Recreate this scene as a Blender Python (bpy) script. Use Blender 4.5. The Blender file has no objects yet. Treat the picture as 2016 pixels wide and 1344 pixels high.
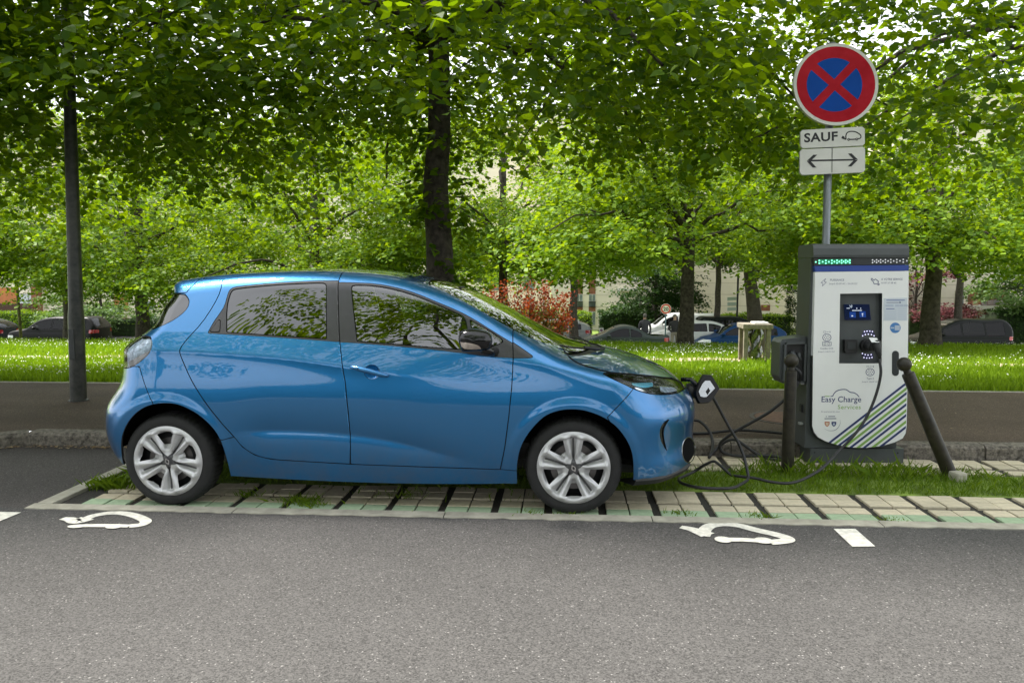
import bpy, bmesh, math, random
import numpy as np
from mathutils import Vector, Matrix
random.seed(7)
RNG = np.random.default_rng(11)
SC = bpy.context.scene
COL = SC.collection
R = math.radians

# ------------------------------------------------------------------ camera, sky, sun, exposure
CAM_F, CAM_CX, CAM_CY, CAM_HZ, CAM_XV, CAM_H = 1514.0, 1008.0, 672.0, 530.0, 1108.0, 1.513
PITCH = math.atan((CAM_CY-CAM_HZ)/CAM_F)
YAW = math.atan((CAM_XV-CAM_CX)/CAM_F*math.cos(PITCH))
cam_data = bpy.data.cameras.new('camera')
cam_data.sensor_width = 36.0
cam_data.lens = CAM_F/2016.0*36.0
cam_data.clip_start = 0.05
cam_data.clip_end = 3000.0
cam = bpy.data.objects.new('camera', cam_data)
COL.objects.link(cam)
cam.location = (0, 0, CAM_H)
cam.rotation_euler = (math.pi/2-PITCH, 0, YAW)
SC.camera = cam

SUN_EL, SUN_AZ = R(60), R(292)          # azimuth clockwise from +Y: high on the left, a little behind the trees
world = bpy.data.worlds.new('World')
SC.world = world
world.use_nodes = True
wn = world.node_tree.nodes; wl = world.node_tree.links
for n in list(wn): wn.remove(n)
sky = wn.new('ShaderNodeTexSky'); sky.sky_type = 'NISHITA'; sky.sun_disc = False
sky.sun_elevation = SUN_EL; sky.sun_rotation = SUN_AZ
sky.air_density = 1.0; sky.dust_density = 3.0; sky.ozone_density = 1.0
hs = wn.new('ShaderNodeHueSaturation'); hs.inputs['Saturation'].default_value = 0.35
tc = wn.new('ShaderNodeTexCoord')
mp = wn.new('ShaderNodeMapping'); mp.inputs['Scale'].default_value = (1.0, 1.0, 2.6)
cn = wn.new('ShaderNodeTexNoise'); cn.inputs['Scale'].default_value = 2.2; cn.inputs['Detail'].default_value = 7; cn.inputs['Roughness'].default_value = 0.58
cr = wn.new('ShaderNodeMapRange'); cr.inputs['From Min'].default_value = 0.30; cr.inputs['From Max'].default_value = 0.72; cr.inputs['To Min'].default_value = 0.45; cr.inputs['To Max'].default_value = 1.0
cc = wn.new('ShaderNodeMix'); cc.data_type = 'RGBA'
bg = wn.new('ShaderNodeBackground'); bg.inputs['Strength'].default_value = 0.10
wo = wn.new('ShaderNodeOutputWorld')
wl.new(tc.outputs['Generated'], mp.inputs['Vector']); wl.new(mp.outputs['Vector'], cn.inputs['Vector'])
wl.new(cn.outputs['Fac'], cr.inputs['Value']); wl.new(cr.outputs['Result'], cc.inputs['Factor'])
wl.new(sky.outputs['Color'], hs.inputs['Color']); wl.new(hs.outputs['Color'], cc.inputs['A'])
cc.inputs['B'].default_value = (11.0, 11.4, 11.9, 1)       # bright even cloud
wl.new(cc.outputs['Result'], bg.inputs['Color']); wl.new(bg.outputs['Background'], wo.inputs['Surface'])

sun_data = bpy.data.lights.new('sun', 'SUN'); sun_data.energy = 5.0; sun_data.angle = R(12); sun_data.color = (1.0, 0.95, 0.87)
sun = bpy.data.objects.new('sun', sun_data); COL.objects.link(sun)
sun.rotation_euler = (math.pi/2-SUN_EL, 0, math.pi-SUN_AZ)
SC.view_settings.view_transform = 'Standard'; SC.view_settings.look = 'None'
SC.view_settings.exposure = 1.12; SC.view_settings.gamma = 1.0; SC.view_settings.use_curve_mapping = False
SC.render.engine = 'CYCLES'
SC.cycles.use_denoising = True
SC.cycles.max_bounces = 10; SC.cycles.transparent_max_bounces = 16; SC.cycles.transmission_bounces = 6; SC.cycles.glossy_bounces = 5; SC.cycles.diffuse_bounces = 4
SC.cycles.caustics_reflective = False; SC.cycles.caustics_refractive = False
SC.cycles.sample_clamp_indirect = 8.0

# pixel of the photograph -> direction / point on a ground height or a vertical plane
_cp, _sp = math.cos(PITCH), math.sin(PITCH)
_r = np.array([math.cos(YAW), math.sin(YAW), 0.0])
_f = np.array([-math.sin(YAW)*_cp, math.cos(YAW)*_cp, -_sp])
_d = np.cross(_f, _r)
_C = np.array([0, 0, CAM_H])
def ray(px, py):
    px = np.asarray(px, float); py = np.asarray(py, float)
    return _f+((px-CAM_CX)/CAM_F)[..., None]*_r+((py-CAM_CY)/CAM_F)[..., None]*_d
def on_z(px, py, z=0.0):
    v = ray(px, py); t = (z-CAM_H)/v[..., 2]; return _C+v*np.asarray(t)[..., None]
def on_y(px, py, y):
    v = ray(px, py); t = y/v[..., 1]; return _C+v*np.asarray(t)[..., None]
def on_plane(px, py, p0, nrm):
    v = ray(px, py); t = np.dot(np.asarray(p0)-_C, nrm)/(v@np.asarray(nrm)); return _C+v*np.asarray(t)[..., None]

# ------------------------------------------------------------------ helpers
def new_mesh(name, V, faces=None, polys=None):
    """V (n,3); polys: list of integer arrays (k, m) of equal-length faces -> fast mesh"""
    me = bpy.data.meshes.new(name)
    V = np.asarray(V, np.float32).reshape(-1, 3)
    if faces is not None:
        me.from_pydata([tuple(map(float, v)) for v in V], [], [tuple(map(int, f)) for f in faces])
        me.validate(); me.update()
        return me
    me.vertices.add(len(V)); me.vertices.foreach_set('co', V.ravel())
    tot = sum(p.size for p in polys); nf = sum(len(p) for p in polys)
    me.loops.add(tot); me.polygons.add(nf)
    me.loops.foreach_set('vertex_index', np.concatenate([np.asarray(p, np.int32).ravel() for p in polys]))
    cnt = np.concatenate([np.full(len(p), p.shape[1], np.int32) for p in polys])
    me.polygons.foreach_set('loop_start', np.concatenate([[0], np.cumsum(cnt)[:-1]]).astype(np.int32))
    try: me.polygons.foreach_set('loop_total', cnt)
    except Exception: pass
    me.update(calc_edges=True)
    return me
def smooth_mesh(me, on=True):
    me.polygons.foreach_set('use_smooth', np.full(len(me.polygons), on))
def link(name, me, mats=None, parent=None, loc=None):
    o = bpy.data.objects.new(name, me); COL.objects.link(o)
    if mats is not None and me is not None and len(me.materials) == 0:
        for m in (mats if isinstance(mats, (list, tuple)) else [mats]): me.materials.append(m)
    if parent is not None: o.parent = parent
    if loc is not None: o.location = loc
    return o
def tag(o, label=None, cat=None, group=None, kind=None):
    if label: o['label'] = label
    if cat: o['category'] = cat
    if group: o['group'] = group
    if kind: o['kind'] = kind
    return o
def thing(name, label, cat, loc=(0, 0, 0), rz=0.0, group=None):
    o = bpy.data.objects.new(name, None); COL.objects.link(o)
    o.empty_display_size = 0.2
    o.location = loc; o.rotation_euler = (0, 0, rz)
    return tag(o, label, cat, group)
def copy_tree(o, parent=None):
    c = o.copy(); COL.objects.link(c); c.parent = parent
    for ch in list(o.children): copy_tree(ch, c)
    return c
class MB:
    """collects shapes into one mesh"""
    def __init__(s): s.V = []; s.F = []; s.n = 0
    def add(s, V, F):
        V = np.asarray(V, float).reshape(-1, 3)
        s.V.append(V); s.F += [tuple(i+s.n for i in f) for f in F]; s.n += len(V); return s
    def box(s, c, size, rz=0.0, bev=0.0):
        bm = bmesh.new(); bmesh.ops.create_cube(bm, size=1.0)
        for v in bm.verts: v.co = Vector((v.co.x*size[0], v.co.y*size[1], v.co.z*size[2]))
        if bev > 0: bmesh.ops.bevel(bm, geom=list(bm.edges), offset=bev, segments=2, profile=0.6, affect='EDGES')
        M = Matrix.Translation(Vector(c)) @ Matrix.Rotation(rz, 4, 'Z')
        bm.verts.index_update()
        V = [tuple(M @ v.co) for v in bm.verts]; F = [tuple(v.index for v in f.verts) for f in bm.faces]
        bm.free(); return s.add(V, F)
    def tube(s, pts, r, seg=8, caps=True):
        P = np.asarray(pts, float); n = len(P)
        rr = np.full(n, r, float) if np.isscalar(r) else np.asarray(r, float)
        T = np.gradient(P, axis=0); T /= np.maximum(np.linalg.norm(T, axis=1), 1e-9)[:, None]
        up = np.array([0, 0, 1.0]) if abs(T[0, 2]) < .9 else np.array([1.0, 0, 0])
        N = np.cross(T[0], up); N /= np.linalg.norm(N); V = []
        a = np.linspace(0, 2*math.pi, seg, endpoint=False)
        for i in range(n):
            N = N-T[i]*np.dot(N, T[i]); N /= max(np.linalg.norm(N), 1e-9); B = np.cross(T[i], N)
            V.append(P[i]+rr[i]*(np.cos(a)[:, None]*N+np.sin(a)[:, None]*B))
        F = [(i*seg+j, i*seg+(j+1) % seg, (i+1)*seg+(j+1) % seg, (i+1)*seg+j) for i in range(n-1) for j in range(seg)]
        if caps: F += [tuple(range(seg-1, -1, -1)), tuple((n-1)*seg+j for j in range(seg))]
        return s.add(np.concatenate(V), F)
    def lathe(s, prof, seg=24, c=(0, 0, 0), axis='z', caps=True):
        prof = np.asarray(prof, float); a = np.linspace(0, 2*math.pi, seg, endpoint=False); V = []
        for r_, z_ in prof:
            x, y, z = r_*np.cos(a), r_*np.sin(a), np.full(seg, z_)
            V.append(np.stack({'z': (x, y, z), 'y': (x, z, y), 'x': (z, x, y)}[axis], 1)+np.asarray(c))
        n = len(prof)
        F = [(i*seg+j, i*seg+(j+1) % seg, (i+1)*seg+(j+1) % seg, (i+1)*seg+j) for i in range(n-1) for j in range(seg)]
        if axis == 'y': F = [f[::-1] for f in F]
        if caps and prof[0][0] > 1e-6: F.append(tuple(range(seg)) if axis == 'y' else tuple(range(seg-1, -1, -1)))
        if caps and prof[-1][0] > 1e-6:
            t = tuple((n-1)*seg+j for j in range(seg)); F.append(t[::-1] if axis == 'y' else t)
        return s.add(np.concatenate(V), F)
    def prism(s, poly, d0, d1, frame=None):
        """poly in (u,v); extruded from depth d0 to d1; frame = (origin, U, Vv, N)"""
        poly = np.asarray(poly, float); n = len(poly)
        o, U, W, N = frame if frame else (np.zeros(3), np.array([1., 0, 0]), np.array([0, 1., 0]), np.array([0, 0, 1.]))
        A = o+poly[:, :1]*U+poly[:, 1:]*W
        area = 0.5*np.sum(poly[:, 0]*np.roll(poly[:, 1], -1)-poly[:, 1]*np.roll(poly[:, 0], -1))
        if area < 0: A = A[::-1]
        V = np.concatenate([A+N*d0, A+N*d1])
        F = [tuple(range(n-1, -1, -1)), tuple(range(n, 2*n))]+[(i, (i+1) % n, n+(i+1) % n, n+i) for i in range(n)]
        return s.add(V, F)
    def mesh(s, name, smooth=False):
        me = new_mesh(name, np.concatenate(s.V), faces=s.F)
        if smooth: smooth_mesh(me)
        return me
    def build(s, name, mat, parent=None, smooth=False, loc=None, auto=None):
        me = s.mesh(name, smooth or auto is not None)
        if auto is not None: 
            try: me.set_sharp_from_angle(angle=R(auto))
            except Exception: pass
        return link(name, me, mat, parent, loc)
def catmull(P, n=8, closed=False):
    P = np.asarray(P, float); out = []
    m = len(P); rng = range(m) if closed else range(m-1)
    for i in rng:
        p0 = P[(i-1) % m] if (closed or i > 0) else 2*P[0]-P[1]
        p1 = P[i]; p2 = P[(i+1) % m]
        p3 = P[(i+2) % m] if (closed or i+2 < m) else 2*P[-1]-P[-2]
        t = np.linspace(0, 1, n, endpoint=False)[:, None]
        out.append(0.5*((2*p1)+(-p0+p2)*t+(2*p0-5*p1+4*p2-p3)*t*t+(-p0+3*p1-3*p2+p3)*t**3))
    if not closed: out.append(P[-1:])
    return np.concatenate(out)
def rrect(x0, y0, x1, y1, r, n=5):
    pts = []
    for cx, cy, a0 in ((x1-r, y0+r, -90), (x1-r, y1-r, 0), (x0+r, y1-r, 90), (x0+r, y0+r, 180)):
        for a in np.linspace(a0, a0+90, n): pts.append((cx+r*math.cos(R(a)), cy+r*math.sin(R(a))))
    return np.array(pts)
def circle(cx, cy, r, n=24, a0=0, a1=360):
    a = np.radians(np.linspace(a0, a1, n, endpoint=(a1-a0) < 359.9))
    return np.stack([cx+r*np.cos(a), cy+r*np.sin(a)], 1)
def band2d(P, wd):
    """polyline (u,v) with width -> polygon"""
    P = np.asarray(P, float); T = np.gradient(P, axis=0); T /= np.maximum(np.linalg.norm(T, axis=1), 1e-9)[:, None]
    N = np.stack([-T[:, 1], T[:, 0]], 1); w = np.asarray(wd)*0.5
    w = np.full(len(P), w) if w.ndim == 0 else w
    return np.concatenate([P+N*w[:, None], (P-N*w[:, None])[::-1]])

# ------------------------------------------------------------------ materials
MATS = {}
def srgb(r, g, b):
    f = lambda c: (c/12.92 if c <= .04045 else ((c+.055)/1.055)**2.4)
    return (f(r/255), f(g/255), f(b/255))
class NT:
    def __init__(s, name):
        s.m = bpy.data.materials.new(name); s.m.use_nodes = True; s.t = s.m.node_tree
        s.b = s.t.nodes['Principled BSDF']; s.out = s.t.nodes['Material Output']
    def n(s, typ, **kw):
        nd = s.t.nodes.new(typ)
        for k, v in kw.items():
            if k in nd.inputs.keys(): nd.inputs[k].default_value = v
            else: setattr(nd, k, v)
        return nd
    def l(s, a, b): s.t.links.new(a, b)
    def set(s, **kw):
        for k, v in kw.items(): s.b.inputs[k.replace('_', ' ')].default_value = v
def mat(name, col, rough=0.6, metal=0.0, var=0.0, scale=8.0, bump=0.0, bscale=None, coat=0.0, spec=0.5, rnd=0.0, col2=None, coord='Object', emit=None, sharp=False):
    """plain surface with optional noise tint (var / col2), per-object random tint (rnd) and fine relief (bump)"""
    if name in MATS: return MATS[name]
    k = NT(name); c4 = (*col, 1)
    k.set(Base_Color=c4, Roughness=rough, Metallic=metal, Coat_Weight=coat, Coat_Roughness=0.05, Specular_IOR_Level=spec)
    tcn = k.n('ShaderNodeTexCoord'); src = None
    if var or col2 is not None:
        nz = k.n('ShaderNodeTexNoise', Scale=scale, Detail=6.0, Roughness=0.62); k.l(tcn.outputs[coord], nz.inputs['Vector'])
        rp = k.n('ShaderNodeValToRGB')
        rp.color_ramp.elements[0].position, rp.color_ramp.elements[1].position = (.45, .58) if sharp else (.33, .68)
        a = tuple(max(0, x*(1-var)) for x in col); b = tuple(min(1, x*(1+var)) for x in (col2 or col))
        rp.color_ramp.elements[0].color = (*a, 1); rp.color_ramp.elements[1].color = (*b, 1)
        k.l(nz.outputs['Fac'], rp.inputs['Fac']); src = rp.outputs['Color']
        rr = k.n('ShaderNodeMapRange'); rr.inputs['To Min'].default_value = max(0, rough-.10); rr.inputs['To Max'].default_value = min(1, rough+.10)
        k.l(nz.outputs['Fac'], rr.inputs['Value']); k.l(rr.outputs['Result'], k.b.inputs['Roughness'])
    if rnd:
        oi = k.n('ShaderNodeObjectInfo'); mr = k.n('ShaderNodeMapRange'); mr.inputs['To Min'].default_value = 1-rnd; mr.inputs['To Max'].default_value = 1+rnd
        k.l(oi.outputs['Random'], mr.inputs['Value'])
        mx = k.n('ShaderNodeHueSaturation'); mx.inputs['Color'].default_value = c4
        if src: k.l(src, mx.inputs['Color'])
        k.l(mr.outputs['Result'], mx.inputs['Value']); src = mx.outputs['Color']
    if src: k.l(src, k.b.inputs['Base Color'])
    if bump:
        n2 = k.n('ShaderNodeTexNoise', Scale=bscale or scale*6, Detail=5.0); k.l(tcn.outputs[coord], n2.inputs['Vector'])
        bp = k.n('ShaderNodeBump', Strength=bump, Distance=0.01); k.l(n2.outputs['Fac'], bp.inputs['Height']); k.l(bp.outputs['Normal'], k.b.inputs['Normal'])
    if emit:
        k.set(Emission_Color=(*emit[0], 1), Emission_Strength=emit[1])
    MATS[name] = k.m
    return k.m
def glass(name, tint, base=0.05, ior=1.5):
    if name in MATS: return MATS[name]
    k = NT(name); k.t.nodes.remove(k.b)
    tr = k.n('ShaderNodeBsdfTransparent', Color=(*tint, 1)); gl = k.n('ShaderNodeBsdfGlossy', Color=(1, 1, 1, 1), Roughness=0.0)
    fr = k.n('ShaderNodeFresnel', IOR=ior); mx = k.n('ShaderNodeMixShader')
    ad = k.n('ShaderNodeMath', operation='ADD'); ad.use_clamp = True; ad.inputs[1].default_value = base
    k.l(fr.outputs['Fac'], ad.inputs[0]); k.l(ad.outputs[0], mx.inputs['Fac']); k.l(tr.outputs[0], mx.inputs[1]); k.l(gl.outputs[0], mx.inputs[2]); k.l(mx.outputs[0], k.out.inputs['Surface'])
    MATS[name] = k.m
    return k.m
def leafmat(name, a, b, trans=0.45, tcol=None, rough=0.5):
    """leaf: diffuse/gloss plus light through the blade, tint differs leaf by leaf"""
    k = NT(name)
    ge = k.n('ShaderNodeNewGeometry'); rp = k.n('ShaderNodeValToRGB')
    rp.color_ramp.elements[0].color = (*a, 1); rp.color_ramp.elements[1].color = (*b, 1)
    k.l(ge.outputs['Random Per Island'], rp.inputs['Fac']); k.l(rp.outputs['Color'], k.b.inputs['Base Color'])
    k.set(Roughness=rough, Specular_IOR_Level=0.18)
    tl = k.n('ShaderNodeBsdfTranslucent'); mx = k.n('ShaderNodeMixShader', Fac=trans)
    mc = k.n('ShaderNodeMix', data_type='RGBA', blend_type='MULTIPLY'); mc.inputs['Factor'].default_value = 1.0
    k.l(rp.outputs['Color'], mc.inputs['A']); mc.inputs['B'].default_value = (*(tcol or (2.6, 2.2, .7)), 1)
    k.l(mc.outputs['Result'], tl.inputs['Color'])
    k.l(k.b.outputs[0], mx.inputs[1]); k.l(tl.outputs[0], mx.inputs[2]); k.l(mx.outputs[0], k.out.inputs['Surface'])
    MATS[name] = k.m
    return k.m
M_BLACK = mat('black_plastic', (.012, .012, .013), .55, var=.3, scale=30)
M_DARKGREY = mat('anthracite_paint', (.045, .05, .052), .45, var=.15, scale=6, bump=.05, bscale=300)
M_RUBBER = mat('rubber', (.016, .016, .017), .75, var=.35, scale=14, bump=.15, bscale=120)
M_WHITE = mat('white_paint', (.72, .73, .73), .4, var=.05, scale=5)
M_STEEL = mat('galvanised', (.38, .39, .40), .42, metal=.75, var=.15, scale=20)
M_CHROME = mat('chrome', (.75, .76, .78), .12, metal=1.0, var=.05, scale=10)

# ------------------------------------------------------------------ the setting: road, bay, pavement, lawn
Y_KERB, Y_BAY0, Y_BAY1, Y_WALK, Y_LAWN = 4.545, 4.655, 6.27, 6.41, 9.12
Z_WALK = 0.10
def terrain(y):
    return np.interp(y, [Y_LAWN, 21.0, 24.0, 30.5, 33.0, 60, 400], [Z_WALK, -.50, -.95, -2.15, -2.38, -2.4, -2.4])
def asphalt(name, c1, c2, grain, speck, patch=.25):
    k = NT(name); tcn = k.n('ShaderNodeTexCoord')
    v = k.n('ShaderNodeTexVoronoi', Scale=grain, Randomness=1.0); k.l(tcn.outputs['Object'], v.inputs['Vector'])
    n1 = k.n('ShaderNodeTexNoise', Scale=grain*.55, Detail=4.0, Roughness=.7); k.l(tcn.outputs['Object'], n1.inputs['Vector'])
    n2 = k.n('ShaderNodeTexNoise', Scale=.9, Detail=5.0, Roughness=.6); k.l(tcn.outputs['Object'], n2.inputs['Vector'])
    rp = k.n('ShaderNodeValToRGB'); e = rp.color_ramp.elements
    e[0].position = .22; e[0].color = (*[x*.45 for x in c1], 1); e[1].position = .78; e[1].color = (*c2, 1)
    m = e.new(.5); m.color = (*c1, 1)
    sx = k.n('ShaderNodeSeparateColor'); k.l(v.outputs['Color'], sx.inputs['Color'])
    mx = k.n('ShaderNodeMix'); mx.inputs['Factor'].default_value = .5; k.l(sx.outputs['Red'], mx.inputs['A']); k.l(n1.outputs['Fac'], mx.inputs['B'])
    k.l(mx.outputs['Result'], rp.inputs['Fac'])
    gt = k.n('ShaderNodeMath', operation='GREATER_THAN'); gt.inputs[1].default_value = 1-speck; k.l(sx.outputs['Green'], gt.inputs[0])
    m2 = k.n('ShaderNodeMix', data_type='RGBA'); k.l(gt.outputs[0], m2.inputs['Factor']); k.l(rp.outputs['Color'], m2.inputs['A']); m2.inputs['B'].default_value = (*[min(1, x*2.0) for x in c2], 1)
    mr = k.n('ShaderNodeMapRange'); mr.inputs['From Min'].default_value = .38; mr.inputs['From Max'].default_value = .62; mr.inputs['To Min'].default_value = 1-patch; mr.inputs['To Max'].default_value = 1+patch
    mpn = k.n('ShaderNodeMapping'); mpn.inputs['Scale'].default_value = (.10, .85, 1); k.l(tcn.outputs['Object'], mpn.inputs['Vector'])
    n3 = k.n('ShaderNodeTexNoise', Scale=1.0, Detail=3.0); k.l(mpn.outputs['Vector'], n3.inputs['Vector'])
    mxp = k.n('ShaderNodeMix'); mxp.inputs['Factor'].default_value = .5; k.l(n2.outputs['Fac'], mxp.inputs['A']); k.l(n3.outputs['Fac'], mxp.inputs['B'])
    k.l(mxp.outputs['Result'], mr.inputs['Value'])
    hv = k.n('ShaderNodeHueSaturation'); k.l(m2.outputs['Result'], hv.inputs['Color']); k.l(mr.outputs['Result'], hv.inputs['Value'])
    k.l(hv.outputs['Color'], k.b.inputs['Base Color']); k.set(Roughness=.85, Specular_IOR_Level=.3)
    bp = k.n('ShaderNodeBump', Strength=.6, Distance=.004); k.l(mx.outputs['Result'], bp.inputs['Height']); k.l(bp.outputs['Normal'], k.b.inputs['Normal'])
    return k.m
M_ROAD = asphalt('road_asphalt', (.066, .063, .062), (.098, .094, .092), 160, .009, .12)
M_DRIVE = asphalt('drive_asphalt', (.070, .062, .060), (.11, .10, .097), 190, .008, .14)
M_WALK = asphalt('pavement_asphalt', (.080, .056, .041), (.122, .090, .070), 160, .012, .28)
M_CONC = mat('concrete_edge', (.36, .34, .28), .85, var=.22, scale=9, bump=.35, bscale=160)
M_SOIL = mat('bay_gravel', (.035, .032, .028), .95, var=.55, scale=60, bump=.9, bscale=140)
M_GRANITE = mat('granite', (.085, .074, .060), .9, var=.5, scale=30, bump=.8, bscale=60, col2=(.155, .138, .116))
M_PAVER = mat('paver_beige', (.52, .46, .34), .85, var=.13, scale=22, bump=.25, bscale=260, rnd=.10)
M_PAVERG = mat('paver_green', (.30, .40, .26), .85, var=.14, scale=22, bump=.25, bscale=260, rnd=.09)
M_PAINT = mat('road_paint', (.66, .64, .58), .7, var=.22, scale=26, bump=.5, bscale=150)
M_TURF = mat('turf_soil', (.10, .16, .020), .95, var=.35, scale=5, col2=(.16, .23, .035), bump=.6, bscale=40)
M_PATH = mat('dirt_path', (.36, .29, .19), .95, var=.25, scale=3, bump=.4, bscale=50)

def struct(name, me, m, parent=None):
    o = link(name, me, m, parent)
    if parent is None: o['kind'] = 'structure'
    return o
def sheet(name, xs, ys, zf, m):
    X, Y = np.meshgrid(xs, ys); Z = zf(X, Y); V = np.stack([X, Y, Z], -1).reshape(-1, 3)
    nx, ny = len(xs), len(ys); i = np.arange((ny-1)*(nx-1)); a = (i//(nx-1))*nx+i % (nx-1)
    return struct(name, new_mesh(name, V, polys=[np.stack([a, a+1, a+1+nx, a+nx], 1)]), m)
sheet('ground', [-600, -60, 60, 600], [-600, -40, -20], lambda x, y: 0*x-.03, M_TURF)
sheet('road', np.array([-80, -20, -8, 0, 8, 20, 80.]), np.array([-4.6, -2, 0, 3, 4.5, 4.57]), lambda x, y: 0*x-.006*(y < 4.4), M_ROAD)
sheet('far_pavement', np.array([-80, 0, 80.]), np.array([-20.5, -14, -4.6]), lambda x, y: 0*x+.02, M_WALK)
X_BAY0 = -3.40
sheet('driveway', np.array([-12.0, -6, -4.0, X_BAY0-.005]), np.array([4.575, 5.2, 6.0, 6.42]), lambda x, y: 0*x-.004, M_DRIVE)
# bay: gravel bed, concrete edging, pavers one by one
bay = sheet('parking_bay', np.linspace(X_BAY0, 12, 30), np.linspace(4.58, 6.40, 8), lambda x, y: 0*x-.014, M_SOIL)
def wavy(n, a, s): return a*np.array([math.sin(i*1.7+s)+.6*math.sin(i*3.1+s*2) for i in range(n)])
xk = -3.405
segs = [-3.405, -2.05, -.72, .55, 1.9, 3.2, 4.5, 5.8, 7.1]
for a, b in zip(segs[:-1], segs[1:]):
    n = 22; xs = np.linspace(a+.003, b-.003, n); e = Y_KERB+wavy(n, .006, a*3)+RNG.normal(0, .0025, n)
    V = []; 
    for i in range(n): V += [(xs[i], e[i], -.03), (xs[i], e[i]+.004, .006), (xs[i], Y_BAY0-.008, .008), (xs[i], Y_BAY0-.004, -.03)]
    F = [(4*i+j, 4*i+4+j, 4*i+5+j, 4*i+1+j) for i in range(n-1) for j in range(3)]
    struct('edging_stone', new_mesh('edging_stone', V, faces=F), M_CONC, bay)
mb = MB().box((-3.335, 5.35, -.012), (.105, 1.40, .045), 0, .006); struct('edging_stone', mb.mesh('edging_stone'), M_CONC, bay)
mb = MB().box((-3.335, 6.18, -.012), (.105, .22, .045), 0, .006); struct('edging_stone', mb.mesh('edging_stone'), M_CONC, bay)
pav = []
for k in range(3):
    mb = MB().box((0, 0, -.024), (.1400-.0015*k, .1215, .048), 0, .003); pav.append(mb.mesh('paver'))
pavg = [p.copy() for p in pav]
for p in pav: p.materials.append(M_PAVER)
for p in pavg: p.materials.append(M_PAVERG)
PER = .3385; XS0 = float(on_z(1366.2, 965)[0])      # left edge of one dark strip
rows = [(4.722, 1), (4.850, 0), (5.020, 0), (5.150, 0), (5.862, 0), (6.045, 0), (6.175, 0)]
for yi, (yc, green) in enumerate(rows):
    for kx in range(-20, 14):
        for j in (0, 1):
            x = XS0+kx*PER+.047+.0735+j*.147
            if x < -3.212 or x > 4.1 or (yi >= 4 and x < .45): continue
            o = link('paver', random.choice(pavg if green else pav), None, bay)
            o.location = (x+random.gauss(0, .0012), yc+random.gauss(0, .0012), random.gauss(0, .0018)+.001)
            o.rotation_euler = (random.gauss(0, .004), random.gauss(0, .004), random.gauss(0, .006))
# kerb at the back of the bay, stone by stone, and round the corner of the driveway
kerb = thing('kerb', None, None)
kerb['kind'] = 'structure'
def kerbstone(p0, p1, wd=.14, h=Z_WALK+.012):
    p0, p1 = np.array(p0, float), np.array(p1, float); L = np.linalg.norm(p1-p0); n = 9
    t = np.linspace(0, 1, n); D = (p1-p0)/L; N = np.array([-D[1], D[0]])
    V = []
    for i in range(n):
        q = p0+D*(.004+(L-.008)*t[i]); j = RNG.normal(0, .006, 4)
        for off, z in ((0+j[0], -.05), (0+j[1]*.7, h-.028+j[2]*.5), (.024, h-.004+j[3]*.35), (wd, h+j[0]*.2), (wd, -.05)):
            V.append((q[0]+N[0]*off, q[1]+N[1]*off, z))
    F = [(5*i+j, 5*i+5+j, 5*i+6+j, 5*i+1+j) for i in range(n-1) for j in range(4)]+[(4, 3, 2, 1, 0), tuple(5*(n-1)+j for j in range(5))]
    return new_mesh('kerbstone', V, faces=F)
for a in np.arange(-4.62, 7.0, 1.0): struct('kerbstone', kerbstone((a, Y_BAY1), (a+1.0, Y_BAY1)), M_GRANITE, kerb)
cor = [(-9.2, 5.0), (-8.2, 5.05), (-7.2, 5.15), (-6.3, 5.35), (-5.5, 5.66), (-4.98, 5.98), (-4.60, Y_BAY1+.004)]
for a, b in zip(cor[:-1], cor[1:]): struct('kerbstone', kerbstone(a, b), M_GRANITE, kerb)
# pavement behind the kerb (polygon, follows the corner)
poly = [(8.0, Y_BAY1+.13), (-4.60, Y_BAY1+.13)]+[(x-.04, y+.13) for x, y in cor[::-1][1:]]+[(-40, 5.0), (-40, Y_LAWN), (40, Y_LAWN), (40, Y_BAY1+.13)]
me = new_mesh('pavement', [(x, y, Z_WALK) for x, y in poly], faces=[tuple(range(len(poly)-1, -1, -1))])
struct('pavement', me, M_WALK)
mb = MB()
for a in np.arange(-40, 40, 2.0): mb.box((a+1, Y_LAWN+.03, Z_WALK-.03), (1.992, .06, .075), 0, .004)
struct('lawn_edging', mb.mesh('lawn_edging'), M_CONC)
ys = np.concatenate([np.linspace(Y_LAWN+.06, 24, 60), np.linspace(24.5, 46, 40), [52, 60, 100, 600]])
def lawnz(x, y): return terrain(y)+.03*np.sin(x*.7+y*.4)*np.clip((y-10)/4, 0, 1)*np.clip((40-y)/10, 0, 1)
sheet('lawn', np.concatenate([[-600, -90], np.linspace(-45, 55, 90), [100, 600]]), ys, lawnz, M_TURF)
# worn path across the lawn and the lower road behind it
def ribbon(name, y0, y1, m, x0, x1, lift, n=80, wob=.0):
    xs = np.linspace(x0, x1, n); V = []; rr = np.linspace(0, 1, 5)
    for i, x in enumerate(xs):
        for t in rr:
            y = y0+(y1-y0)*t+(wob*(math.sin(x*.9+t*4)+.7*math.sin(x*2.3+t*9)+.5*math.sin(x*5.7)) if t in (0, 1) else 0)
            V.append((x, y, lawnz(x, y)+lift))
    F = [(5*i+j, 5*i+5+j, 5*i+6+j, 5*i+1+j) for i in range(n-1) for j in range(4)]
    return struct(name, new_mesh(name, V, faces=F), m)
ribbon('lawn_path', 13.55, 14.35, M_PATH, -30, 40, .012, 300, .10)
ribbon('back_road', 33.2, 43.5, M_ROAD, -70, 80, .02)
ribbon('back_kerb', 43.5, 43.8, M_CONC, -70, 80, .14)
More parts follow.
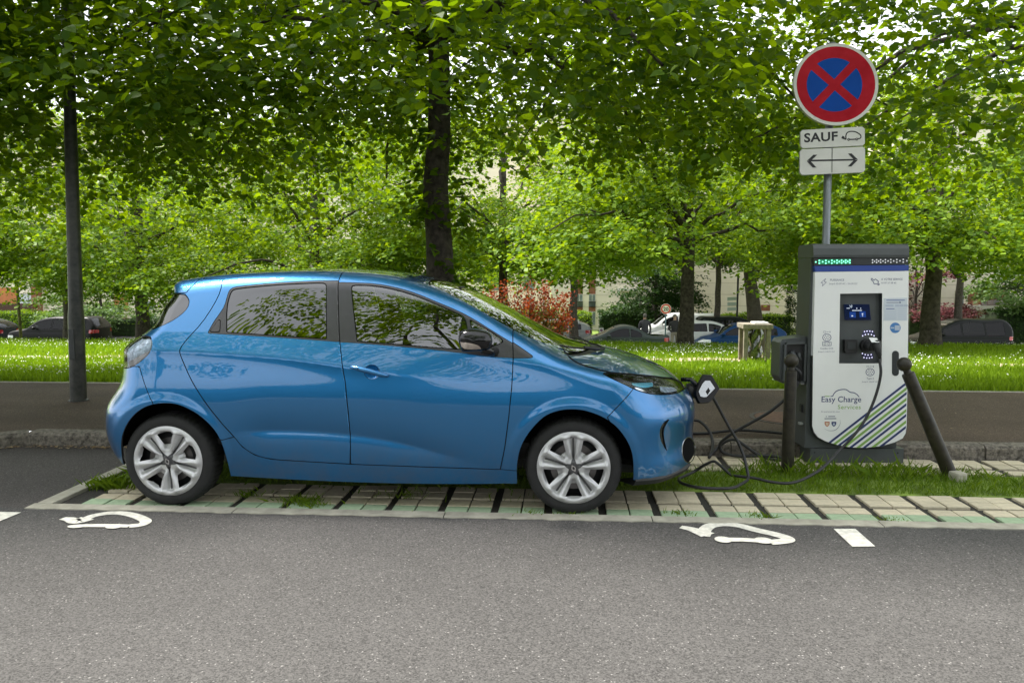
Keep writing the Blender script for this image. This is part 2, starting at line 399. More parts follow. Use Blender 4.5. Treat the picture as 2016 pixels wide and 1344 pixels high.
# painted marks on the road
def mark(name, label, polys, cat='road marking', holes=None, grp=None):
    me = bpy.data.meshes.new(name); bm = bmesh.new()
    for P in polys:
        P = np.asarray(P, float); vs = [bm.verts.new((x, y, .004)) for x, y in P]
        try: bm.faces.new(vs)
        except ValueError: pass
    bmesh.ops.remove_doubles(bm, verts=bm.verts[:], dist=1e-5); bmesh.ops.triangulate(bm, faces=bm.faces[:]); bm.normal_update()
    for f in bm.faces:
        if f.normal.z < 0: f.normal_flip()
    bm.to_mesh(me); bm.free()
    o = link(name, me, M_PAINT); return tag(o, label, cat, grp)
def gz(pts): return on_z([p[0] for p in pts], [p[1] for p in pts])[:, :2]
def strip(path, w): return band2d(catmull(path, 7), w)
def quads(path, w):
    P = np.asarray(path); B = band2d(P, w); n = len(P)
    return [[B[i], B[i+1], B[2*n-2-i], B[2*n-1-i]] for i in range(n-1)]
def ev_symbol(body, lower, plug, blobs, wd, label):
    polys = quads(catmull(gz(body), 8), wd)+quads(catmull(gz(lower), 4), wd*.8)+quads(catmull(gz(plug), 4), np.linspace(.05, .11, 4*(len(plug)-1)+1))
    for c, rx, ry in blobs:
        q = gz([c])[0]; a = np.linspace(0, 2*math.pi, 20, endpoint=False); polys.append(np.stack([q[0]+rx*np.cos(a), q[1]+ry*np.sin(a)], 1))
    # each piece at its own tiny height so that no two lie in one plane
    o = mark('painted_car_symbol', label, polys, grp=None)
    me = o.data
    return o
def lift_pieces(o):
    bm = bmesh.new(); bm.from_mesh(o.data); seen = set(); h = .004
    for v in bm.verts:
        if v in seen: continue
        st = [v]; comp = []
        while st:
            a = st.pop()
            if a in seen: continue
            seen.add(a); comp.append(a); st += [e.other_vert(a) for e in a.link_edges]
        for a in comp: a.co.z = h
        h += .0005
    bm.to_mesh(o.data); bm.free()
s1 = ev_symbol([(1400, 1053), (1388, 1051), (1388, 1043), (1400, 1035), (1425, 1032), (1455, 1035), (1490, 1044), (1525, 1052), (1548, 1059), (1550, 1064), (1530, 1067), (1515, 1068)],
               [(1425, 1063), (1460, 1063), (1515, 1066)], [(1340, 1038), (1360, 1042), (1378, 1048), (1394, 1054)],
               [((1424, 1063), .048, .05), ((1503, 1065), .052, .05)], .075, 'painted white electric car symbol on the road near the white dash')
s2 = ev_symbol([(170, 1021), (186, 1015), (215, 1010.5), (245, 1011), (270, 1017), (287, 1026), (278, 1033), (255, 1036)],
               [(150, 1036), (190, 1035), (255, 1036)], [(123, 1021), (138, 1023), (152, 1027), (172, 1021)],
               [((225, 1037), .05, .04), ((150, 1037), .05, .03)], .065, 'worn painted car symbol on the road behind the blue car')
for o in (s1, s2): lift_pieces(o)
tag(mark('painted_dash', 'white painted dash on the road in front of the charging station', [gz([(1641, 1041.5), (1684, 1041.5), (1723, 1076), (1678, 1076.5)])]))
tag(mark('painted_dash', 'white painted dash at the mouth of the driveway', [gz([(-60, 1044), (-2, 1027), (42, 1009), (0, 1008)])]))
# ---- car body as a smooth solid: side, top, front and rear surfaces blended together (car coords: x from rear axle, w from centreline, z up)
def spline(xs, ys):
    xs = np.array(xs, float); ys = np.array(ys, float); n = len(xs)
    hh = np.diff(xs); A = np.zeros((n, n)); b = np.zeros(n); A[0, 0] = A[-1, -1] = 1
    for i in range(1, n-1):
        A[i, i-1] = hh[i-1]; A[i, i] = 2*(hh[i-1]+hh[i]); A[i, i+1] = hh[i]
        b[i] = 6*((ys[i+1]-ys[i])/hh[i]-(ys[i]-ys[i-1])/hh[i-1])
    m = np.linalg.solve(A, b)
    def ev(x):
        x = np.asarray(x, float); i = np.clip(np.searchsorted(xs, x)-1, 0, n-2)
        t = np.clip(x, xs[0], xs[-1]); dl = t-xs[i]; dr = xs[i+1]-t; h = hh[i]
        y = (m[i]*dr**3+m[i+1]*dl**3)/(6*h)+(ys[i]/h-m[i]*h/6)*dr+(ys[i+1]/h-m[i+1]*h/6)*dl
        s0 = (ys[1]-ys[0])/hh[0]-hh[0]*(2*m[0]+m[1])/6; s1 = (ys[-1]-ys[-2])/hh[-1]+hh[-1]*(m[-2]+2*m[-1])/6
        return y+np.where(x < xs[0], (x-xs[0])*s0, 0)+np.where(x > xs[-1], (x-xs[-1])*s1, 0)
    return ev
def smax(a, b, k):
    h = np.maximum(k-np.abs(a-b), 0)/k
    return np.maximum(a, b)+h*h*k*0.25
def sstep(a, b, x):
    t = np.clip((np.asarray(x, float)-a)/(b-a), 0, 1); return t*t*(3-2*t)
T_X = [-.4, -.05, .2, .5, .85, 1.15, 1.42, 1.65, 1.9, 2.15, 2.4, 2.58, 2.72, 2.9, 3.1, 3.3, 3.45, 3.6]
T_Z = [1.38, 1.458, 1.488, 1.506, 1.5165, 1.5088, 1.4824, 1.4314, 1.347, 1.2248, 1.0897, 1.008, 0.977, 0.9369, 0.8725, 0.790, 0.715, 0.62]
F_Z = [.0, .17, .26, .36, .47, .56, .64, .7, .8, .95]
F_X = [3.25, 3.4082, 3.443, 3.429, 3.4286, 3.4364, 3.4163, 3.3838, 3.32, 3.2]
R_Z = [.05, .23, .30, .40, .53, .60, .67, .74, .835, .93, 1.0, 1.06, 1.12, 1.28, 1.364, 1.41, 1.5]
R_X = [-0.45, -0.5306, -0.5854, -0.6287, -0.6404, -0.6255, -0.582, -0.5327, -0.5036, -0.4932, -0.478, -0.3967, -0.3043, -0.1943, -0.1434, -0.165, -0.14]
def rebuild():
    global T0, XF, XR
    T0 = spline(T_X, T_Z); XF = spline(F_Z, F_X); XR = spline(R_Z, R_X)
rebuild()
BELT = spline([-.6, .283, 1.05, 1.87, 2.34, 3.4], [1.13, 1.112, 1.07, 1.003, .965, .83])
SHO = spline([-.6, .1, .4, .8, 1.2, 1.87, 2.3, 3.4], [1.0, .999, .985, .957, .905, .825, .785, .70])
LCR = spline([.2, .5, .8, 1.2, 1.55, 1.9, 2.2], [.47, .495, .503, .482, .425, .335, .27])
FCR = spline([1.2, 1.7, 2.2, 2.5, 2.8, 3.3], [1.03, 1.01, .962, .913, .85, .74])
def ridge(dz, up, dn):
    e = .010; d = np.sqrt(dz*dz+e*e)-e
    return np.exp(-d/(dn+(up-dn)*sstep(-.012, .012, dz)))
AXLES = (0.0, 2.588)
def S_side(x, z):
    wm = .866-.10*np.maximum(x-2.75, 0)**1.6-.35*np.maximum(x-3.05, 0)**2-.16*np.maximum(-.05-x, 0)**1.5
    zb = BELT(x)
    low = wm-.47*np.maximum(np.minimum(z, zb)-.62, 0)**2-.26*np.maximum(.62-z, 0)**2
    h = np.maximum(z-zb, 0)
    sl = .94*np.maximum(zb-.62, 0)
    w = low-np.maximum(sl, .30)*h-.17*h*h
    # narrower cabin toward the rear
    w = w-.05*sstep(.7, -.3, x)*np.clip(h/.35, 0, 1.3)
    w = w+.017*sstep(2.1, .9, x)*ridge(z-SHO(x), .11, .05)
    w = w-.024*sstep(.35, .7, x)*sstep(2.12, 1.45, x)*ridge(z-LCR(x), .11, .07)
    w = w+.014*sstep(1.6, 2.2, x)*ridge(z-FCR(x), .09, .045)
    for ax in AXLES:
        r = np.hypot(x-ax, z-.30); w = w+.009*sstep(.445, .385, r)
    return w
def T_top(x, w):
    a = .16*sstep(1.3, 1.8, x)*sstep(2.9, 2.5, x)-.10*sstep(.5, -.1, x)
    b = .075-.02*sstep(1.4, 1.8, x)+.075*sstep(2.4, 2.8, x)
    w2 = np.minimum(w*w, .8)
    return T0(x+a*w2)-b*w2
def F_body(x, w, z):
    w = np.abs(w)
    side = (w-S_side(x, z))/np.where(z > 1.0, 1.1, 1.0)
    g = (T0(np.asarray(x)+.01)-T0(np.asarray(x)-.01))/.02
    top = (z-T_top(x, w))/np.sqrt(1+g*g)
    fr = (x-(XF(z)-.34*(w/.8)**2.7))/1.12
    re = ((XR(z)+.19*(w/.75)**3)-x)/1.2
    k1 = .10-.03*sstep(1.5, 1.9, x)+.02*sstep(2.5, 2.9, x)
    f = smax(side, top, k1)
    f = smax(f, fr, .10)
    f = smax(f, re, .07)
    return f
def gradF(p, h=.0015):
    g = np.empty_like(p)
    for i in range(3):
        q = p.copy(); q[:, i] += h; r_ = p.copy(); r_[:, i] -= h
        g[:, i] = F_body(q[:, 0], q[:, 1], q[:, 2])-F_body(r_[:, 0], r_[:, 1], r_[:, 2])
    return g/np.maximum(np.linalg.norm(g, axis=1), 1e-9)[:, None]

# ------------------------------------------------------------------ the blue car
CAR_Y, CAR_X0, CAR_MID = 5.505, -2.514, 1.294
def hit(pts):
    """photo pixels -> points on the car body (x, w, z)"""
    P = np.asarray(pts, float); v = ray(P[:, 0], P[:, 1]); t = np.linspace(4.3, 6.6, 1500)[None, :]/v[:, 1:2]
    X = v[:, 0:1]*t-CAR_X0; W = CAR_Y-v[:, 1:2]*t; Z = CAM_H+v[:, 2:3]*t
    f = F_body(X, W, Z); neg = f < 0; k = np.arange(len(P))
    i = np.where(neg.any(1), neg.argmax(1), f.argmin(1)); j = np.maximum(i-1, 0)
    a = np.where(neg.any(1) & (i > 0), f[k, j]/np.where(f[k, j]-f[k, i] == 0, 1, f[k, j]-f[k, i]), 1.0)
    g = lambda A: A[k, j]+(A[k, i]-A[k, j])*a
    return np.stack([g(X), g(W), g(Z)], 1)
def sdf(poly, Q):
    poly = np.asarray(poly, float); A = poly; B = np.roll(poly, -1, 0); best = np.full(len(Q), 1e9); ins = np.zeros(len(Q), bool)
    for a, b in zip(A, B):
        e = b-a; L = max(e@e, 1e-12); t = np.clip(((Q-a)@e)/L, 0, 1); d = np.hypot(*(Q-a-t[:, None]*e).T); best = np.minimum(best, d)
        c = ((a[1] > Q[:, 1]) != (b[1] > Q[:, 1])); xx = a[0]+(Q[:, 1]-a[1])*e[0]/(e[1] if abs(e[1]) > 1e-12 else 1e-12)
        ins ^= c & (Q[:, 0] < xx)
    return np.where(ins, -best, best)
def clip(V, T, s):
    """keep the part of the triangle mesh where s < 0"""
    ins = s < 0; cnt = ins[T].sum(1); out = [T[cnt == 3]]; newV = [V]; base = len(V); cache = {}; extra = []
    def cut(a, b):
        nonlocal base
        key = np.minimum(a, b).astype(np.int64)*(len(V)+1)+np.maximum(a, b); u, inv = np.unique(key, return_inverse=True)
        lo = (u//(len(V)+1)).astype(int); hi = (u % (len(V)+1)).astype(int)
        ids = np.empty(len(u), int)
        for i, q in enumerate(u):
            w_ = cache.get(q)
            if w_ is None:
                w_ = base+len(extra); cache[q] = w_; t = s[lo[i]]/(s[lo[i]]-s[hi[i]]); extra.append(V[lo[i]]+(V[hi[i]]-V[lo[i]])*t)
            ids[i] = w_
        return ids[inv]
    for c in (1, 2):
        M = T[cnt == c]
        if not len(M): continue
        odd = ins[M] if c == 1 else ~ins[M]; k = odd.argmax(1); r_ = np.arange(len(M))
        a, b, d = M[r_, k], M[r_, (k+1) % 3], M[r_, (k+2) % 3]; ab = cut(a, b); ad = cut(a, d)
        if c == 1: out.append(np.stack([a, ab, ad], 1))
        else: out += [np.stack([ab, b, d], 1), np.stack([ab, d, ad], 1)]
    V2 = np.concatenate([V, np.array(extra).reshape(-1, 3)]); T2 = np.concatenate(out)
    used, inv = np.unique(T2, return_inverse=True)
    return V2[used], inv.reshape(-1, 3)
def rounded(P, n=2, keep=40):
    """corner-cutting that leaves sharp corners alone"""
    P = np.asarray(P, float)
    for _ in range(n):
        q = []
        for i in range(len(P)):
            a, b, c = P[i-1], P[i], P[(i+1) % len(P)]; u = b-a; w_ = c-b
            ang = math.degrees(math.acos(np.clip(u@w_/max(np.linalg.norm(u)*np.linalg.norm(w_), 1e-9), -1, 1)))
            if ang > keep: q.append(b)
            else: q += [b-u*.25, b+w_*.25]
        P = np.array(q)
    return P
def hxz(pts): return hit(pts)[:, [0, 2]]
def shell_grid(step):
    xa, xb, za = .12, 2.72, .62
    nu = int((xb-xa)/step); nf = int(1.25/step); nphi = int(2.25/step)
    phi = np.linspace(R(-48), R(90), nphi)
    al = np.concatenate([-np.linspace(R(89.5), 0, nf, endpoint=False), np.zeros(nu), np.linspace(0, R(89.5), nf+1)[1:]])
    ox = np.concatenate([np.full(nf, xa), np.linspace(xa, xb, nu), np.full(nf, xb)])
    A, Ph = np.meshgrid(al, phi, indexing='ij'); O = np.broadcast_to(ox[:, None], A.shape)
    dx, dw, dz = np.sin(A), np.cos(A)*np.cos(Ph), np.cos(A)*np.sin(Ph)
    lo = np.zeros(A.shape); hi = np.full(A.shape, 1.9)
    for _ in range(24):
        m = .5*(lo+hi); f = F_body(O+dx*m, dw*m, za+dz*m); lo = np.where(f < 0, m, lo); hi = np.where(f < 0, hi, m)
    m = .5*(lo+hi); V = np.stack([O+dx*m, dw*m, za+dz*m], -1); n0, n1 = A.shape
    i = np.arange((n0-1)*(n1-1)); a = (i//(n1-1))*n1+i % (n1-1)
    T = np.concatenate([np.stack([a, a+1, a+n1], 1), np.stack([a+1, a+1+n1, a+n1], 1)])
    return V.reshape(-1, 3), T
def carpaint(name, col, dark):
    k = NT(name)
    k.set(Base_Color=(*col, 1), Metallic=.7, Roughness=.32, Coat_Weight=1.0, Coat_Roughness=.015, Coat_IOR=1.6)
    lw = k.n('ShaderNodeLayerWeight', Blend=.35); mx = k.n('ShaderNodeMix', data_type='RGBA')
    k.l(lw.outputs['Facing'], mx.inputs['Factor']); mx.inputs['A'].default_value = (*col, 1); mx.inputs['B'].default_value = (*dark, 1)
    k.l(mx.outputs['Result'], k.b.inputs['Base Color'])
    tcn = k.n('ShaderNodeTexCoord'); nz = k.n('ShaderNodeTexNoise', Scale=900.0, Detail=1.0); k.l(tcn.outputs['Object'], nz.inputs['Vector'])
    mr = k.n('ShaderNodeMapRange'); mr.inputs['To Min'].default_value = .26; mr.inputs['To Max'].default_value = .38; k.l(nz.outputs['Fac'], mr.inputs['Value']); k.l(mr.outputs['Result'], k.b.inputs['Roughness'])
    # road dust low on the flanks and fine specks of dirt
    sz = k.n('ShaderNodeSeparateXYZ'); k.l(tcn.outputs['Object'], sz.inputs[0]); dm = k.n('ShaderNodeMapRange'); dm.inputs['From Min'].default_value = .52; dm.inputs['From Max'].default_value = .20; dm.inputs['To Max'].default_value = .34; k.l(sz.outputs['Z'], dm.inputs['Value'])
    dn = k.n('ShaderNodeTexNoise', Scale=7.0, Detail=8.0, Roughness=.7); k.l(tcn.outputs['Object'], dn.inputs['Vector']); dr2 = k.n('ShaderNodeMapRange'); dr2.inputs['From Min'].default_value = .38; dr2.inputs['From Max'].default_value = .68; k.l(dn.outputs['Fac'], dr2.inputs['Value'])
    sp2 = k.n('ShaderNodeTexNoise', Scale=140.0, Detail=2.0); k.l(tcn.outputs['Object'], sp2.inputs['Vector']); gt2 = k.n('ShaderNodeMapRange'); gt2.inputs['From Min'].default_value = .70; gt2.inputs['From Max'].default_value = .76; gt2.inputs['To Max'].default_value = .25; k.l(sp2.outputs['Fac'], gt2.inputs['Value'])
    ml = k.n('ShaderNodeMath', operation='MULTIPLY'); k.l(dm.outputs['Result'], ml.inputs[0]); k.l(dr2.outputs['Result'], ml.inputs[1]); ad2 = k.n('ShaderNodeMath', operation='ADD'); ad2.use_clamp = True; k.l(ml.outputs[0], ad2.inputs[0]); k.l(gt2.outputs['Result'], ad2.inputs[1])
    mxd = k.n('ShaderNodeMix', data_type='RGBA'); k.l(ad2.outputs[0], mxd.inputs['Factor']); k.l(mx.outputs['Result'], mxd.inputs['A']); mxd.inputs['B'].default_value = (.16, .15, .135, 1); k.l(mxd.outputs['Result'], k.b.inputs['Base Color'])
    cw_ = k.n('ShaderNodeMapRange'); cw_.inputs['To Min'].default_value = 1.0; cw_.inputs['To Max'].default_value = .3; k.l(ad2.outputs[0], cw_.inputs['Value']); k.l(cw_.outputs['Result'], k.b.inputs['Coat Weight'])
    MATS[name] = k.m
    return k.m
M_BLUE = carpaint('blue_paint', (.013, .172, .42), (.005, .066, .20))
M_BLUED = M_BLUE
M_GLOSSBLK = mat('gloss_black', (.005, .005, .006), .14, coat=.35, spec=.3)
M_TRIM = mat('satin_black_trim', (.022, .022, .026), .35, var=.1, scale=20, coat=.2)
M_BADGE = mat('badge_chrome', (.32, .33, .34), .22, metal=1.0)
M_INT = mat('car_interior', (.018, .018, .02), .85, var=.3, scale=12)
M_SEAT = mat('seat_cloth', (.05, .052, .06), .9, var=.25, scale=25)
M_GLASS_F = glass('window_glass', (.38, .44, .42), .095)
M_GLASS_R = glass('privacy_glass', (.05, .062, .062), .085)
M_GLASS_W = glass('windscreen_glass', (.55, .63, .58), .05)
M_LENS = glass('lamp_lens', (.97, .98, .99), .0, 1.35)
M_MATTE = mat('matte_black', (.006, .006, .007), .9, spec=.05)
M_LAMPIN = mat('lamp_reflector', (.36, .44, .53), .3, metal=.2, var=.55, scale=24, bump=.8, bscale=55)
M_LAMPDK = mat('lamp_housing', (.03, .032, .036), .15, coat=1.0, var=.3, scale=20)
M_LAMPBL = mat('lamp_blue', (.16, .50, .66), .1, metal=.3, coat=1.0)
M_SILVER = mat('wheel_silver', (.55, .55, .56), .34, metal=.3, var=.06, scale=10, coat=.25)
M_GUN = mat('wheel_grey', (.10, .10, .105), .4, metal=.5)

car = thing('parked_electric_car', 'metallic blue five-door electric hatchback plugged in at the charging station', 'car', (CAR_X0+CAR_MID, CAR_Y, 0))
def to_local(P):
    P = np.asarray(P, float); return np.stack([P[:, 0]-CAR_MID, -P[:, 1], P[:, 2]], 1)
def panel(name, V, T, m, parent, off=0.0, flange=.012, mirror='copy', label=None):
    """body panel from shell triangles; mirror: 'copy' = second object on the far side, 'join' = one panel across the car"""
    if len(T) == 0: print('EMPTY PANEL', name); return None
    N = gradF(V)
    fn = np.cross(V[T[:, 1]]-V[T[:, 0]], V[T[:, 2]]-V[T[:, 0]])
    T = np.where(((fn*N[T[:, 0]]).sum(1) < 0)[:, None], T[:, ::-1], T)
    P = V+N*off
    VV, NN, TT = [P], [N], [T]
    if flange:
        e = np.concatenate([T[:, [0, 1]], T[:, [1, 2]], T[:, [2, 0]]]); key = np.sort(e, 1); _, inv, c = np.unique(key, axis=0, return_inverse=True, return_counts=True)
        be = e[c[inv.ravel()] == 1]
        if mirror == 'join': be = be[~((np.abs(V[be[:, 0], 1]) < .004) & (np.abs(V[be[:, 1], 1]) < .004))]
        n0 = len(P); nb = len(be); d = P[be[:, 1]]-P[be[:, 0]]; nn = np.cross(d, N[be[:, 0]]); nn /= np.maximum(np.linalg.norm(nn, axis=1), 1e-9)[:, None]
        VV.append(np.concatenate([P[be[:, 0]], P[be[:, 1]], P[be[:, 1]]-N[be[:, 1]]*flange, P[be[:, 0]]-N[be[:, 0]]*flange])); NN.append(np.concatenate([nn]*4))
        i = np.arange(nb); TT += [np.stack([n0+i+nb, n0+i, n0+i+3*nb], 1), np.stack([n0+i+nb, n0+i+3*nb, n0+i+2*nb], 1)]
    V2, N2, T2 = np.concatenate(VV), np.concatenate(NN), np.concatenate(TT)
    if mirror == 'join':
        Vm = V2.copy(); Vm[:, 1] *= -1; Nm = N2.copy(); Nm[:, 1] *= -1
        T2 = np.concatenate([T2, T2[:, ::-1]+len(V2)]); V2 = np.concatenate([V2, Vm]); N2 = np.concatenate([N2, Nm])
    L = to_local(V2); NL = np.stack([N2[:, 0], -N2[:, 1], N2[:, 2]], 1)
    me = new_mesh(name, L, polys=[T2[:, ::-1].astype(np.int32)]); smooth_mesh(me)
    me.normals_split_custom_set_from_vertices(NL.astype(np.float32))
    me.materials.append(m)
    if flange:
        me.materials.append(M_BLACK); mi = np.zeros(len(T2), np.int32); nt = len(T); half = len(T2)//2 if mirror == 'join' else len(T2)
        mi[nt:half] = 1; 
        if mirror == 'join': mi[half+nt:] = 1
        me.polygons.foreach_set('material_index', mi)
    o = link(name, me, None, parent)
    if label: o['label'] = label
    if mirror == 'copy':
        c = o.copy(); COL.objects.link(c); c.scale = (1, -1, 1)
        c.parent = MIRROR.get(parent, parent)
        MIRROR[o] = c
        if parent in MIRROR: c.scale = (1, 1, 1)      # its mirrored parent already flips it
    return o
MIRROR = {}
SV, ST = shell_grid(.0105)
LIPH = hit([(1250, 944), (1280, 941), (1305, 937), (1339, 923.5), (1358, 911)])
print('lip', np.round(LIPH, 3).tolist())
ZBOT = spline([-.75, -.4, .42, 2.24]+LIPH[:4, 0].tolist()+[3.47], [.31, .262, .198, .184]+LIPH[:4, 2].tolist()+[.30])
SV, ST = clip(SV, ST, ZBOT(SV[:, 0])-SV[:, 2])
SV, ST = clip(SV, ST, -SV[:, 1])
SV[np.abs(SV[:, 1]) < 1e-5, 1] = 0
# wheel arches
archR = catmull(hxz([(242, 907.8), (238.5, 881.7), (240.3, 857.6), (250.3, 833.5), (266.4, 813.4), (288.5, 799.3), (316.6, 793.3), (348.7, 795.3), (380.9, 809.4), (405, 827.4), (425, 849.5), (437, 873.6), (447, 905.8), (452, 926)]), 4)
archF = catmull(hxz([(1017.6, 940), (1017.6, 915.4), (1024.5, 881.2), (1041.6, 850.4), (1069, 821.3), (1096.4, 808.6), (1123.7, 805.2), (1151, 807.6), (1185.3, 819.6), (1212.7, 838.4), (1233, 864), (1243.5, 888), (1247, 908.5), (1247.5, 930)]), 4)
archR = np.concatenate([archR, [(archR[-1, 0]+.02, -.1), (archR[0, 0]-.02, -.1)]]); archF = np.concatenate([archF, [(archF[-1, 0], -.1), (archF[0, 0], -.1)]])
def arch_s(V): return np.where(V[:, 1] > .45, np.minimum(sdf(archR, V[:, [0, 2]]), sdf(archF, V[:, [0, 2]])), 1.0)
SV, ST = clip(SV, ST, -arch_s(SV))
rest = [SV, ST]
def take(s_fn, gap=.006):
    s = s_fn(rest[0]); a = clip(rest[0], rest[1], s+gap*.5); b = clip(rest[0], rest[1], gap*.5-s); rest[0], rest[1] = b
    return a
def by(poly, ax, guard=None):
    def f(V):
        s = sdf(poly, V[:, ax])
        return s if guard is None else np.where(guard(V), s, 1.0)
    return f
XZ, XW, WZ = [0, 2], [0, 1], [1, 2]
ws_edge = hit([(853, 562), (885, 578.5), (921, 597.5), (981.5, 632), (1009.6, 648), (1041.8, 664), (1074, 675), (1104, 681)])[:, [0, 1]]
ws_poly = np.concatenate([[(1.60, -.05), (1.605, .2), (1.625, .4), (1.655, .52)], ws_edge, [(2.56, .55), (2.63, .42), (2.69, .25), (2.715, .1), (2.72, -.05)]])
P_ws = take(by(ws_poly, XW, lambda V: (V[:, 2] > .9) & (V[:, 0] > 1.4)), .008)
cowl_poly = [(2.50, .60), (2.56, .55), (2.63, .42), (2.69, .25), (2.715, .1), (2.72, -.05), (2.80, -.05), (2.79, .1), (2.76, .25), (2.69, .44), (2.61, .575), (2.56, .62)]
P_cowl = take(by(cowl_poly, XW, lambda V: V[:, 2] > .9), .004)
rail = hit([(440, 549.5), (481, 543), (541, 537.2), (600, 534.8), (662, 534.2), (712, 534.8), (760, 537.5), (800, 543), (830, 551.5)])[:, [0, 1]]
roof_poly = np.concatenate([[(.07, -.05), (.085, .3), (.12, .50)], rail, [(1.652, .52), (1.62, .4), (1.60, .2), (1.595, -.05)]])
print('rail', np.round(rail, 3).tolist())
P_roof = take(by(roof_poly, XW, lambda V: V[:, 2] > 1.3), .006)
sp1, sp2 = hit([(389, 553.6), (366.8, 576)])[:, [0, 2]]
P_spo = take(by([(sp1[0]+.02, 1.62), sp1, sp2, (sp2[0]-.05, sp2[1]-.004), (-.6, sp2[1]-.012), (-.6, 1.62)], XZ))
rg = hit([(364, 579), (370, 586), (372.8, 593), (369.5, 606), (357, 619), (333, 635), (303, 647.5)])[:, [0, 2]]
rg_poly = np.concatenate([[(-.7, 1.356)], rounded(rg, 1), [(-.7, rg[-1, 1]-.004)]])
P_rg = take(by(rg_poly, XZ), .006)
tl = np.concatenate([hxz([(276.4, 660.5), (290, 660.5), (297, 664), (300, 677), (296.5, 690.8), (286.5, 702.9), (266.4, 719), (252, 725)]), [(-.53, .855), (-.56, .95), (-.56, 1.075), (-.40, 1.085)]])
P_tl = take(by(rounded(tl), XZ, lambda V: V[:, 1] > .42), .006)
P_tg = take(by([(-.05, .64), (.48, .64), (.52, .72), (.505, .9), (.52, 1.0), (.56, 1.10), (.50, 1.40), (-.05, 1.40)], WZ, lambda V: V[:, 0] < .15))
hl = hxz([(1187.5, 735.7), (1199, 732.8), (1236.7, 735.3), (1288, 740.5), (1322, 744), (1341, 749.5), (1346.5, 757), (1345, 766.5), (1336, 772.3), (1305, 776.8), (1277.7, 775), (1250, 766.5), (1226.4, 754.5), (1202.4, 743.6)])
P_hl = take(by(rounded(hl), XZ, lambda V: V[:, 1] > .1), .006)
fogc = [(1355.5+13.0*math.cos(a), 885.5+25*math.sin(a)) for a in np.linspace(0, 2*math.pi, 20, endpoint=False)]
fog = hit(fogc); fog_wz = fog[:, [1, 2]]
P_fog = take(by(fog_wz, WZ, lambda V: V[:, 0] > 3.1), .004)
cres = hxz([(1318, 824.5), (1309, 829), (1302, 838), (1298.5, 851), (1301, 866), (1308, 880), (1313, 887), (1309, 872), (1306, 858), (1306.5, 845), (1311, 835)])
P_cre = take(by(rounded(cres, 2, 80), XZ, lambda V: V[:, 1] > .2), .004)
hc = hxz([(1106, 681.5), (1117, 699.8), (1134, 713.5), (1158, 722), (1185.3, 728.9), (1199, 732.3)])
hood_poly = np.concatenate([[(hc[0, 0]+.005, 1.3)], rounded(hc, 1), hl[1:6], [(3.36, hl[6, 1]+.004), (3.7, .70), (3.7, 1.3)]])
P_hood = take(by(hood_poly, XZ))
bl = hxz([(1245, 767.5), (1195.6, 821.3)])
P_fb = take(by(np.concatenate([[(3.0, .86)], [bl[0]], [bl[1]], [(2.86, .5), (2.80, -.1), (3.8, -.1), (3.8, .9)]]), XZ), .005)
rb = hxz([(274.4, 721), (282.5, 749), (292.5, 777), (301.3, 793.3)])
P_rb = take(by(np.concatenate([rounded(rb, 1), [(-.05, .5), (-.05, -.1), (-.95, -.1), (-.95, .86)]]), XZ), .005)
gB = hxz([(689.4, 913), (690, 877.7), (686, 813), (680, 753), (672, 701), (668, 660.7), (666, 600.4), (665.5, 560)])
gA = hxz([(1010.4, 650), (1010.4, 705), (1007.6, 761), (1001.6, 821), (993.6, 882), (985, 923.7)])
dbot = hxz([(985, 923.7), (841, 919), (690, 913.4)])
rdb = hxz([(688, 913.4), (581.8, 907), (533.6, 903.8), (501.4, 895.7), (477, 879.7), (461, 859.6), (437, 833.5), (405, 793.3), (376.9, 749), (360.8, 713), (353.6, 694.9), (354.8, 684.8), (368.8, 666.7), (397, 636.6), (421, 600.4), (435, 572), (438.5, 552)])
fd_poly = np.concatenate([[(gB[-1, 0], 1.62), (1.75, 1.62), (2.3, 1.3), (gA[0, 0], 1.2)], gA, dbot[1:], gB[1:]])
rd_poly = np.concatenate([[(gB[-1, 0], 1.62)], gB[::-1], rounded(rdb, 1)[1:], [(rdb[-1, 0]+.004, 1.62)]])
P_fd = take(by(fd_poly, XZ)); P_rd = take(by(rd_poly, XZ))
ft = hxz([(1011.5, 674.5), (1030, 687), (1047, 699), (1049.5, 702), (1046, 704.2), (1011.5, 705)])
P_ft = take(by(np.concatenate([[(ft[0, 0]-.05, ft[0, 1]+.03)], ft, [(ft[-1, 0]-.05, ft[-1, 1])]]), XZ), .003)
sill_top = hxz([(437, 866), (461, 859.6), (477, 879.7), (501.4, 895.7), (533.6, 903.8), (581.8, 907), (688, 913.4), (841, 919), (985, 923.7), (1014, 926)])
P_sill = take(by(np.concatenate([[(.33, sill_top[0, 1]+.02)], sill_top, [(2.32, sill_top[-1, 1]), (2.32, -.1), (.33, -.1)]]), XZ), .005)
qv, qt = clip(rest[0], rest[1], rest[0][:, 0]-1.2); fv, ft_ = clip(rest[0], rest[1], 1.2-rest[0][:, 0])
roof = panel('roof', *P_roof, M_BLUE, car, mirror='join')
windscreen = panel('windscreen', *P_ws, M_GLASS_W, car, -.004, 0, mirror='join')
panel('cowl', *P_cowl, M_BLACK, car, -.012, .01, mirror='join')
panel('spoiler', *P_spo, M_BLUE, car, mirror='join')
panel('rear_window', *P_rg, M_GLASS_R, car, -.003, 0, mirror='join')
panel('tailgate', *P_tg, M_BLUE, car, mirror='join')
panel('hood', *P_hood, M_BLUE, car, mirror='join')
fbump = panel('front_bumper', *P_fb, M_BLUE, car, mirror='join')
panel('rear_bumper', *P_rb, M_BLUE, car, mirror='join')
panel('front_fender', fv, ft_, M_BLUE, car)
panel('rear_quarter_panel', qv, qt, M_BLUE, car)
panel('sill', *P_sill, M_BLUE, car, -.003)
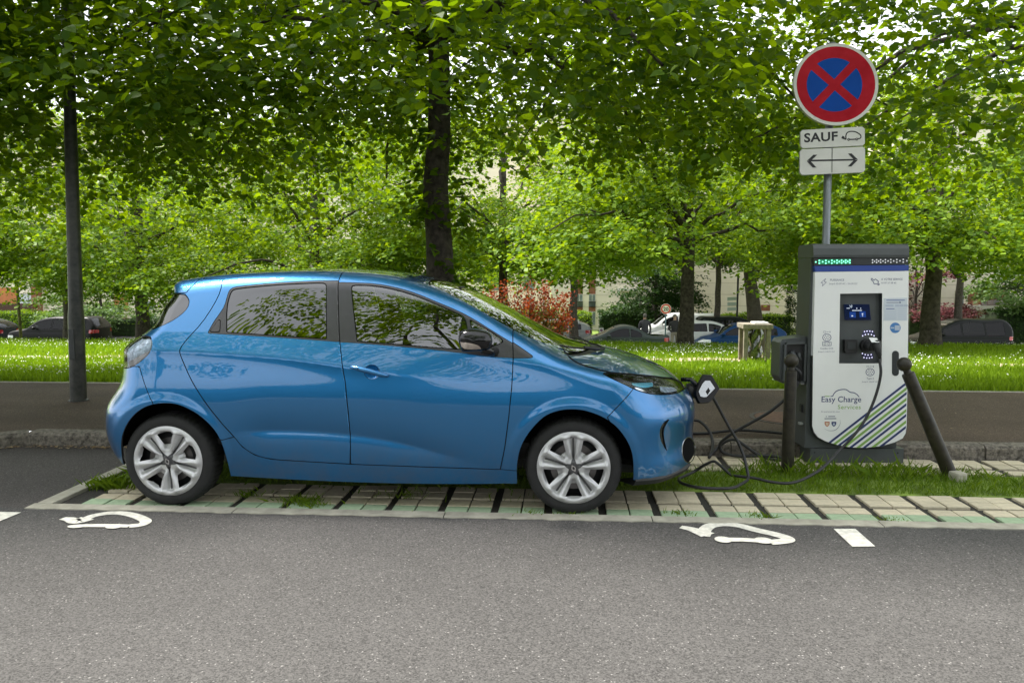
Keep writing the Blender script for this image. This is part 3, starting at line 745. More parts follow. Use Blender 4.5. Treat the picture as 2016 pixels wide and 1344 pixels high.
panel('fender_trim', *P_ft, M_TRIM, car, -.001, .004)
# doors: painted skin, black window frame, glass
def split(P, s_fn, gap):
    s = s_fn(P[0]); return clip(P[0], P[1], s+gap*.5), clip(P[0], P[1], gap*.5-s)
dlo_f = hxz([(664, 555.5), (700, 556.2), (740, 558), (780.6, 565.5), (820.8, 577.5), (861, 594.5), (901, 611), (935, 629), (975, 654.5), (1012, 677), (1012, 705), (961, 701.5), (901, 693.5), (800, 683), (702, 675), (664, 673)])
gl_f = hxz([(691.5, 569), (693, 563), (699, 560.5), (740, 562), (780, 569.8), (820, 582), (861, 599), (900, 616), (914, 623), (919, 640), (926, 686.5), (901, 687.5), (800, 679), (703, 671)])
gl_q = hxz([(925, 629), (960, 648.5), (988, 666.5), (990, 672), (985, 676), (960, 684), (936, 688), (930, 655)])
frm, P_fd = split(P_fd, by(rounded(dlo_f, 1), XZ), .002)
gf, frm = split(frm, by(rounded(gl_f, 2, 55), XZ), .006); gq, frm = split(frm, by(rounded(gl_q, 1), XZ), .006)
hnd = np.array([hit([(732.3+15.5*math.cos(a), 732+14.5*math.sin(a))])[0] for a in np.linspace(0, 2*math.pi, 24, endpoint=False)])
hrec, P_fd = split(P_fd, by(hnd[:, [0, 2]], XZ), .001)
fdoor = panel('front_door', *P_fd, M_BLUE, car)
panel('window_frame', *frm, M_TRIM, fdoor, -.002, .008)
panel('window_glass', *gf, M_GLASS_F, fdoor, -.005, 0)
panel('quarter_glass', *gq, M_GLASS_F, fdoor, -.005, 0)
hcen = hnd.mean(0); rho = np.hypot((hrec[0][:, 0]-hcen[0])/.052, (hrec[0][:, 2]-hcen[2])/.048)
hv = hrec[0]-gradF(hrec[0])*(.022*np.clip(1-rho**2, 0, 1)**.7)[:, None]
me = new_mesh('handle_recess', to_local(hv), polys=[hrec[1].astype(np.int32)]); smooth_mesh(me)
hr = link('handle_recess', me, M_BLUE, fdoor); c = hr.copy(); COL.objects.link(c); c.parent = MIRROR[fdoor]
hb = hit([(690, 722.5), (700, 724.5), (715, 728), (732, 731.5), (748, 735.5), (758, 738), (765, 739.5)]); hn = gradF(hb)
hb = hb+hn*np.array([.004, .016, .026, .030, .027, .018, .006])[:, None]
path = catmull(to_local(hb), 5); rr_ = .0165*np.clip(np.sin(np.linspace(.16, math.pi-.12, len(path)))**.45, .3, 1)
mb = MB().tube(path, rr_, 12); hd = mb.build('door_handle', M_BLUE, fdoor, True); c = hd.copy(); COL.objects.link(c); c.parent = MIRROR[fdoor]
kp = to_local(hit([(707.5, 726)])+gradF(hit([(707.5, 726)]))*.032)[0]
mb = MB().lathe([(.0, .0), (.0045, 0), (.0045, -.008)], 12, kp, 'y'); mb.build('keyhole', M_GLOSSBLK, fdoor)
dlo_r = hxz([(408.5, 656), (414, 645), (421, 632.6), (433, 616), (442, 602), (448, 580), (452, 570), (460, 565.3), (473, 563), (541.6, 556.3), (600, 553.3), (634, 552.3), (668, 552.5), (668, 673), (642, 671), (541.6, 663.7), (461, 659)])
gl_r = hxz([(446, 604), (452.5, 579), (457, 571.5), (466, 567.5), (541.6, 560.2), (600, 557.2), (635, 556.3), (641, 558.5), (642.5, 564), (642.5, 666.5), (541, 659.8), (446, 653.5)])
frm, P_rd = split(P_rd, by(rounded(dlo_r, 1, 75), XZ), .002)
gr, frm = split(frm, by(rounded(gl_r, 1), XZ), .006)
hp = hxz([(412.5, 652.5), (427.5, 632), (431, 628.5), (434, 629.5), (433, 650), (431, 653.5)])
hpl, frm = split(frm, by(rounded(hp, 1, 100), XZ), .004)
rdoor = panel('rear_door', *P_rd, M_BLUE, car)
panel('window_frame', *frm, M_TRIM, rdoor, -.002, .008)
panel('window_glass', *gr, M_GLASS_R, rdoor, -.005, 0)
panel('door_handle', *hpl, M_TRIM, rdoor, .001, .006)
# lamps
def lamp(name, P, inner_off, inner_mat, label=None):
    o = panel(name, *P, inner_mat, car, inner_off, 0.0)
    panel('lens', *P, M_LENS, o, 0.0, .004)
    return o
headlamp = lamp('headlamp', P_hl, -.045, M_LAMPDK); taillamp = lamp('tail_lamp', P_tl, -.022, M_LAMPIN)
def patch_on(name, px, off, m, parent, rnd=1):
    pl = rounded(hxz(px), rnd, 80); s = by(pl, XZ, lambda V: V[:, 1] > .2)
    base_ = P_hl if parent is headlamp else P_tl
    a = clip(base_[0], base_[1], s(base_[0])); return panel(name, *a, m, parent, off, .01)
patch_on('light_guide', [(1243, 751), (1262, 750), (1288, 748.5), (1289, 757), (1270, 761), (1252, 757)], -.016, M_LAMPBL, headlamp)
patch_on('reflector', [(1248, 759), (1268, 763), (1277, 769), (1262, 768)], -.014, M_CHROME, headlamp)
patch_on('reflector', [(1303, 756), (1331, 757), (1338, 764), (1306, 770)], -.022, M_LAMPIN, headlamp)
patch_on('lamp_strip', [(250, 712), (270, 702), (288, 692), (298, 690), (286, 702), (266, 718), (252, 724)], -.010, mat('smoked_lens', (.22, .20, .19), .2, coat=1.0), taillamp)
panel('fog_lamp', *P_fog, M_MATTE, fbump, -.004, 0); panel('air_curtain', *P_cre, M_GLOSSBLK, fbump, -.008, .004)
ring = catmull(fog, 3, True); ring = np.concatenate([ring, ring[:2]])
for sgn in (1, -1):
    q = ring.copy(); q[:, 1] *= sgn; MB().tube(to_local(q), .0032, 8, False).build('fog_ring', M_BADGE, fbump, True)
# dark inner lining of the shell, seen in gaps and through the glass
IV, IT = shell_grid(.03); IV, IT = clip(IV, IT, ZBOT(IV[:, 0])+.05-IV[:, 2]); IV, IT = clip(IV, IT, -IV[:, 1])
IV, IT = clip(IV, IT, -(arch_s(IV)-.006))
for pl, ax, gd in ((gl_f, XZ, None), (gl_q, XZ, None), (gl_r, XZ, None), (ws_poly, XW, lambda V: (V[:, 2] > .9) & (V[:, 0] > 1.4)), (rg_poly, XZ, None), (tl, XZ, lambda V: V[:, 1] > .35), (hl, XZ, lambda V: V[:, 1] > .05)):
    IV, IT = clip(IV, IT, .006-by(pl, ax, gd)(IV))
panel('body_lining', IV, IT, M_INT, car, -.021, 0, mirror='join')
# wheel wells, floor, underside
for ax in AXLES:
    for sgn in (1, -1):
        a = np.radians(np.linspace(-4, 172, 40)); V = []
        for w_, r_ in ((.80, .372), (.50, .372), (.50, .02)):
            V += [(ax+r_*math.cos(t)-CAR_MID, -sgn*w_, .30+r_*math.sin(t)) for t in a]
        F = [(k*40+i, k*40+i+1, (k+1)*40+i+1, (k+1)*40+i) for k in range(2) for i in range(39)]
        link('wheel_well', new_mesh('wheel_well', V, faces=F), M_MATTE, car)
mb = MB().box((1.31-CAR_MID, 0, .235), (1.80, 1.50, .09), 0, .02).box((3.06-CAR_MID, 0, .22), (.50, 1.1, .06), 0, .02).box((1.31-CAR_MID, 0, .30), (3.2, .95, .1), 0, .02)
mb.build('underbody', M_BLACK, car)
lip = hit([(1250, 943), (1280, 940.5), (1305, 936.5), (1339, 923.5), (1358, 911)]); lp = lip.copy()
far = np.array([(3.36, .32, .235), (3.39, .15, .245), (3.395, 0, .25)]); lp = np.concatenate([lp, far]); lp = catmull(lp, 4); V = []
for x, w_, z in lp: V += [(x-.004, w_-.004, z+.012), (x+.006, w_+.004, z-.012), (x-.01, w_-.008, z-.042), (x-.12, w_*.8, z-.045)]
n = len(lp); V = np.array(V); F = [(4*i+j, 4*i+4+j, 4*i+5+j, 4*i+1+j) for i in range(n-1) for j in range(3)]
Vm = V.copy(); Vm[:, 1] *= -1; F2 = F+[tuple(k+len(V) for k in f[::-1]) for f in F]
link('bumper_lip', new_mesh('bumper_lip', to_local(np.concatenate([V, Vm])), faces=F2), M_BLACK, fbump)
# wheels
def hub_h(r, a):
    """height of the wheel cover at radius r, angle a from the middle of a window"""
    half = math.pi/5; t = np.abs(a)/half
    dish = .018*np.clip(r/.20, 0, 1)**1.6
    arm = np.exp(-((t-.62)/.17)**2)*.020*sstep(.045, .10, r)*sstep(.222, .19, r)
    groove = -.016*sstep(.78, .92, t)*sstep(.03, .06, r)*sstep(.205, .185, r)
    rim = .012*sstep(.185, .200, r)-.012*sstep(.214, .226, r)
    inner = -.030*sstep(.40, .15, t)*sstep(.06, .10, r)*sstep(.20, .18, r)
    return dish*.4+arm+groove+rim+inner+.006*sstep(.06, .03, r)
def window_s(r, a):
    half_w = .018+.43*np.maximum(r-.105, 0)
    u = np.abs(r*np.sin(a)); v = r*np.cos(a)
    return np.maximum(np.maximum(u-half_w, r-.185), .105+3.0*u*u-v)
def wheel(axx, sgn, rot):
    wl_ = thing('wheel', None, None, (axx-CAR_MID, -sgn*.835, .292)); wl_.parent = car
    if sgn < 0: wl_.rotation_euler = (0, 0, math.pi)
    # local: outside face toward -y; x right, z up
    prof = [(.195, .16), (.222, .185), (.262, .190), (.287, .178), (.297, .165), (.3025, .140), (.304, .10), (.3025, .055), (.296, .030), (.284, .012), (.262, .002), (.232, .004), (.215, .016), (.205, .03)]
    seg = 216; a = np.linspace(0, 2*math.pi, seg, endpoint=False); V = []
    for i, (r_, y_) in enumerate(prof):
        rr2 = np.full(seg, r_)
        if 4 <= i <= 8: rr2 = rr2-np.where((np.arange(seg) % 4) == 0, .0055 if i in (4, 8) else .0035, 0)
        zz = rr2*np.sin(a); xx = rr2*np.cos(a)
        fl = zz < -.2905; zz = np.where(fl, -.2905-(zz+.2905)*.0, zz)
        V.append(np.stack([xx, np.full(seg, y_)-.006*(np.exp(-((np.abs(a-1.5*math.pi))/.22)**2) if 8 <= i <= 11 else 0), zz], 1))
    n = len(prof); F = [(i*seg+j, i*seg+(j+1) % seg, (i+1)*seg+(j+1) % seg, (i+1)*seg+j) for i in range(n-1) for j in range(seg)]
    me = new_mesh('tyre', np.concatenate(V), faces=F); smooth_mesh(me); me.set_sharp_from_angle(angle=R(35)); link('tyre', me, M_RUBBER, wl_)
    # cover
    nr, na = 46, 300; rr3 = np.linspace(.0, .227, nr); aa = np.linspace(0, 2*math.pi, na, endpoint=False)
    Rg, Ag = np.meshgrid(rr3, aa, indexing='ij'); loc = (Ag-rot+math.pi/5) % (2*math.pi/5)-math.pi/5
    hgt = hub_h(Rg, loc); Vc = np.stack([Rg*np.cos(Ag), .012-hgt, Rg*np.sin(Ag)], -1).reshape(-1, 3)
    i = np.arange((nr-1)*na); ra, ca = i//na, i % na; p0 = ra*na+ca; p1 = ra*na+(ca+1) % na
    T = np.concatenate([np.stack([p0, p1, p0+na], 1), np.stack([p1, p1+na, p0+na], 1)])
    def wf(V_, fn):
        r_ = np.hypot(V_[:, 0], V_[:, 2]); an = np.arctan2(V_[:, 2], V_[:, 0]); lo = (an-rot+math.pi/5) % (2*math.pi/5)-math.pi/5; return fn(r_, lo)
    Vc, T = clip(Vc, T, -wf(Vc, window_s))
    def dark_s(r_, lo):
        d = math.pi/5-np.abs(lo); u = r_*np.sin(d)
        return np.minimum(np.maximum(np.maximum(u-.0062, r_-.186), .03-r_), r_-.043-.012*np.cos(5*lo+math.pi))
    s_ = wf(Vc, dark_s); Vd, Td = clip(Vc, T, s_); Vs, Ts = clip(Vc, T, -s_)
    me = new_mesh('wheel_cover', Vs, polys=[Ts.astype(np.int32)]); smooth_mesh(me); wc = link('wheel_cover', me, M_SILVER, wl_)
    me = new_mesh('cover_inlay', Vd-np.array([0, -.0008, 0]), polys=[Td.astype(np.int32)]); smooth_mesh(me); link('cover_inlay', me, M_GUN, wl_)
    MB().lathe([(.227, .012), (.229, .022), (.226, .05)], 64, (0, 0, 0), 'y', False).build('cover_rim', M_SILVER, wl_, True)
    mb = MB().lathe([(.0, .06), (.21, .06), (.21, .075)], 40, (0, 0, 0), 'y').lathe([(.0, .045), (.05, .045), (.06, .06)], 24, (0, 0, 0), 'y')
    mb.build('steel_rim', M_BLACK, wl_, True)
    MB().lathe([(.09, .052), (.145, .052), (.145, .058)], 40, (0, 0, 0), 'y', False).build('brake_disc', mat('brake_iron', (.16, .15, .15), .45, metal=.8, var=.2), wl_)
    # diamond emblem
    fr = (np.array([0, -.0005, 0]), np.array([math.cos(.5), 0, math.sin(.5)]), np.array([-math.sin(.5), 0, math.cos(.5)]), np.array([0, -1., 0]))
    outer = [(0, .024), (.0135, .005), (.0135, -.005), (0, -.024), (-.0135, -.005), (-.0135, .005)]
    mb = MB()
    for k in range(6):
        p, q = np.array(outer[k]), np.array(outer[(k+1) % 6]); mb.prism([p, q, q*.55, p*.55], .003, .0065, fr)
    mb.build('emblem', M_CHROME, wl_)
    return wl_
wheel(0.0, 1, math.pi/2+.05); wheel(2.588, 1, -math.pi/2+.02); wheel(0.0, -1, 0.3); wheel(2.588, -1, .9)
# mirror
mo = np.array([(1355, 690), (1372, 642), (1425, 611), (1530, 600), (1640, 620), (1702, 652), (1730, 722), (1717, 790), (1690, 832), (1560, 846), (1430, 856), (1392, 842), (1362, 760)], float)/5.6+np.array([660, 540])
def mirror_house(sgn):
    mr_ = thing('side_mirror', None, None); mr_.parent = car
    pw = on_y(mo[:, 0], mo[:, 1], CAR_Y-.93); P = np.stack([pw[:, 0]-CAR_X0, pw[:, 2]], 1); P = catmull(P, 4, True); c0 = P.mean(0)
    V = []; sc = [.03, .3, .55, .75, .88, .96, 1.0, .97, .90, .6, .03]; dp = [.055, .052, .044, .033, .021, .010, -.02, -.05, -.062, -.066, -.066]
    for s_, d_ in zip(sc, dp): V += [(p[0], .93+d_, p[1]) for p in c0+(P-c0)*s_]
    V = np.array(V); V[:, 1] *= sgn; n = len(P); F = [(i*n+j, i*n+(j+1) % n, (i+1)*n+(j+1) % n, (i+1)*n+j) for i in range(len(sc)-1) for j in range(n)]
    me = new_mesh('mirror_cap', to_local(V), faces=[f[::-1] for f in F] if sgn > 0 else F); smooth_mesh(me); link('mirror_cap', me, M_GLOSSBLK, mr_)
    bl_ = np.array([(1376, 746), (1470, 750), (1560, 768), (1600, 795), (1610, 822), (1530, 830), (1395, 816)], float)/5.6+np.array([660, 540])
    pw = on_y(bl_[:, 0], bl_[:, 1], CAR_Y-.962); Q = rounded(np.stack([pw[:, 0]-CAR_X0, pw[:, 2]], 1), 1, 80)
    # indicator: follows the cap, slightly proud
    def capw(p):
        best = 0
        d = p-c0; an = math.atan2(d[1], d[0]); rr4 = np.hypot(*(P-c0).T); aa = np.arctan2(*(P-c0).T[::-1]); j = np.argmin(np.abs((aa-an+math.pi) % (2*math.pi)-math.pi)); s_ = np.hypot(*d)/rr4[j]
        return .93+np.interp(s_, sc[:7], dp[:7])
    Qc = Q.mean(0); rings = [Q, Qc+(Q-Qc)*.75, Qc+(Q-Qc)*.4, Qc+(Q-Qc)*.02]; V = []
    for k, rg_ in enumerate(rings): V += [(p[0], (capw(p)+.0035)*sgn, p[1]) for p in rg_]
    n = len(Q); F = [(i*n+j, i*n+(j+1) % n, (i+1)*n+(j+1) % n, (i+1)*n+j) for i in range(3) for j in range(n)]
    me = new_mesh('indicator', to_local(V), faces=F); smooth_mesh(me); link('indicator', me, mat('indicator_lens', (.45, .38, .34), .2, coat=1.0, var=.25, scale=40), mr_)
    b0 = hit([(975, 693)])[0]
    MB().tube(to_local([(b0[0], (b0[1]-.02)*sgn, b0[2]), (b0[0]-.02, .85*sgn, b0[2]+.005), (b0[0]-.06, .92*sgn, b0[2]+.03)]), [.03, .026, .03], 10).build('mirror_arm', M_GLOSSBLK, mr_, True)
mirror_house(1); mirror_house(-1)
# wipers, interior
def on_ws(x, w_, up): 
    z = float(T_top(np.array([x]), np.array([abs(w_)]))[0]); return (x, w_, z+up)
for (xa, wa, xb_, wb) in ((2.66, .34, 2.50, .50), (2.70, -.10, 2.58, -.58)):
    pts = [on_ws(xa+(xb_-xa)*t, wa+(wb-wa)*t, .012) for t in np.linspace(0, 1, 8)]
    MB().tube(to_local(pts), .007, 6).build('wiper', M_BLACK, car)
mb = MB().tube(to_local([(2.66, .34, .99), (2.76, .30, .975), (2.80, .2, .97)]), .012, 8); mb.build('wiper_arm', M_BLACK, car)
def seat(x, w_, rear=False):
    wd = .50 if not rear else 1.15; mb = MB()
    mb.box((x-CAR_MID, -w_, .50), (.50, wd, .16), 0, .05)
    s_ = thing('rear_bench' if rear else 'front_seat', None, None); s_.parent = car; mb.build('seat_base', M_SEAT, s_, auto=40)
    bm = bmesh.new(); bmesh.ops.create_cube(bm, size=1.0)
    bmesh.ops.bevel(bm, geom=list(bm.edges), offset=.18, segments=3, profile=.6, affect='EDGES')
    M4 = Matrix.Translation(Vector((x-.30-CAR_MID, -w_, .80))) @ Matrix.Rotation(R(-18), 4, 'Y') @ Matrix.Diagonal((.15, wd, .66, 1)); bm.transform(M4)
    me = bpy.data.meshes.new('backrest'); bm.to_mesh(me); bm.free(); smooth_mesh(me); link('backrest', me, M_SEAT, s_)
    for ww in ((w_,) if not rear else (-.36, .36)):
        bm = bmesh.new(); bmesh.ops.create_cube(bm, size=1.0); bmesh.ops.bevel(bm, geom=list(bm.edges), offset=.25, segments=3, profile=.6, affect='EDGES')
        bm.transform(Matrix.Translation(Vector((x-.44-CAR_MID, -ww, 1.20))) @ Matrix.Rotation(R(-14), 4, 'Y') @ Matrix.Diagonal((.10, .26, .19, 1)))
        me = bpy.data.meshes.new('headrest'); bm.to_mesh(me); bm.free(); smooth_mesh(me); link('headrest', me, M_SEAT, s_)
seat(1.42, .36); seat(1.42, -.36); seat(.62, 0, True)
MB().box((1.3-CAR_MID, 0, .40), (2.6, 1.45, .04)).build('floor_pan', M_INT, car)
MB().box((2.28-CAR_MID, 0, .82), (.42, 1.34, .22), 0, .06).build('dashboard', M_INT, car, auto=40)
a = np.linspace(0, 2*math.pi, 33); cw = np.array([2.02-CAR_MID, .36, .93]); pts = np.stack([cw[0]-.18*np.sin(a)*.42, cw[1]+.18*np.cos(a), cw[2]+.18*np.sin(a)*.9], 1)
MB().tube(pts, .014, 8, False).build('steering_wheel', M_INT, car, True)
MB().box((1.78-CAR_MID, 0, 1.36), (.05, .22, .06), 0, .015).build('rear_view_mirror', M_BLACK, car)
stk = hit([(1029, 649.5), (1042, 655.5), (1040, 661), (1027, 654.5)])
me = new_mesh('permit_sticker', to_local(stk-gradF(stk)*.0065), faces=[(0, 1, 2, 3)]); link('permit_sticker', me, mat('sticker', (.42, .62, .55), .6), windscreen)
# charging flap with its diamond badge, opened on the nose, and the socket behind it
flap = thing('charging_flap', None, None); flap.parent = car
fo = np.array([(1369, 771), (1384, 739), (1391, 736.5), (1398, 737), (1402, 739), (1416, 762), (1415, 768), (1400, 790), (1392, 793), (1380, 794), (1375, 791)], float)
fp0 = np.array([CAR_X0+3.46, CAR_Y-.10, .70]); fn_ = np.array([.30, -.92, .22]); fn_ /= np.linalg.norm(fn_)
def flap_pts(px): return on_plane(px[:, 0], px[:, 1], fp0, fn_)-np.array([CAR_X0+CAR_MID, CAR_Y, 0])
def slab(name, px, d0, d1, m, sc2=1.0, parent=flap):
    A = flap_pts(px); c = A.mean(0); n = len(A); Bk = A+fn_*d0; Fr = c+(A-c)*sc2+fn_*d1
    V = np.concatenate([Bk, Fr]); F = [tuple(range(n)), tuple(range(2*n-1, n-1, -1))]+[(i, n+i, n+(i+1) % n, (i+1) % n) for i in range(n)]
    return link(name, new_mesh(name, V, faces=F), m, parent)
slab('flap_body', catmull(fo, 3, True), -.022, .004, mat('flap_black', (.008, .008, .009), .3, spec=.2), .94)
def px7(p): return np.array(p, float)/6.72+np.array([1160, 640])
dia_o = px7([(1525, 712), (1600, 712), (1680, 830), (1545, 968), (1500, 972), (1450, 960), (1420, 880), (1480, 760)]); dia_i = px7([(1575, 820), (1605, 870), (1560, 940), (1530, 885)])
for k in range(4):
    seq = [[0, 1, 2], [2, 3, 4], [4, 5, 6], [6, 7, 0]][k]; ii = dia_i
    inner = [ii[0], ii[1], ii[2], ii[3]]
    q = np.array([dia_o[seq[0]], dia_o[seq[1]], dia_o[seq[2]], inner[(k+1) % 4], inner[k]]) if True else None
    slab('badge_facet', dia_o.mean(0)+(q-dia_o.mean(0))*.84, .004, .010+.0008*k, M_BADGE, .99)
MB().tube([np.array([3.36-CAR_MID, -.02, .735]), np.array([3.42-CAR_MID, -.05, .738]), flap_pts(np.array([[1378., 760.]]))[0]-fn_*.02], .016, 10).build('flap_hinge', M_GLOSSBLK, flap, True)
MB().lathe([(0, .0), (.05, 0), (.055, .02), (.055, .06)], 20, (3.40-CAR_MID, -.02, .655), 'x').build('charging_socket', M_BLACK, flap, True)

# ------------------------------------------------------------------ charging station and street furniture
def on_lawn(px, py):
    v = ray(px, py)
    for y in np.arange(9.2, 70, .02):
        p = _C+v*(y/v[1])
        if p[2] <= float(lawnz(p[0], p[1])): return p
    return p
def text_mesh(body, height, align='LEFT', bold=0.0, spacing=1.0, width=None):
    cu = bpy.data.curves.new('t', 'FONT'); cu.body = body; cu.align_x = align; cu.size = 1.0; cu.offset = bold; cu.space_character = spacing; cu.resolution_u = 3
    ob = bpy.data.objects.new('t', cu); COL.objects.link(ob); dg = bpy.context.evaluated_depsgraph_get(); dg.update()
    me = bpy.data.meshes.new_from_object(ob.evaluated_get(dg)); COL.objects.unlink(ob); bpy.data.objects.remove(ob); bpy.data.curves.remove(cu)
    n = len(me.vertices); V = np.empty(n*3, np.float32); me.vertices.foreach_get('co', V); V = V.reshape(-1, 3)
    s = height/.72; V = V*s
    if width: V[:, 0] *= width/max(V[:, 0].max()-V[:, 0].min(), 1e-6)
    F = [tuple(p.vertices) for p in me.polygons]; bpy.data.meshes.remove(me)
    return V, F
class Face:
    """a flat face of a thing: pixels of the photograph <-> metres on the face; pieces sit at a stated height above it"""
    def __init__(s, p0, nrm, root, up=(0, 0, 1.0)):
        s.N = np.asarray(nrm, float)/np.linalg.norm(nrm); s.U = np.cross(np.asarray(up), s.N); s.U /= np.linalg.norm(s.U); s.W = np.cross(s.N, s.U)
        s.o = np.asarray(p0, float); s.root = root; s.off = np.array(root.location)
    def uv(s, pts):
        P = np.asarray(pts, float); q = on_plane(P[:, 0], P[:, 1], s.o, s.N)-s.o; return np.stack([q@s.U, q@s.W], 1)
    def fr(s): return (s.o-s.off, s.U, s.W, s.N)
    def plate(s, name, px, d0, d1, m, parent=None, uv=False):
        P = np.asarray(px, float) if uv else s.uv(px)
        return MB().prism(P, d0, d1, s.fr()).build(name, m, parent or s.root)
    def flat(s, name, polys, d, m, parent=None, uv=True):
        V, F = [], []; 
        for P in polys:
            P = np.asarray(P, float) if uv else s.uv(P); n = len(V)
            ar = np.sum(P[:, 0]*np.roll(P[:, 1], -1)-P[:, 1]*np.roll(P[:, 0], -1)); P = P if ar > 0 else P[::-1]
            V += [s.o-s.off+p[0]*s.U+p[1]*s.W+s.N*d for p in P]; F.append(tuple(range(n, n+len(P))))
        return link(name, new_mesh(name, V, faces=F), m, parent or s.root)
    def text(s, name, body, px, h_px, d, m, parent=None, align='LEFT', bold=0.0, spacing=1.0, w_px=None, tilt=0.0):
        p = s.uv([px, (px[0], px[1]-h_px), (px[0]+(w_px or 10), px[1])]); h = abs(p[1, 1]-p[0, 1]); wd = np.hypot(*(p[2]-p[0])) if w_px else None
        V, F = text_mesh(body, h, align, bold, spacing, wd); ca, sa = math.cos(tilt), math.sin(tilt)
        q = [s.o-s.off+(p[0, 0]+v[0]*ca-v[1]*sa)*s.U+(p[0, 1]+v[0]*sa+v[1]*ca)*s.W+s.N*d for v in V]
        return link(name, new_mesh(name, q, faces=F), m, parent or s.root)
def clip_poly(P, C):
    """convex clip of polygon P by convex polygon C"""
    C = np.asarray(C, float); ar = np.sum(C[:, 0]*np.roll(C[:, 1], -1)-C[:, 1]*np.roll(C[:, 0], -1)); C = C if ar > 0 else C[::-1]
    out = [np.asarray(p, float) for p in P]
    for a, b in zip(C, np.roll(C, -1, 0)):
        e = b-a; inp, out = out, []
        for i in range(len(inp)):
            p, q = inp[i-1], inp[i]; sp = e[0]*(p[1]-a[1])-e[1]*(p[0]-a[0]); sq = e[0]*(q[1]-a[1])-e[1]*(q[0]-a[0])
            if (sp >= 0) != (sq >= 0): out.append(p+(q-p)*sp/(sp-sq))
            if sq >= 0: out.append(q)
        if len(out) < 3: return None
    return np.array(out)
M_CAB = mat('cabinet_grey', (.060, .068, .070), .42, var=.12, scale=5, bump=.04, bscale=400)
M_CABD = mat('cabinet_dark', (.022, .026, .028), .4, var=.15, scale=8)
M_PANEL = mat('panel_white', (.80, .81, .81), .38, var=.03, scale=6, col2=(.78, .79, .785), coat=.2)
M_NAVY = mat('print_navy', (.018, .032, .145), .45)
M_GREENP = mat('print_green', (.22, .40, .085), .45)
M_PRINT = mat('print_greyblue', (.12, .13, .22), .5)
M_PALE = mat('print_pale', (.42, .48, .58), .5)
M_BAND = mat('band_blue', (.02, .055, .28), .4)
M_LEDG = mat('led_green', (.1, .6, .35), .3, emit=((.25, 1.0, .62), .8))
M_LEDW = mat('led_white', (.6, .6, .62), .3, emit=((.75, .78, .85), .15))
M_LEDV = mat('led_violet', (.6, .6, .8), .3, emit=((.72, .70, 1.0), .6))
M_LEDB = mat('led_backing', (.004, .16, .075), .4, emit=((.0, .35, .15), .12))
M_LEDVB = mat('led_glow_blue', (.03, .03, .10), .4)
M_SCREEN = mat('screen', (.004, .006, .02), .08, emit=((.01, .03, .12), .10), coat=1.0)
M_SCRB = mat('screen_tile', (.01, .04, .2), .1, emit=((.02, .07, .32), .15)); M_SCRT = mat('screen_text', (.6, .65, .75), .3, emit=((.7, .75, .9), .2))

CO = on_z(1689, 912.5); CN = np.array([math.sin(YAW), -math.cos(YAW), 0])
cs = thing('charging_station', 'grey and white charging cabinet with green lights and striped panel behind the bollards', 'charger', tuple(CO))
cf = Face(CO, CN, cs)
q = cf.uv([(1601, 500), (1787, 500), (1690, 480), (1690, 507), (1690, 883), (1597, 890), (1781, 890)])
uL, uR, vT, vC, vP, uPl, uPr = q[0, 0], q[1, 0], q[2, 1], q[3, 1], q[4, 1], q[5, 0], q[6, 0]
DP = .30
def cabinet(u0, u1, prof):
    """side profile (depth d toward camera, height v) swept across u"""
    P = np.array(prof); n = len(P); mb = MB()
    A = [CO-cf.off+u0*cf.U+d*cf.N+v*cf.W for d, v in P]; B = [CO-cf.off+u1*cf.U+d*cf.N+v*cf.W for d, v in P]
    return mb.add(A+B, [tuple(range(n)), tuple(range(2*n-1, n-1, -1))]+[(i, n+i, n+(i+1) % n, (i+1) % n) for i in range(n)])
cabinet(uL, uR, [(-DP, vP), (-.035, vP), (-.035, vC-.004), (-DP, vC-.004)]).build('cabinet', M_CAB, cs)
cabinet(uL-.004, uR+.004, [(-DP-.004, vC), (.012, vC), (.016, vC+.02), (.010, vT-.035), (-.002, vT-.010), (-.02, vT), (-DP+.03, vT-.004), (-DP-.004, vT-.02)]).build('top_cap', M_CAB, cs)
cabinet(uPl, uPr, [(-DP+.01, -.05), (-.014, -.05), (-.014, vP-.003), (-DP+.01, vP-.003)]).build('plinth', M_CABD if False else M_CAB, cs)
for px_ in ((1605, 891), (1769, 892)): cf.flat('bolt_hole', [circle(*cf.uv([px_])[0], .007, 10)], -.0125, M_BLACK)
panel_px = [(1604, 535.5), (1788, 533.5), (1787, 640), (1785.5, 760), (1784, 838), (1782, 852), (1776, 862), (1760, 870), (1735, 877), (1705, 880.5), (1675, 880), (1648, 875), (1625, 868), (1610, 860), (1602, 850), (1598.5, 838), (1600, 700)]
panel_uv = cf.uv(panel_px); rec = cf.uv([(1653, 578), (1736, 577), (1735, 715), (1651, 715)])
key = np.concatenate([panel_uv[:1], panel_uv[1:], panel_uv[:1], rec[:1], rec[::-1][:3], rec[:1]])
# keyhole outline: round the outside, then round the recess the other way
key = np.concatenate([panel_uv, panel_uv[:1], [rec[0], rec[3], rec[2], rec[1], rec[0]]]) if np.sum(panel_uv[:, 0]*np.roll(panel_uv[:, 1], -1)-panel_uv[:, 1]*np.roll(panel_uv[:, 0], -1)) < 0 else key
me_ = MB().prism(key, -.034, .008, cf.fr()); fp = me_.build('front_panel', M_PANEL, cs)
mb = MB()
edge = panel_uv[9-9:]; E2 = [p for p in panel_uv[3:]]+[panel_uv[0]]
B = band2d(np.array(panel_uv[2:]), .010); mb.prism(B, -.034, .004, cf.fr()); mb.build('panel_seal', M_CABD, fp)
cf.plate('blue_band', [(1603, 523.5), (1788, 521.5), (1788, 533), (1604, 535)], -.034, .0075, M_BAND)
cf.plate('light_strip', [(1602, 508.5), (1787, 506.5), (1788, 520.5), (1602.5, 522.5)], -.034, .003, M_CABD)
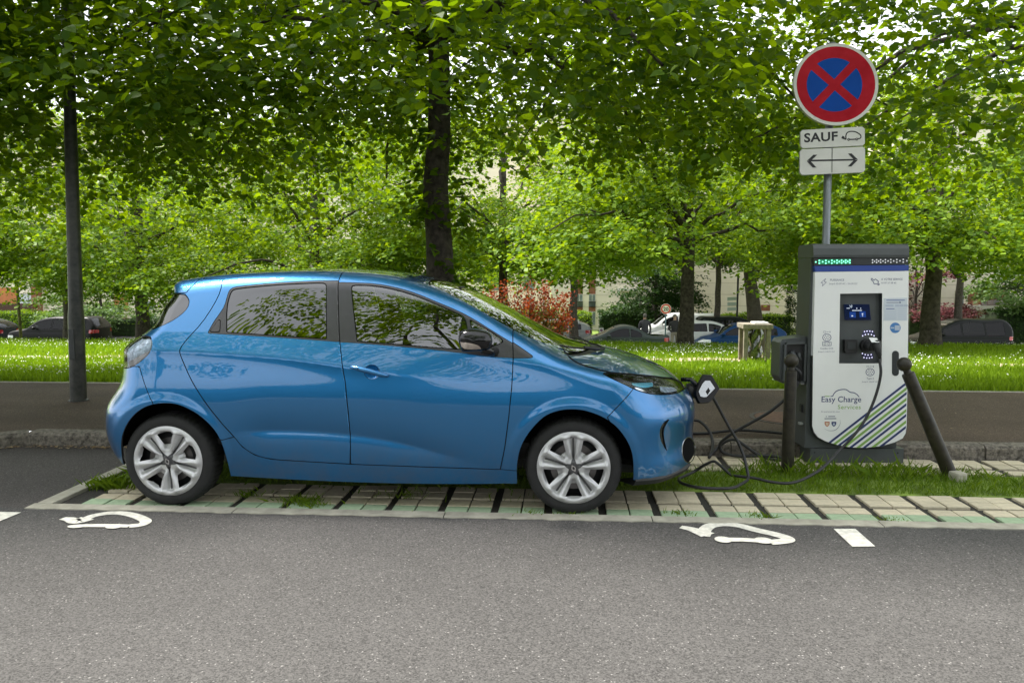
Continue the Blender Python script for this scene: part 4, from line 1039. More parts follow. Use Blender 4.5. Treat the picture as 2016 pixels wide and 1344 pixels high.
def px9(p): return np.array(p, float)/9.6+np.array([1590, 480])
gx = [(150, 343), (218, 317), (218, 366), (280, 340), (340, 315), (340, 366), (397, 340), (453, 313), (453, 364), (502, 338), (552, 312), (552, 361), (595, 337), (638, 310), (638, 360), (677, 335), (715, 309), (715, 358), (753, 333), (793, 308), (793, 357)]
wx = [(1222, 305), (1222, 354), (1260, 330), (1299, 303), (1299, 352), (1337, 327), (1376, 303), (1376, 352), (1420, 325), (1465, 300), (1465, 352), (1516, 324), (1567, 298), (1567, 349), (1622, 323), (1680, 298), (1680, 348), (1740, 321), (1803, 296), (1803, 346), (1870, 320)]
cf.flat('light_patch', [cf.uv(px9([(195, 295), (812, 285), (812, 380), (195, 388)]))], .0036, M_LEDB)
o = cf.flat('status_lights', [circle(*cf.uv([px9(p)])[0], .0064, 10) for p in gx], .0042, M_LEDG); o['kind'] = 'stuff'
o = cf.flat('status_lights', [circle(*cf.uv([px9(p)])[0], .0058, 10) for p in wx], .0042, M_LEDW); o['kind'] = 'stuff'
# recess with screen, card reader and socket
cf.plate('recess_back', [(1651, 576), (1738, 575), (1737, 717), (1649, 717)], -.0345, -.032, M_CAB)
for a, b in ((0, 1), (1, 2), (2, 3), (3, 0)):
    p_, q_ = rec[a], rec[b]; t_ = (q_-p_)/np.linalg.norm(q_-p_); nrm_ = np.array([-t_[1], t_[0]]); c_ = rec.mean(0); nrm_ = nrm_ if nrm_@(c_-p_) > 0 else -nrm_
    MB().prism([p_-t_*0, q_+t_*0, q_+nrm_*.003, p_+nrm_*.003], -.032, .006, cf.fr()).build('recess_wall', M_CABD, cs)
scr = cf.plate('screen', [(1664, 599), (1713.5, 599), (1716.5, 630), (1666, 630)], -.032, -.016, M_SCREEN)
def px896(p): return np.array(p, float)/8.96+np.array([1640, 570])
cf.flat('screen_tile', [cf.uv(px896([(305, 395), (415, 395), (420, 495), (310, 495)])), cf.uv(px896([(480, 385), (590, 385), (600, 490), (485, 490)]))], -.0154, M_SCRB, scr)
cf.flat('screen_print', [cf.uv(px896(r_)) for r_ in ([(352, 363), (522, 363), (522, 376), (352, 376)], [(255, 325), (312, 325), (312, 336), (255, 336)], [(425, 322), (443, 322), (443, 342), (425, 342)], [(497, 322), (510, 322), (510, 342), (497, 342)], [(340, 455), (368, 455), (368, 475), (340, 475)], [(520, 420), (552, 420), (540, 448), (530, 448)], [(530, 458), (545, 458), (545, 472), (530, 472)])], -.0148, M_SCRT, scr)
cf.flat('peeled_mark', [cf.uv(px896([(295, 270), (325, 285), (345, 262), (360, 290), (345, 325), (318, 318)]))], -.0140, M_PALE, scr)
cr_ = cf.plate('card_reader', [(1662.5, 669), (1687, 669), (1687, 691), (1684, 695), (1665, 695), (1662.5, 691)], -.032, .010, M_BLACK)
cf.plate('reader_pad', [(1667, 673), (1683, 673), (1683, 687), (1667, 687)], .010, .013, M_CABD, cr_)
sk = cf.uv([(1708, 680)])[0]
MB().prism(circle(*sk, .050, 32), -.032, .004, cf.fr()).build('socket', M_BLACK, cs, auto=40)
vb = [(587, 745), (632, 738), (682, 738), (728, 745), (555, 820), (603, 798), (655, 792), (710, 798), (757, 820), (550, 1133), (600, 1153), (650, 1160), (705, 1153), (578, 1205), (627, 1213), (675, 1213), (720, 1203)]
for bk in [cf.uv(px896(catmull([(535, 830), (560, 760), (585, 725), (655, 715), (728, 725), (760, 770), (778, 825), (700, 780), (610, 780)], 3, True))), cf.uv(px896([(530, 1125), (600, 1140), (660, 1148), (740, 1135), (745, 1215), (675, 1235), (580, 1230), (550, 1170)]))]: cf.flat('light_patch', [bk], -.0314, M_LEDVB)  # glow around the socket lights, put into the patch colour
o = cf.flat('socket_lights', [circle(*cf.uv([px896(p)])[0], .0048, 10) for p in vb], -.0306, M_LEDV); o['kind'] = 'stuff'
cf.plate('door_lock', np.array(rrect(1755, 690, 1768.5, 739.5, 6.7, 6)), -.002, .0105, M_CABD)
# print on the white panel
pr = .0086
def stripes(cols, ys, hw, m):
    out = []
    for y in ys:
        P = [(1560, y-hw+(1783-1560)*.7736), (1800, y-hw-(17)*.7736), (1800, y+hw-17*.7736), (1560, y+hw+(1783-1560)*.7736)]
        c_ = clip_poly(cf.uv(P), cf.uv(np.array(panel_px))*np.array([.985, .99]))
        if c_ is not None: out.append(c_)
    return out
cf.flat('stripes', stripes(0, [754, 773.8, 795.6, 816.5, 839.4], 2.7, M_NAVY), pr, M_NAVY, fp)
cf.flat('stripes', stripes(0, [764.4, 785.2, 807, 829], 2.9, M_GREENP), pr, M_GREENP, fp)
def px1034(p): return np.array(p, float)/10.338+np.array([1590, 750])
cf.text('lettering', 'Easy Charge', px1034((262, 420)), 11.4, pr, M_NAVY, fp, bold=.008, w_px=78)
cf.text('lettering', 'Services', px1034((600, 562)), 8.2, pr, M_GREENP, fp, bold=.006, spacing=1.12, w_px=45)
cf.text('lettering', 'En partenariat avec', px1034((268, 627)), 2.6, pr, M_PRINT, fp, w_px=36)
cf.flat('car_outline', [b_ for b_ in [cf.uv(px1034(band2d(catmull([(500, 305), (520, 260), (570, 205), (630, 178), (700, 165), (770, 168), (810, 190), (860, 222), (930, 232), (990, 265), (1040, 318)], 5), 17)))]], pr, M_NAVY, fp)
cf.flat('outline_dash', [cf.uv(px1034([(340, 297), (440, 297), (440, 312), (340, 312)]))], pr, M_GREENP, fp)
cf.flat('outline_dash', [cf.uv(px1034([(455, 297), (500, 297), (500, 312), (455, 312)]))], pr, M_NAVY, fp)
cf.flat('small_print', [cf.uv(px1034(r_)) for r_ in ([(360, 708), (385, 708), (385, 722), (360, 722)], [(410, 706), (550, 704), (550, 720), (410, 722)], [(335, 750), (575, 747), (575, 764), (335, 767)])], pr, M_PRINT, fp)
def shield(cx, cy, r_): return [(cx-r_, cy-r_), (cx+r_, cy-r_), (cx+r_, cy), (cx+r_*.6, cy+r_*.7), (cx, cy+r_*1.1), (cx-r_*.6, cy+r_*.7), (cx-r_, cy)]
cf.flat('crest', [cf.uv(px1034(shield(388, 868, 50)))], pr, mat('print_red', (.45, .13, .06), .5), fp); cf.flat('crest', [cf.uv(px1034(shield(388, 868, 32)))], pr+.0004, mat('print_sand', (.62, .48, .35), .5), fp)
cf.flat('crest', [cf.uv(px1034(shield(525, 868, 48)))], pr, M_NAVY, fp); cf.flat('crest', [cf.uv(px1034(shield(525, 872, 22)))], pr+.0004, M_PALE, fp)
cf.flat('arc_print', [cf.uv(px1034(band2d(catmull([(335, 965), (400, 995), (480, 1003), (560, 985), (625, 920), (655, 850), (655, 780)], 4), np.concatenate([np.linspace(2, 10, 12), np.linspace(10, 2, 13)]))))], pr, M_PRINT, fp)
def px42(p): return np.array(p, float)/4.2+np.array([1520, 440])
cf.text('lettering', 'PUISSANCE', px42((475, 474)), 4.0, pr, M_PRINT, fp, bold=.01, w_px=27.5)
cf.text('lettering', "Jusqu'à 22 kW AC – 24 kW DC", px42((468, 503)), 3.2, pr, M_PRINT, fp, w_px=56)
cf.text('lettering', 'A VOTRE SERVICE', px42((898, 468)), 4.0, pr, M_PRINT, fp, bold=.01, w_px=42, spacing=1.1)
cf.text('lettering', '03 87 57 58 40', px42((898, 497)), 3.2, pr, M_PRINT, fp, w_px=29)
def outline(name, pts, wd, closed=True):
    P = np.asarray(pts, float); P = np.concatenate([P, P[:1]]) if closed else P
    U_ = cf.uv(P); cf.flat(name, [band2d(U_[i:i+2], wd) for i in range(len(U_)-1)], pr, M_PRINT, fp)
outline('bolt_icon', px42([(440, 455), (400, 490), (418, 492), (412, 517), (446, 484), (427, 482)]), .0035)
outline('plug_icon', px42([(820, 452), (838, 470), (850, 458), (876, 478), (870, 492), (884, 502), (876, 510), (862, 498), (840, 500), (832, 480), (814, 462)]), .006)
def conn_icon(cx, cy, combo):
    outline('connector_icon', [(cx+8.2*math.cos(a), cy+7.2*math.sin(a)) for a in np.linspace(0, 2*math.pi, 18, endpoint=False)], .0055)
    cf.flat('connector_icon', [circle(*cf.uv([(cx+dx, cy+dy)])[0], .0045, 8) for dx, dy in ((-2.2, -3.6), (2.2, -3.6), (-4.4, 0), (0, 0), (4.4, 0), (-2.2, 3.4), (2.2, 3.4))], pr, M_PRINT, fp)
    outline('connector_icon', [(cx-6.5, cy-12.5), (cx-2.5, cy-12.5), (cx-2.5, cy-9.2), (cx-6.5, cy-9.2)], .002); cf.flat('connector_icon', [cf.uv([(cx-1, cy-11.4), (cx+3.5, cy-11.4), (cx+3.5, cy-10.6), (cx-1, cy-10.6)]), cf.uv([(cx+5.5, cy-12.5), (cx+6.8, cy-12.5), (cx+6.8, cy-9.3), (cx+5.5, cy-9.3)])], pr, M_PRINT, fp)
    if combo:
        outline('connector_icon', [(cx-8.5, cy+8.8), (cx+8.5, cy+8.8), (cx+8.5, cy+16), (cx-8.5, cy+16)], .004)
        for s_ in (-3.6, 3.6): outline('connector_icon', [(cx+s_+2.2*math.cos(a), cy+12.4+2.2*math.sin(a)) for a in np.linspace(0, 2*math.pi, 10, endpoint=False)], .003)
conn_icon(1627, 664, True); conn_icon(1712, 732, False)
cf.text('lettering', 'Combo CCS', (1614, 687), 3.4, pr, M_PRINT, fp, bold=.01, w_px=25); cf.text('lettering', "Jusqu'à 24kW DC", (1610, 693), 2.6, pr, M_PRINT, fp, w_px=33)
cf.text('lettering', 'Type 2', (1705, 746), 3.6, pr, M_PRINT, fp, bold=.01, w_px=14); cf.text('lettering', "Jusqu'à 22kW AC", (1696, 752), 2.6, pr, M_PRINT, fp, w_px=32)
ps = cf.plate('notice', [(1738.5, 587), (1785, 586), (1784.5, 631), (1738, 631)], .008, .0092, mat('notice_paper', (.55, .60, .66), .5))
rows_ = [((930, 180), (1255, 192), M_BAND), ((930, 224), (1150, 232), M_NAVY), ((1158, 214), (1184, 236), M_NAVY), ((925, 333), (1075, 343), M_BAND)]+[((900, y), (1105, y+6), M_PALE) for y in (362, 392, 420, 450, 470, 495, 515)]+[((1130, y), (1280, y+6), M_PALE) for y in (330, 372, 410, 445, 475, 510)]+[((x, 262), (x+70, 300), M_PALE) for x in (915, 985, 1085, 1160, 1235)]
for m_ in (M_BAND, M_NAVY, M_PALE): cf.flat('notice_print', [cf.uv(px896([(a[0], a[1]), (b[0], a[1]), (b[0], b[1]), (a[0], b[1])])) for a, b, c_ in rows_ if c_ is m_], .0097, m_, ps)
dk = cf.plate('round_sticker', [(1761.5+10.5*math.cos(a), 645+10.3*math.sin(a)) for a in np.linspace(0, 2*math.pi, 32, endpoint=False)], .008, .0092, mat('sticker_blue', (.055, .19, .46), .45))
cf.flat('sticker_print', [cf.uv(px896([(1078, 628), (1168, 628), (1168, 715), (1078, 715)])), cf.uv(px896([(1005, 660), (1070, 660), (1070, 685), (1005, 685)]))], .0097, M_PALE, dk)
# side holster with the parked connector
hq = cf.uv([(1541.5, 700), (1594, 664), (1594, 757), (1555, 680), (1586, 677), (1586, 727), (1553, 727)]); hu0, hu1, hv1, hv0 = hq[0, 0], uL-.001, hq[1, 1], hq[2, 1]
def holster_prof():
    A = [(hu0+.012, hv0+.03), (hu0, hv0+.055), (hu0, hv1-.05), (hu0+.02, hv1-.022), (hu1, hv1), (hu1, hv0), (hu0+.03, hv0)]
    return A
mb = MB().prism(holster_prof(), -.27, -.075, cf.fr()); hol = mb.build('connector_holster', M_CAB, cs)
hol_c = [(hu0+.042, hv0+.02), (hu1-.02, hv0+.02), (hu1-.02, hv1-.055), (hu0+.042, hv1-.06)]
MB().prism(hol_c, -.074, -.0735, cf.fr()).build('holster_cavity', M_BLACK, hol)
for k_ in range(4):
    p_, q_ = np.array(hol_c[k_]), np.array(hol_c[(k_+1) % 4]); t_ = (q_-p_)/np.linalg.norm(q_-p_); n_ = np.array([t_[1], -t_[0]])
    MB().prism([p_, q_, q_+n_*.016+t_*.0, p_+n_*.016], -.075, -.045, cf.fr()).build('holster_rim', M_CAB, hol)
def c3(u, v, d): return CO-cf.off+u*cf.U+v*cf.W+d*cf.N
hc_ = np.array([(hu0+hu1)/2+.005, (hv0+hv1)/2+.02])
MB().tube([c3(hc_[0]-.02, hc_[1]+.05, -.06), c3(hc_[0], hc_[1], -.045), c3(hc_[0]+.022, hc_[1]-.07, -.05)], [.020, .024, .018], 10).build('parked_connector', M_DARKGREY, hol, True)
MB().tube([c3(hc_[0]+.035, hc_[1]+.04, -.06), c3(hc_[0]+.045, hc_[1]-.02, -.05)], [.012, .016], 8).build('connector_trigger', M_DARKGREY, hol, True)
for vv, dd in ((.62, .0), (.30, 0)): MB().box(tuple(c3(uL-.012, vv, -.10)), (.03, .05, .018), 0, .004).build('cable_bracket', M_STEEL, cs)
MB().box(tuple(c3(uL-.005, .42, -.12)), (.014, .05, .06), 0, .004).build('cable_inlet', M_BLACK, cs)

# sign post behind the charger
SP = on_y(1630.5, 470, 6.36); sgn_base = np.array([SP[0], SP[1], Z_WALK]); 
sp = thing('no_stopping_sign', 'round red and blue no-stopping sign with two white plates on a grey pole', 'road sign', tuple(sgn_base))
ptop = on_y(1637, 85, 6.36); MB().tube(np.array([(0, 0, -.05), ptop-sgn_base]), .030, 16).build('pole', mat('pole_grey', (.20, .22, .235), .38, metal=.6, var=.12, scale=14), sp, True)
n_s = np.array([math.sin(YAW)-.10, -math.cos(YAW), 0.02]); sf = Face(np.array([SP[0], SP[1]-.055, 2.6]), n_s, sp)
M_SRED = mat('sign_red', (.38, .006, .016), .5, var=.10, scale=5, col2=(.42, .015, .028), spec=.12); M_SBLUE = mat('sign_blue', (.003, .06, .32), .5, var=.08, scale=5, spec=.12); M_SWHITE = mat('sign_white', (.62, .62, .58), .45, var=.06, scale=7); M_SBLACK = mat('sign_black', (.012, .012, .014), .5)
cx_, cy_, rx_, ry_ = 1645.0, 167.0, 83.5, 80.5
def ell(k, n=56, a0=0, a1=2*math.pi):
    ph = -.35
    a = np.linspace(a0, a1, n, endpoint=abs(a1-a0-2*math.pi) > 1e-6); X = rx_*k*np.cos(a); Y = ry_*k*np.sin(a)
    return np.stack([cx_+X, cy_+Y], 1)
dsc = sf.plate('sign_disc', ell(1.0), -.006, .010, M_SWHITE)
MB().prism(sf.uv(ell(1.0)), -.030, -.006, sf.fr()).build('disc_rim', M_STEEL, dsc)
sf.flat('red_field', [sf.uv(ell(.925))], .0106, M_SRED, dsc)
sect = []
for c_ in range(4):
    a0 = math.pi/4-.045+c_*math.pi/2; hw = .105; pts = []
    a = np.linspace(a0+.155, a0+math.pi/2-.155, 16); outer = np.stack([cx_-3+rx_*.655*np.cos(a), cy_+1+ry_*.655*np.sin(a)], 1)
    mid = a0+math.pi/4; tip = np.array([cx_-3+rx_*.135*math.cos(mid), cy_+1+ry_*.135*math.sin(mid)]); sect.append(sf.uv(np.concatenate([[tip], outer])))
sf.flat('blue_field', sect, .0112, M_SBLUE, dsc)
def plate_px(x0, y0, x1, y1, sk): return [(x0, y0+sk), (x0+6, y0-.5), (x1-6, y0-sk), (x1, y0), (x1, y1-sk*.6), (x1-5, y1), (x0+5, y1+sk*.7), (x0, y1)]
pp = [(1576, 261), (1580, 256.5), (1697, 250), (1702, 254), (1702, 283), (1698, 287), (1580, 292), (1576, 288)]
pl1 = sf.plate('sauf_plate', pp, -.004, .006, M_SWHITE); sf.plate('plate_back', [(x+(1639-x)*-.008, y+(271-y)*-.03) for x, y in pp], -.02, -.004, M_STEEL, pl1)
tl_ = math.atan2(5.5, 126)
sf.text('lettering', 'SAUF', (1582.5, 280.5), 17.5, .0068, M_SBLACK, pl1, bold=.03, spacing=1.05, w_px=66, tilt=tl_)
def px464(p): return np.array(p, float)/4.636+np.array([1540, 70])
def sline(parent, pts, wd, closed=False):
    P = catmull(pts, 5, closed); P = np.concatenate([P, P[:1]]) if closed else P
    U_ = sf.uv(px464(P)); sf.flat('car_symbol', [band2d(U_[i:i+2], wd) for i in range(len(U_)-1)], .0068+.0002*len(parent.children), M_SBLACK, parent)
sline(pl1, [(580, 950), (578, 920), (590, 890), (620, 878), (660, 880), (700, 900), (716, 922), (708, 940), (688, 945)], .0085); sline(pl1, [(612, 951), (640, 950), (668, 948)], .0085)
sline(pl1, [(580, 950), (566, 944), (560, 930), (545, 922)], .010); sline(pl1, [(560, 943), (548, 936), (540, 930)], .012)
for c_ in ((603, 951), (677, 948)): sline(pl1, [(c_[0]+9*math.cos(a), c_[1]+9*math.sin(a)) for a in np.linspace(0, 2*math.pi, 10, endpoint=False)], .006, True)
pp2 = [(1574.5, 300), (1579, 294.5), (1698, 289.5), (1702.5, 294), (1702.5, 335), (1698, 339.5), (1579, 344.5), (1574.5, 340)]
pl2 = sf.plate('arrow_plate', pp2, -.004, .006, M_SWHITE); sf.plate('plate_back', [(x+(1639-x)*-.008, y+(317-y)*-.02) for x, y in pp2], -.02, -.004, M_STEEL, pl2)
sf.flat('arrow', [sf.uv(px464(P)) for P in ([(240, 1136), (665, 1128), (665, 1143), (240, 1152)],)], .0068, M_SBLACK, pl2)
for k_, ah in enumerate([[sf.uv(px464(P)) for P in ([(222, 1147), (282, 1090), (318, 1090), (258, 1147)], [(222, 1150), (258, 1150), (310, 1207), (276, 1207)])], [sf.uv(px464(P)) for P in ([(597, 1080), (630, 1078), (688, 1134), (652, 1135)], [(688, 1137), (652, 1138), (594, 1198), (628, 1197)])]]): [sf.flat('arrow_barb', [b_], .0074+.0004*q_, M_SBLACK, pl2) for q_, b_ in enumerate(ah)]
sf.flat('divider', [sf.uv(px464([(450, 1030), (456, 1030), (454, 1252), (448, 1252)]))], .0080, M_SBLACK, pl2)
for yy in (167, 270, 318): 
    q_ = on_y(1634, yy, 6.345)-sgn_base; MB().box(tuple(q_), (.09, .05, .03), 0, .004).build('clamp', M_STEEL, sp)

# bollards
M_BOLL = mat('bollard_paint', (.016, .014, .009), .42, var=.3, scale=18, col2=(.03, .026, .017), spec=.35)
def bollard(name, label, base_px, top_px, wpx, rpx, lean_plane=None):
    b = on_z(*base_px); t = on_y(*top_px, b[1] if lean_plane is None else lean_plane); L = np.linalg.norm(t-b); ax = (t-b)/L
    s = np.linalg.norm(np.array(b)-_C)/CAM_F; r_ = wpx*s*.5; rb = rpx*s
    o = thing(name, label, 'bollard', tuple(b)); zv = Vector(ax); rot = Vector((0, 0, 1)).rotation_difference(zv)
    prof = [(r_*1.12, -.06), (r_*1.08, L*.3), (r_, L-rb-.035), (r_*.97, L-rb-.022), (r_*.62, L-rb-.018), (r_*.55, L-rb*.80)]
    me = MB().lathe(prof, 24).mesh('post', True); me.set_sharp_from_angle(angle=R(35)); p = link('post', me, M_BOLL, o); p.rotation_mode = 'QUATERNION'; p.rotation_quaternion = rot
    a = np.linspace(-math.pi/2+.3, math.pi/2, 14); me = MB().lathe([(max(rb*math.cos(x), 0), L+rb*math.sin(x)) for x in a], 24).mesh('ball', True); p = link('ball', me, M_BOLL, o); p.rotation_mode = 'QUATERNION'; p.rotation_quaternion = rot
    return o
bollard('bollard', 'upright dark bollard with ball top at the left front corner of the charger', (1550, 927), (1558, 710), 20.5, 12.6)
b2 = bollard('bollard', 'bent dark bollard with ball top leaning against the charger', (1872, 938), (1780, 717), 20.5, 12.0)
q_ = on_z(1885, 944)-np.array(b2.location); MB().box(tuple(q_+np.array([0, 0, .01])), (.09, .09, .10), .3, .015).build('concrete_foot', M_CONC, b2)

# lamp post on the pavement
lb = on_z(154.5, 788, Z_WALK); lp_ = thing('lamp_post', 'tall dark grey street lamp post on the pavement beside the driveway', 'street lamp', tuple(lb))
d1 = on_y(137, 180, lb[1])-lb; dr = d1/d1[2]; h_ = 8.2
pts = np.array([dr*z_ for z_ in (0, .9, 1.0, 3.0, 5.5, h_)]); pts[0] -= (0, 0, .03)
MB().tube(pts, [.082, .080, .072, .060, .050, .042], 12).build('mast', mat('lamp_post_paint', (.038, .042, .040), .42, metal=.3, var=.25, scale=9, col2=(.07, .07, .062)), lp_, auto=50)
MB().lathe([(.098, 0), (.098, .010), (.085, .014)], 16).build('base_plate', M_DARKGREY, lp_)
tp_ = dr*h_; MB().tube([tp_, tp_+np.array([0, -.4, .18]), tp_+np.array([0, -1.1, .25])], .03, 8).build('arm', M_DARKGREY, lp_, True)
MB().box(tuple(tp_+np.array([0, -1.3, .25])), (.22, .55, .09), 0, .03).build('lantern', M_DARKGREY, lp_)
MB().box(tuple(dr*.62+np.array([.0, -.084, 0])), (.06, .014, .32), 0, .004).build('service_door', M_DARKGREY, lp_)

# charging cables
M_CABLE = mat('cable_rubber', (.014, .014, .016), .5, var=.2, scale=40)
def zpts(l, z): return [tuple(on_z(x, y, z)) for x, y in l]
def ypts(l, y0, y1): 
    n = len(l); return [tuple(on_y(p[0], p[1], y0+(y1-y0)*i/max(n-1, 1))) for i, p in enumerate(l)]
plug0 = CO+sk[0]*cf.U+sk[1]*cf.W
pg = [tuple(on_y(x, y, CO[1]-.13+.03*k)) for k, (x, y) in enumerate([(1731, 706), (1733, 718), (1734, 735), (1729, 762), (1718, 795), (1702, 828), (1680, 858), (1650, 889)])]
ypl = [CO[1]-.13, CO[1]-.15, CO[1]-.16, CO[1]-.17, CO[1]-.19, CO[1]-.22, CO[1]-.26, CO[1]-.30]
pg = [tuple(on_y(x, y, yy)) for (x, y), yy in zip([(1731, 706), (1733, 718), (1734, 735), (1729, 762), (1718, 795), (1702, 828), (1680, 858), (1650, 889)], ypl)]
c6 = [(1620, 920), (1597, 935), (1574, 946), (1549, 951), (1518, 948), (1487, 941), (1455, 937)]; yy = np.linspace(CO[1]-.33, 5.72, 7)
p6 = [tuple(on_y(x, y, w_)) for (x, y), w_ in zip(c6, [5.56, 5.44, 5.33, 5.28, 5.29, 5.35, 5.41])]
p5 = ypts([(1439, 934), (1424, 921), (1412, 911), (1403, 908), (1387, 915), (1366, 928)], 5.45, 5.52)
p7 = zpts([(1345, 938), (1337, 942), (1341, 950), (1368, 958), (1403, 961), (1441, 960), (1460, 952)], .05)
p1 = [tuple(on_y(x, y, w_)) for (x, y), w_ in zip([(1472, 944), (1473, 935), (1470, 920), (1464, 897), (1453, 870), (1437, 843), (1420, 812), (1406, 786), (1396, 772), (1384, 764)], [5.34, 5.38, 5.42, 5.47, 5.50, 5.50, 5.49, 5.47, 5.47, 5.49])]
pts = np.array(pg+p6+p5+p7+p1); pts[:, 2] = np.maximum(pts[:, 2], .022)
cb = thing('charging_cable', 'black cable from the front socket of the charger across the grass to the blue car', 'cable', tuple(pts[0]))
MB().tube(catmull(pts, 7)-pts[0], .0105, 10).build('cable', M_CABLE, cb, True)
pc = plug0-pts[0]; e_ = np.array(pg[0])-pts[0]
MB().tube([pc-cf.N*.0, pc+cf.N*.05, pc+cf.N*.075+np.array([.01, 0, -.006])], [.036, .038, .034], 16).build('plug', M_BLACK, cb, True)
q1 = on_y(1726, 676, CO[1]-.115)-pts[0]; q2 = on_y(1731, 700, CO[1]-.13)-pts[0]
MB().tube([pc+cf.N*.065, pc+cf.N*.09+cf.U*.02+cf.W*.0, q1, (q1+q2)/2, q2, e_], [.034, .036, .033, .026, .018, .012], 14).build('plug_handle', M_BLACK, cb, True)
tq = [(1710, 666), (1726, 666.5), (1731, 675.5), (1715.5, 675)]; A_ = np.array([on_y(x, y, CO[1]-(.10 if i < 2 else .135)) for i, (x, y) in enumerate(tq)])-pts[0]
link('plug_label', new_mesh('plug_label', A_+np.array([0, -.004, .006]), faces=[(0, 3, 2, 1)]), M_WHITE, cb)
ce = np.array(pts[-1])-pts[0]; MB().tube([ce+np.array([.045, 0, -.02]), ce, np.array([CAR_X0+3.44, CAR_Y-.02, .655])-pts[0]], [.013, .026, .030], 12).build('plug', M_BLACK, cb, True)
h0 = CO+hc_[0]*cf.U+(hc_[1]-.07)*cf.W+cf.N*-.05
c2 = [(1576, 735), (1572, 752), (1562, 768), (1545, 786), (1514, 811), (1476, 833), (1449, 848), (1426, 864), (1417, 875), (1421, 888), (1437, 895), (1462, 897.5), (1497, 897), (1528, 898)]
yv = [CO[1]-.02, CO[1]+.02, 6.02, 6.05, 6.08, 6.12, 6.15, 6.18, 6.20, 6.20, 6.18, 6.16, 6.12, 6.10]
c4 = [(1545, 905), (1524, 904), (1499, 898), (1478, 885), (1457, 870), (1445, 865), (1430, 868), (1414, 880), (1400, 894), (1396, 900), (1400, 893), (1403, 880), (1402, 864), (1396, 848), (1384, 834), (1370, 827)]
yv4 = [6.08, 6.10, 6.12, 6.15, 6.19, 6.21, 6.22, 6.22, 6.16, 6.12, 6.14, 6.24, 6.30, 6.34, 6.38, 6.42]
c3p = [(1340, 832), (1335, 846), (1350, 854), (1362, 853.5), (1393, 852), (1437, 847.5), (1466, 846.5), (1503, 849), (1541, 852.5), (1566, 854), (1580, 850), (1590, 846)]; yv3 = [6.5, 6.56, 6.58, 6.58, 6.60, 6.64, 6.65, 6.62, 6.55, 6.42, 6.25, 6.14]
pts = np.array([tuple(h0)]+[tuple(on_y(x, y, w_)) for (x, y), w_ in zip(c2+c4+c3p, yv+yv4+yv3)]); pts[:, 2] = np.maximum(pts[:, 2], np.where(pts[:, 1] > 6.3, Z_WALK+.014, .014))
cb2 = thing('holster_cable', 'thick black cable looping from the holster on the side of the charger', 'cable', tuple(pts[0]))
MB().tube(catmull(pts, 7)-pts[0], .0125, 10).build('cable', M_CABLE, cb2, True)

# litter bin on the lawn
bp_ = on_lawn(1489, 712.5); s_ = bp_[1]/CAM_F/math.cos(YAW)*.995
bn = thing('litter_bin', 'concrete framed litter bin with a clear green bag on the lawn', 'litter bin', tuple(bp_)); W_, H_ = 50*s_, 74*s_
M_BINC = mat('bin_concrete', (.21, .185, .145), .9, var=.35, scale=14, bump=.5, bscale=90)
for sx in (-1, 1):
    for sy in (0, 1): MB().box((sx*(W_/2-.03), sy*.36, H_*.44), (.075, .075, H_*.9), 0, .012).build('post', M_BINC, bn)
MB().box((0, .18, H_*.94), (W_+.07, .50, .085), 0, .014).build('lid', M_BINC, bn); MB().box((.08, .18, H_*.94+.055), (W_*.55, .3, .03), 0, .01).build('lid_cap', M_WHITE, bn)
a = np.linspace(0, 2*math.pi, 28, endpoint=False); V = []
zs = np.linspace(.03, H_*.86, 12)
for k_, z_ in enumerate(zs): V += [((.135+.012*math.sin(5*t+k_)+.02*math.sin(k_*.9))*math.cos(t), .18+(.13+.012*math.sin(4*t-k_))*math.sin(t), z_) for t in a]
F = [(k_*28+j, k_*28+(j+1) % 28, (k_+1)*28+(j+1) % 28, (k_+1)*28+j) for k_ in range(11) for j in range(28)]+[tuple(range(27, -1, -1))]
me = new_mesh('bag', V, faces=F); smooth_mesh(me); link('bag', me, glass('bag_film', (.34, .38, .22), .06), bn)
for k_, (x, z_, m_) in enumerate(((-.03, .12, M_WHITE), (.05, .10, M_PALE), (.0, .26, M_WHITE), (-.06, .22, M_GREENP), (.05, .33, M_PALE))):
    bm = bmesh.new(); bmesh.ops.create_icosphere(bm, subdivisions=2, radius=.055+.01*(k_ % 3))
    for v in bm.verts: v.co *= 1+.25*math.sin(v.co.x*90+k_)*math.cos(v.co.z*70)
    bm.transform(Matrix.Translation((x, .16+.02*(k_ % 2), z_))); me = bpy.data.meshes.new('rubbish'); bm.to_mesh(me); bm.free(); link('rubbish', me, m_, bn)
MB().box((0, .335, H_*.45), (W_-.12, .02, H_*.85)).build('back_slab', M_BINC, bn)

# manhole cover set in the pavement behind the bollard
mp_ = on_z(1550, 822, Z_WALK); mh = thing('manhole_cover', 'reddish round manhole cover in the pavement behind the upright bollard', 'manhole cover', (mp_[0], mp_[1], Z_WALK))
MB().lathe([(.0, .006), (.30, .006), (.305, -.02)], 32).build('lid', mat('rust_lid', (.12, .062, .042), .85, var=.3, scale=20, bump=.5, bscale=60), mh); MB().lathe([(.312, -.02), (.312, .005), (.35, .005), (.352, -.02)], 32, (0, 0, 0), 'z', False).build('frame', mat('iron_frame', (.07, .06, .055), .8, var=.3, scale=20), mh)

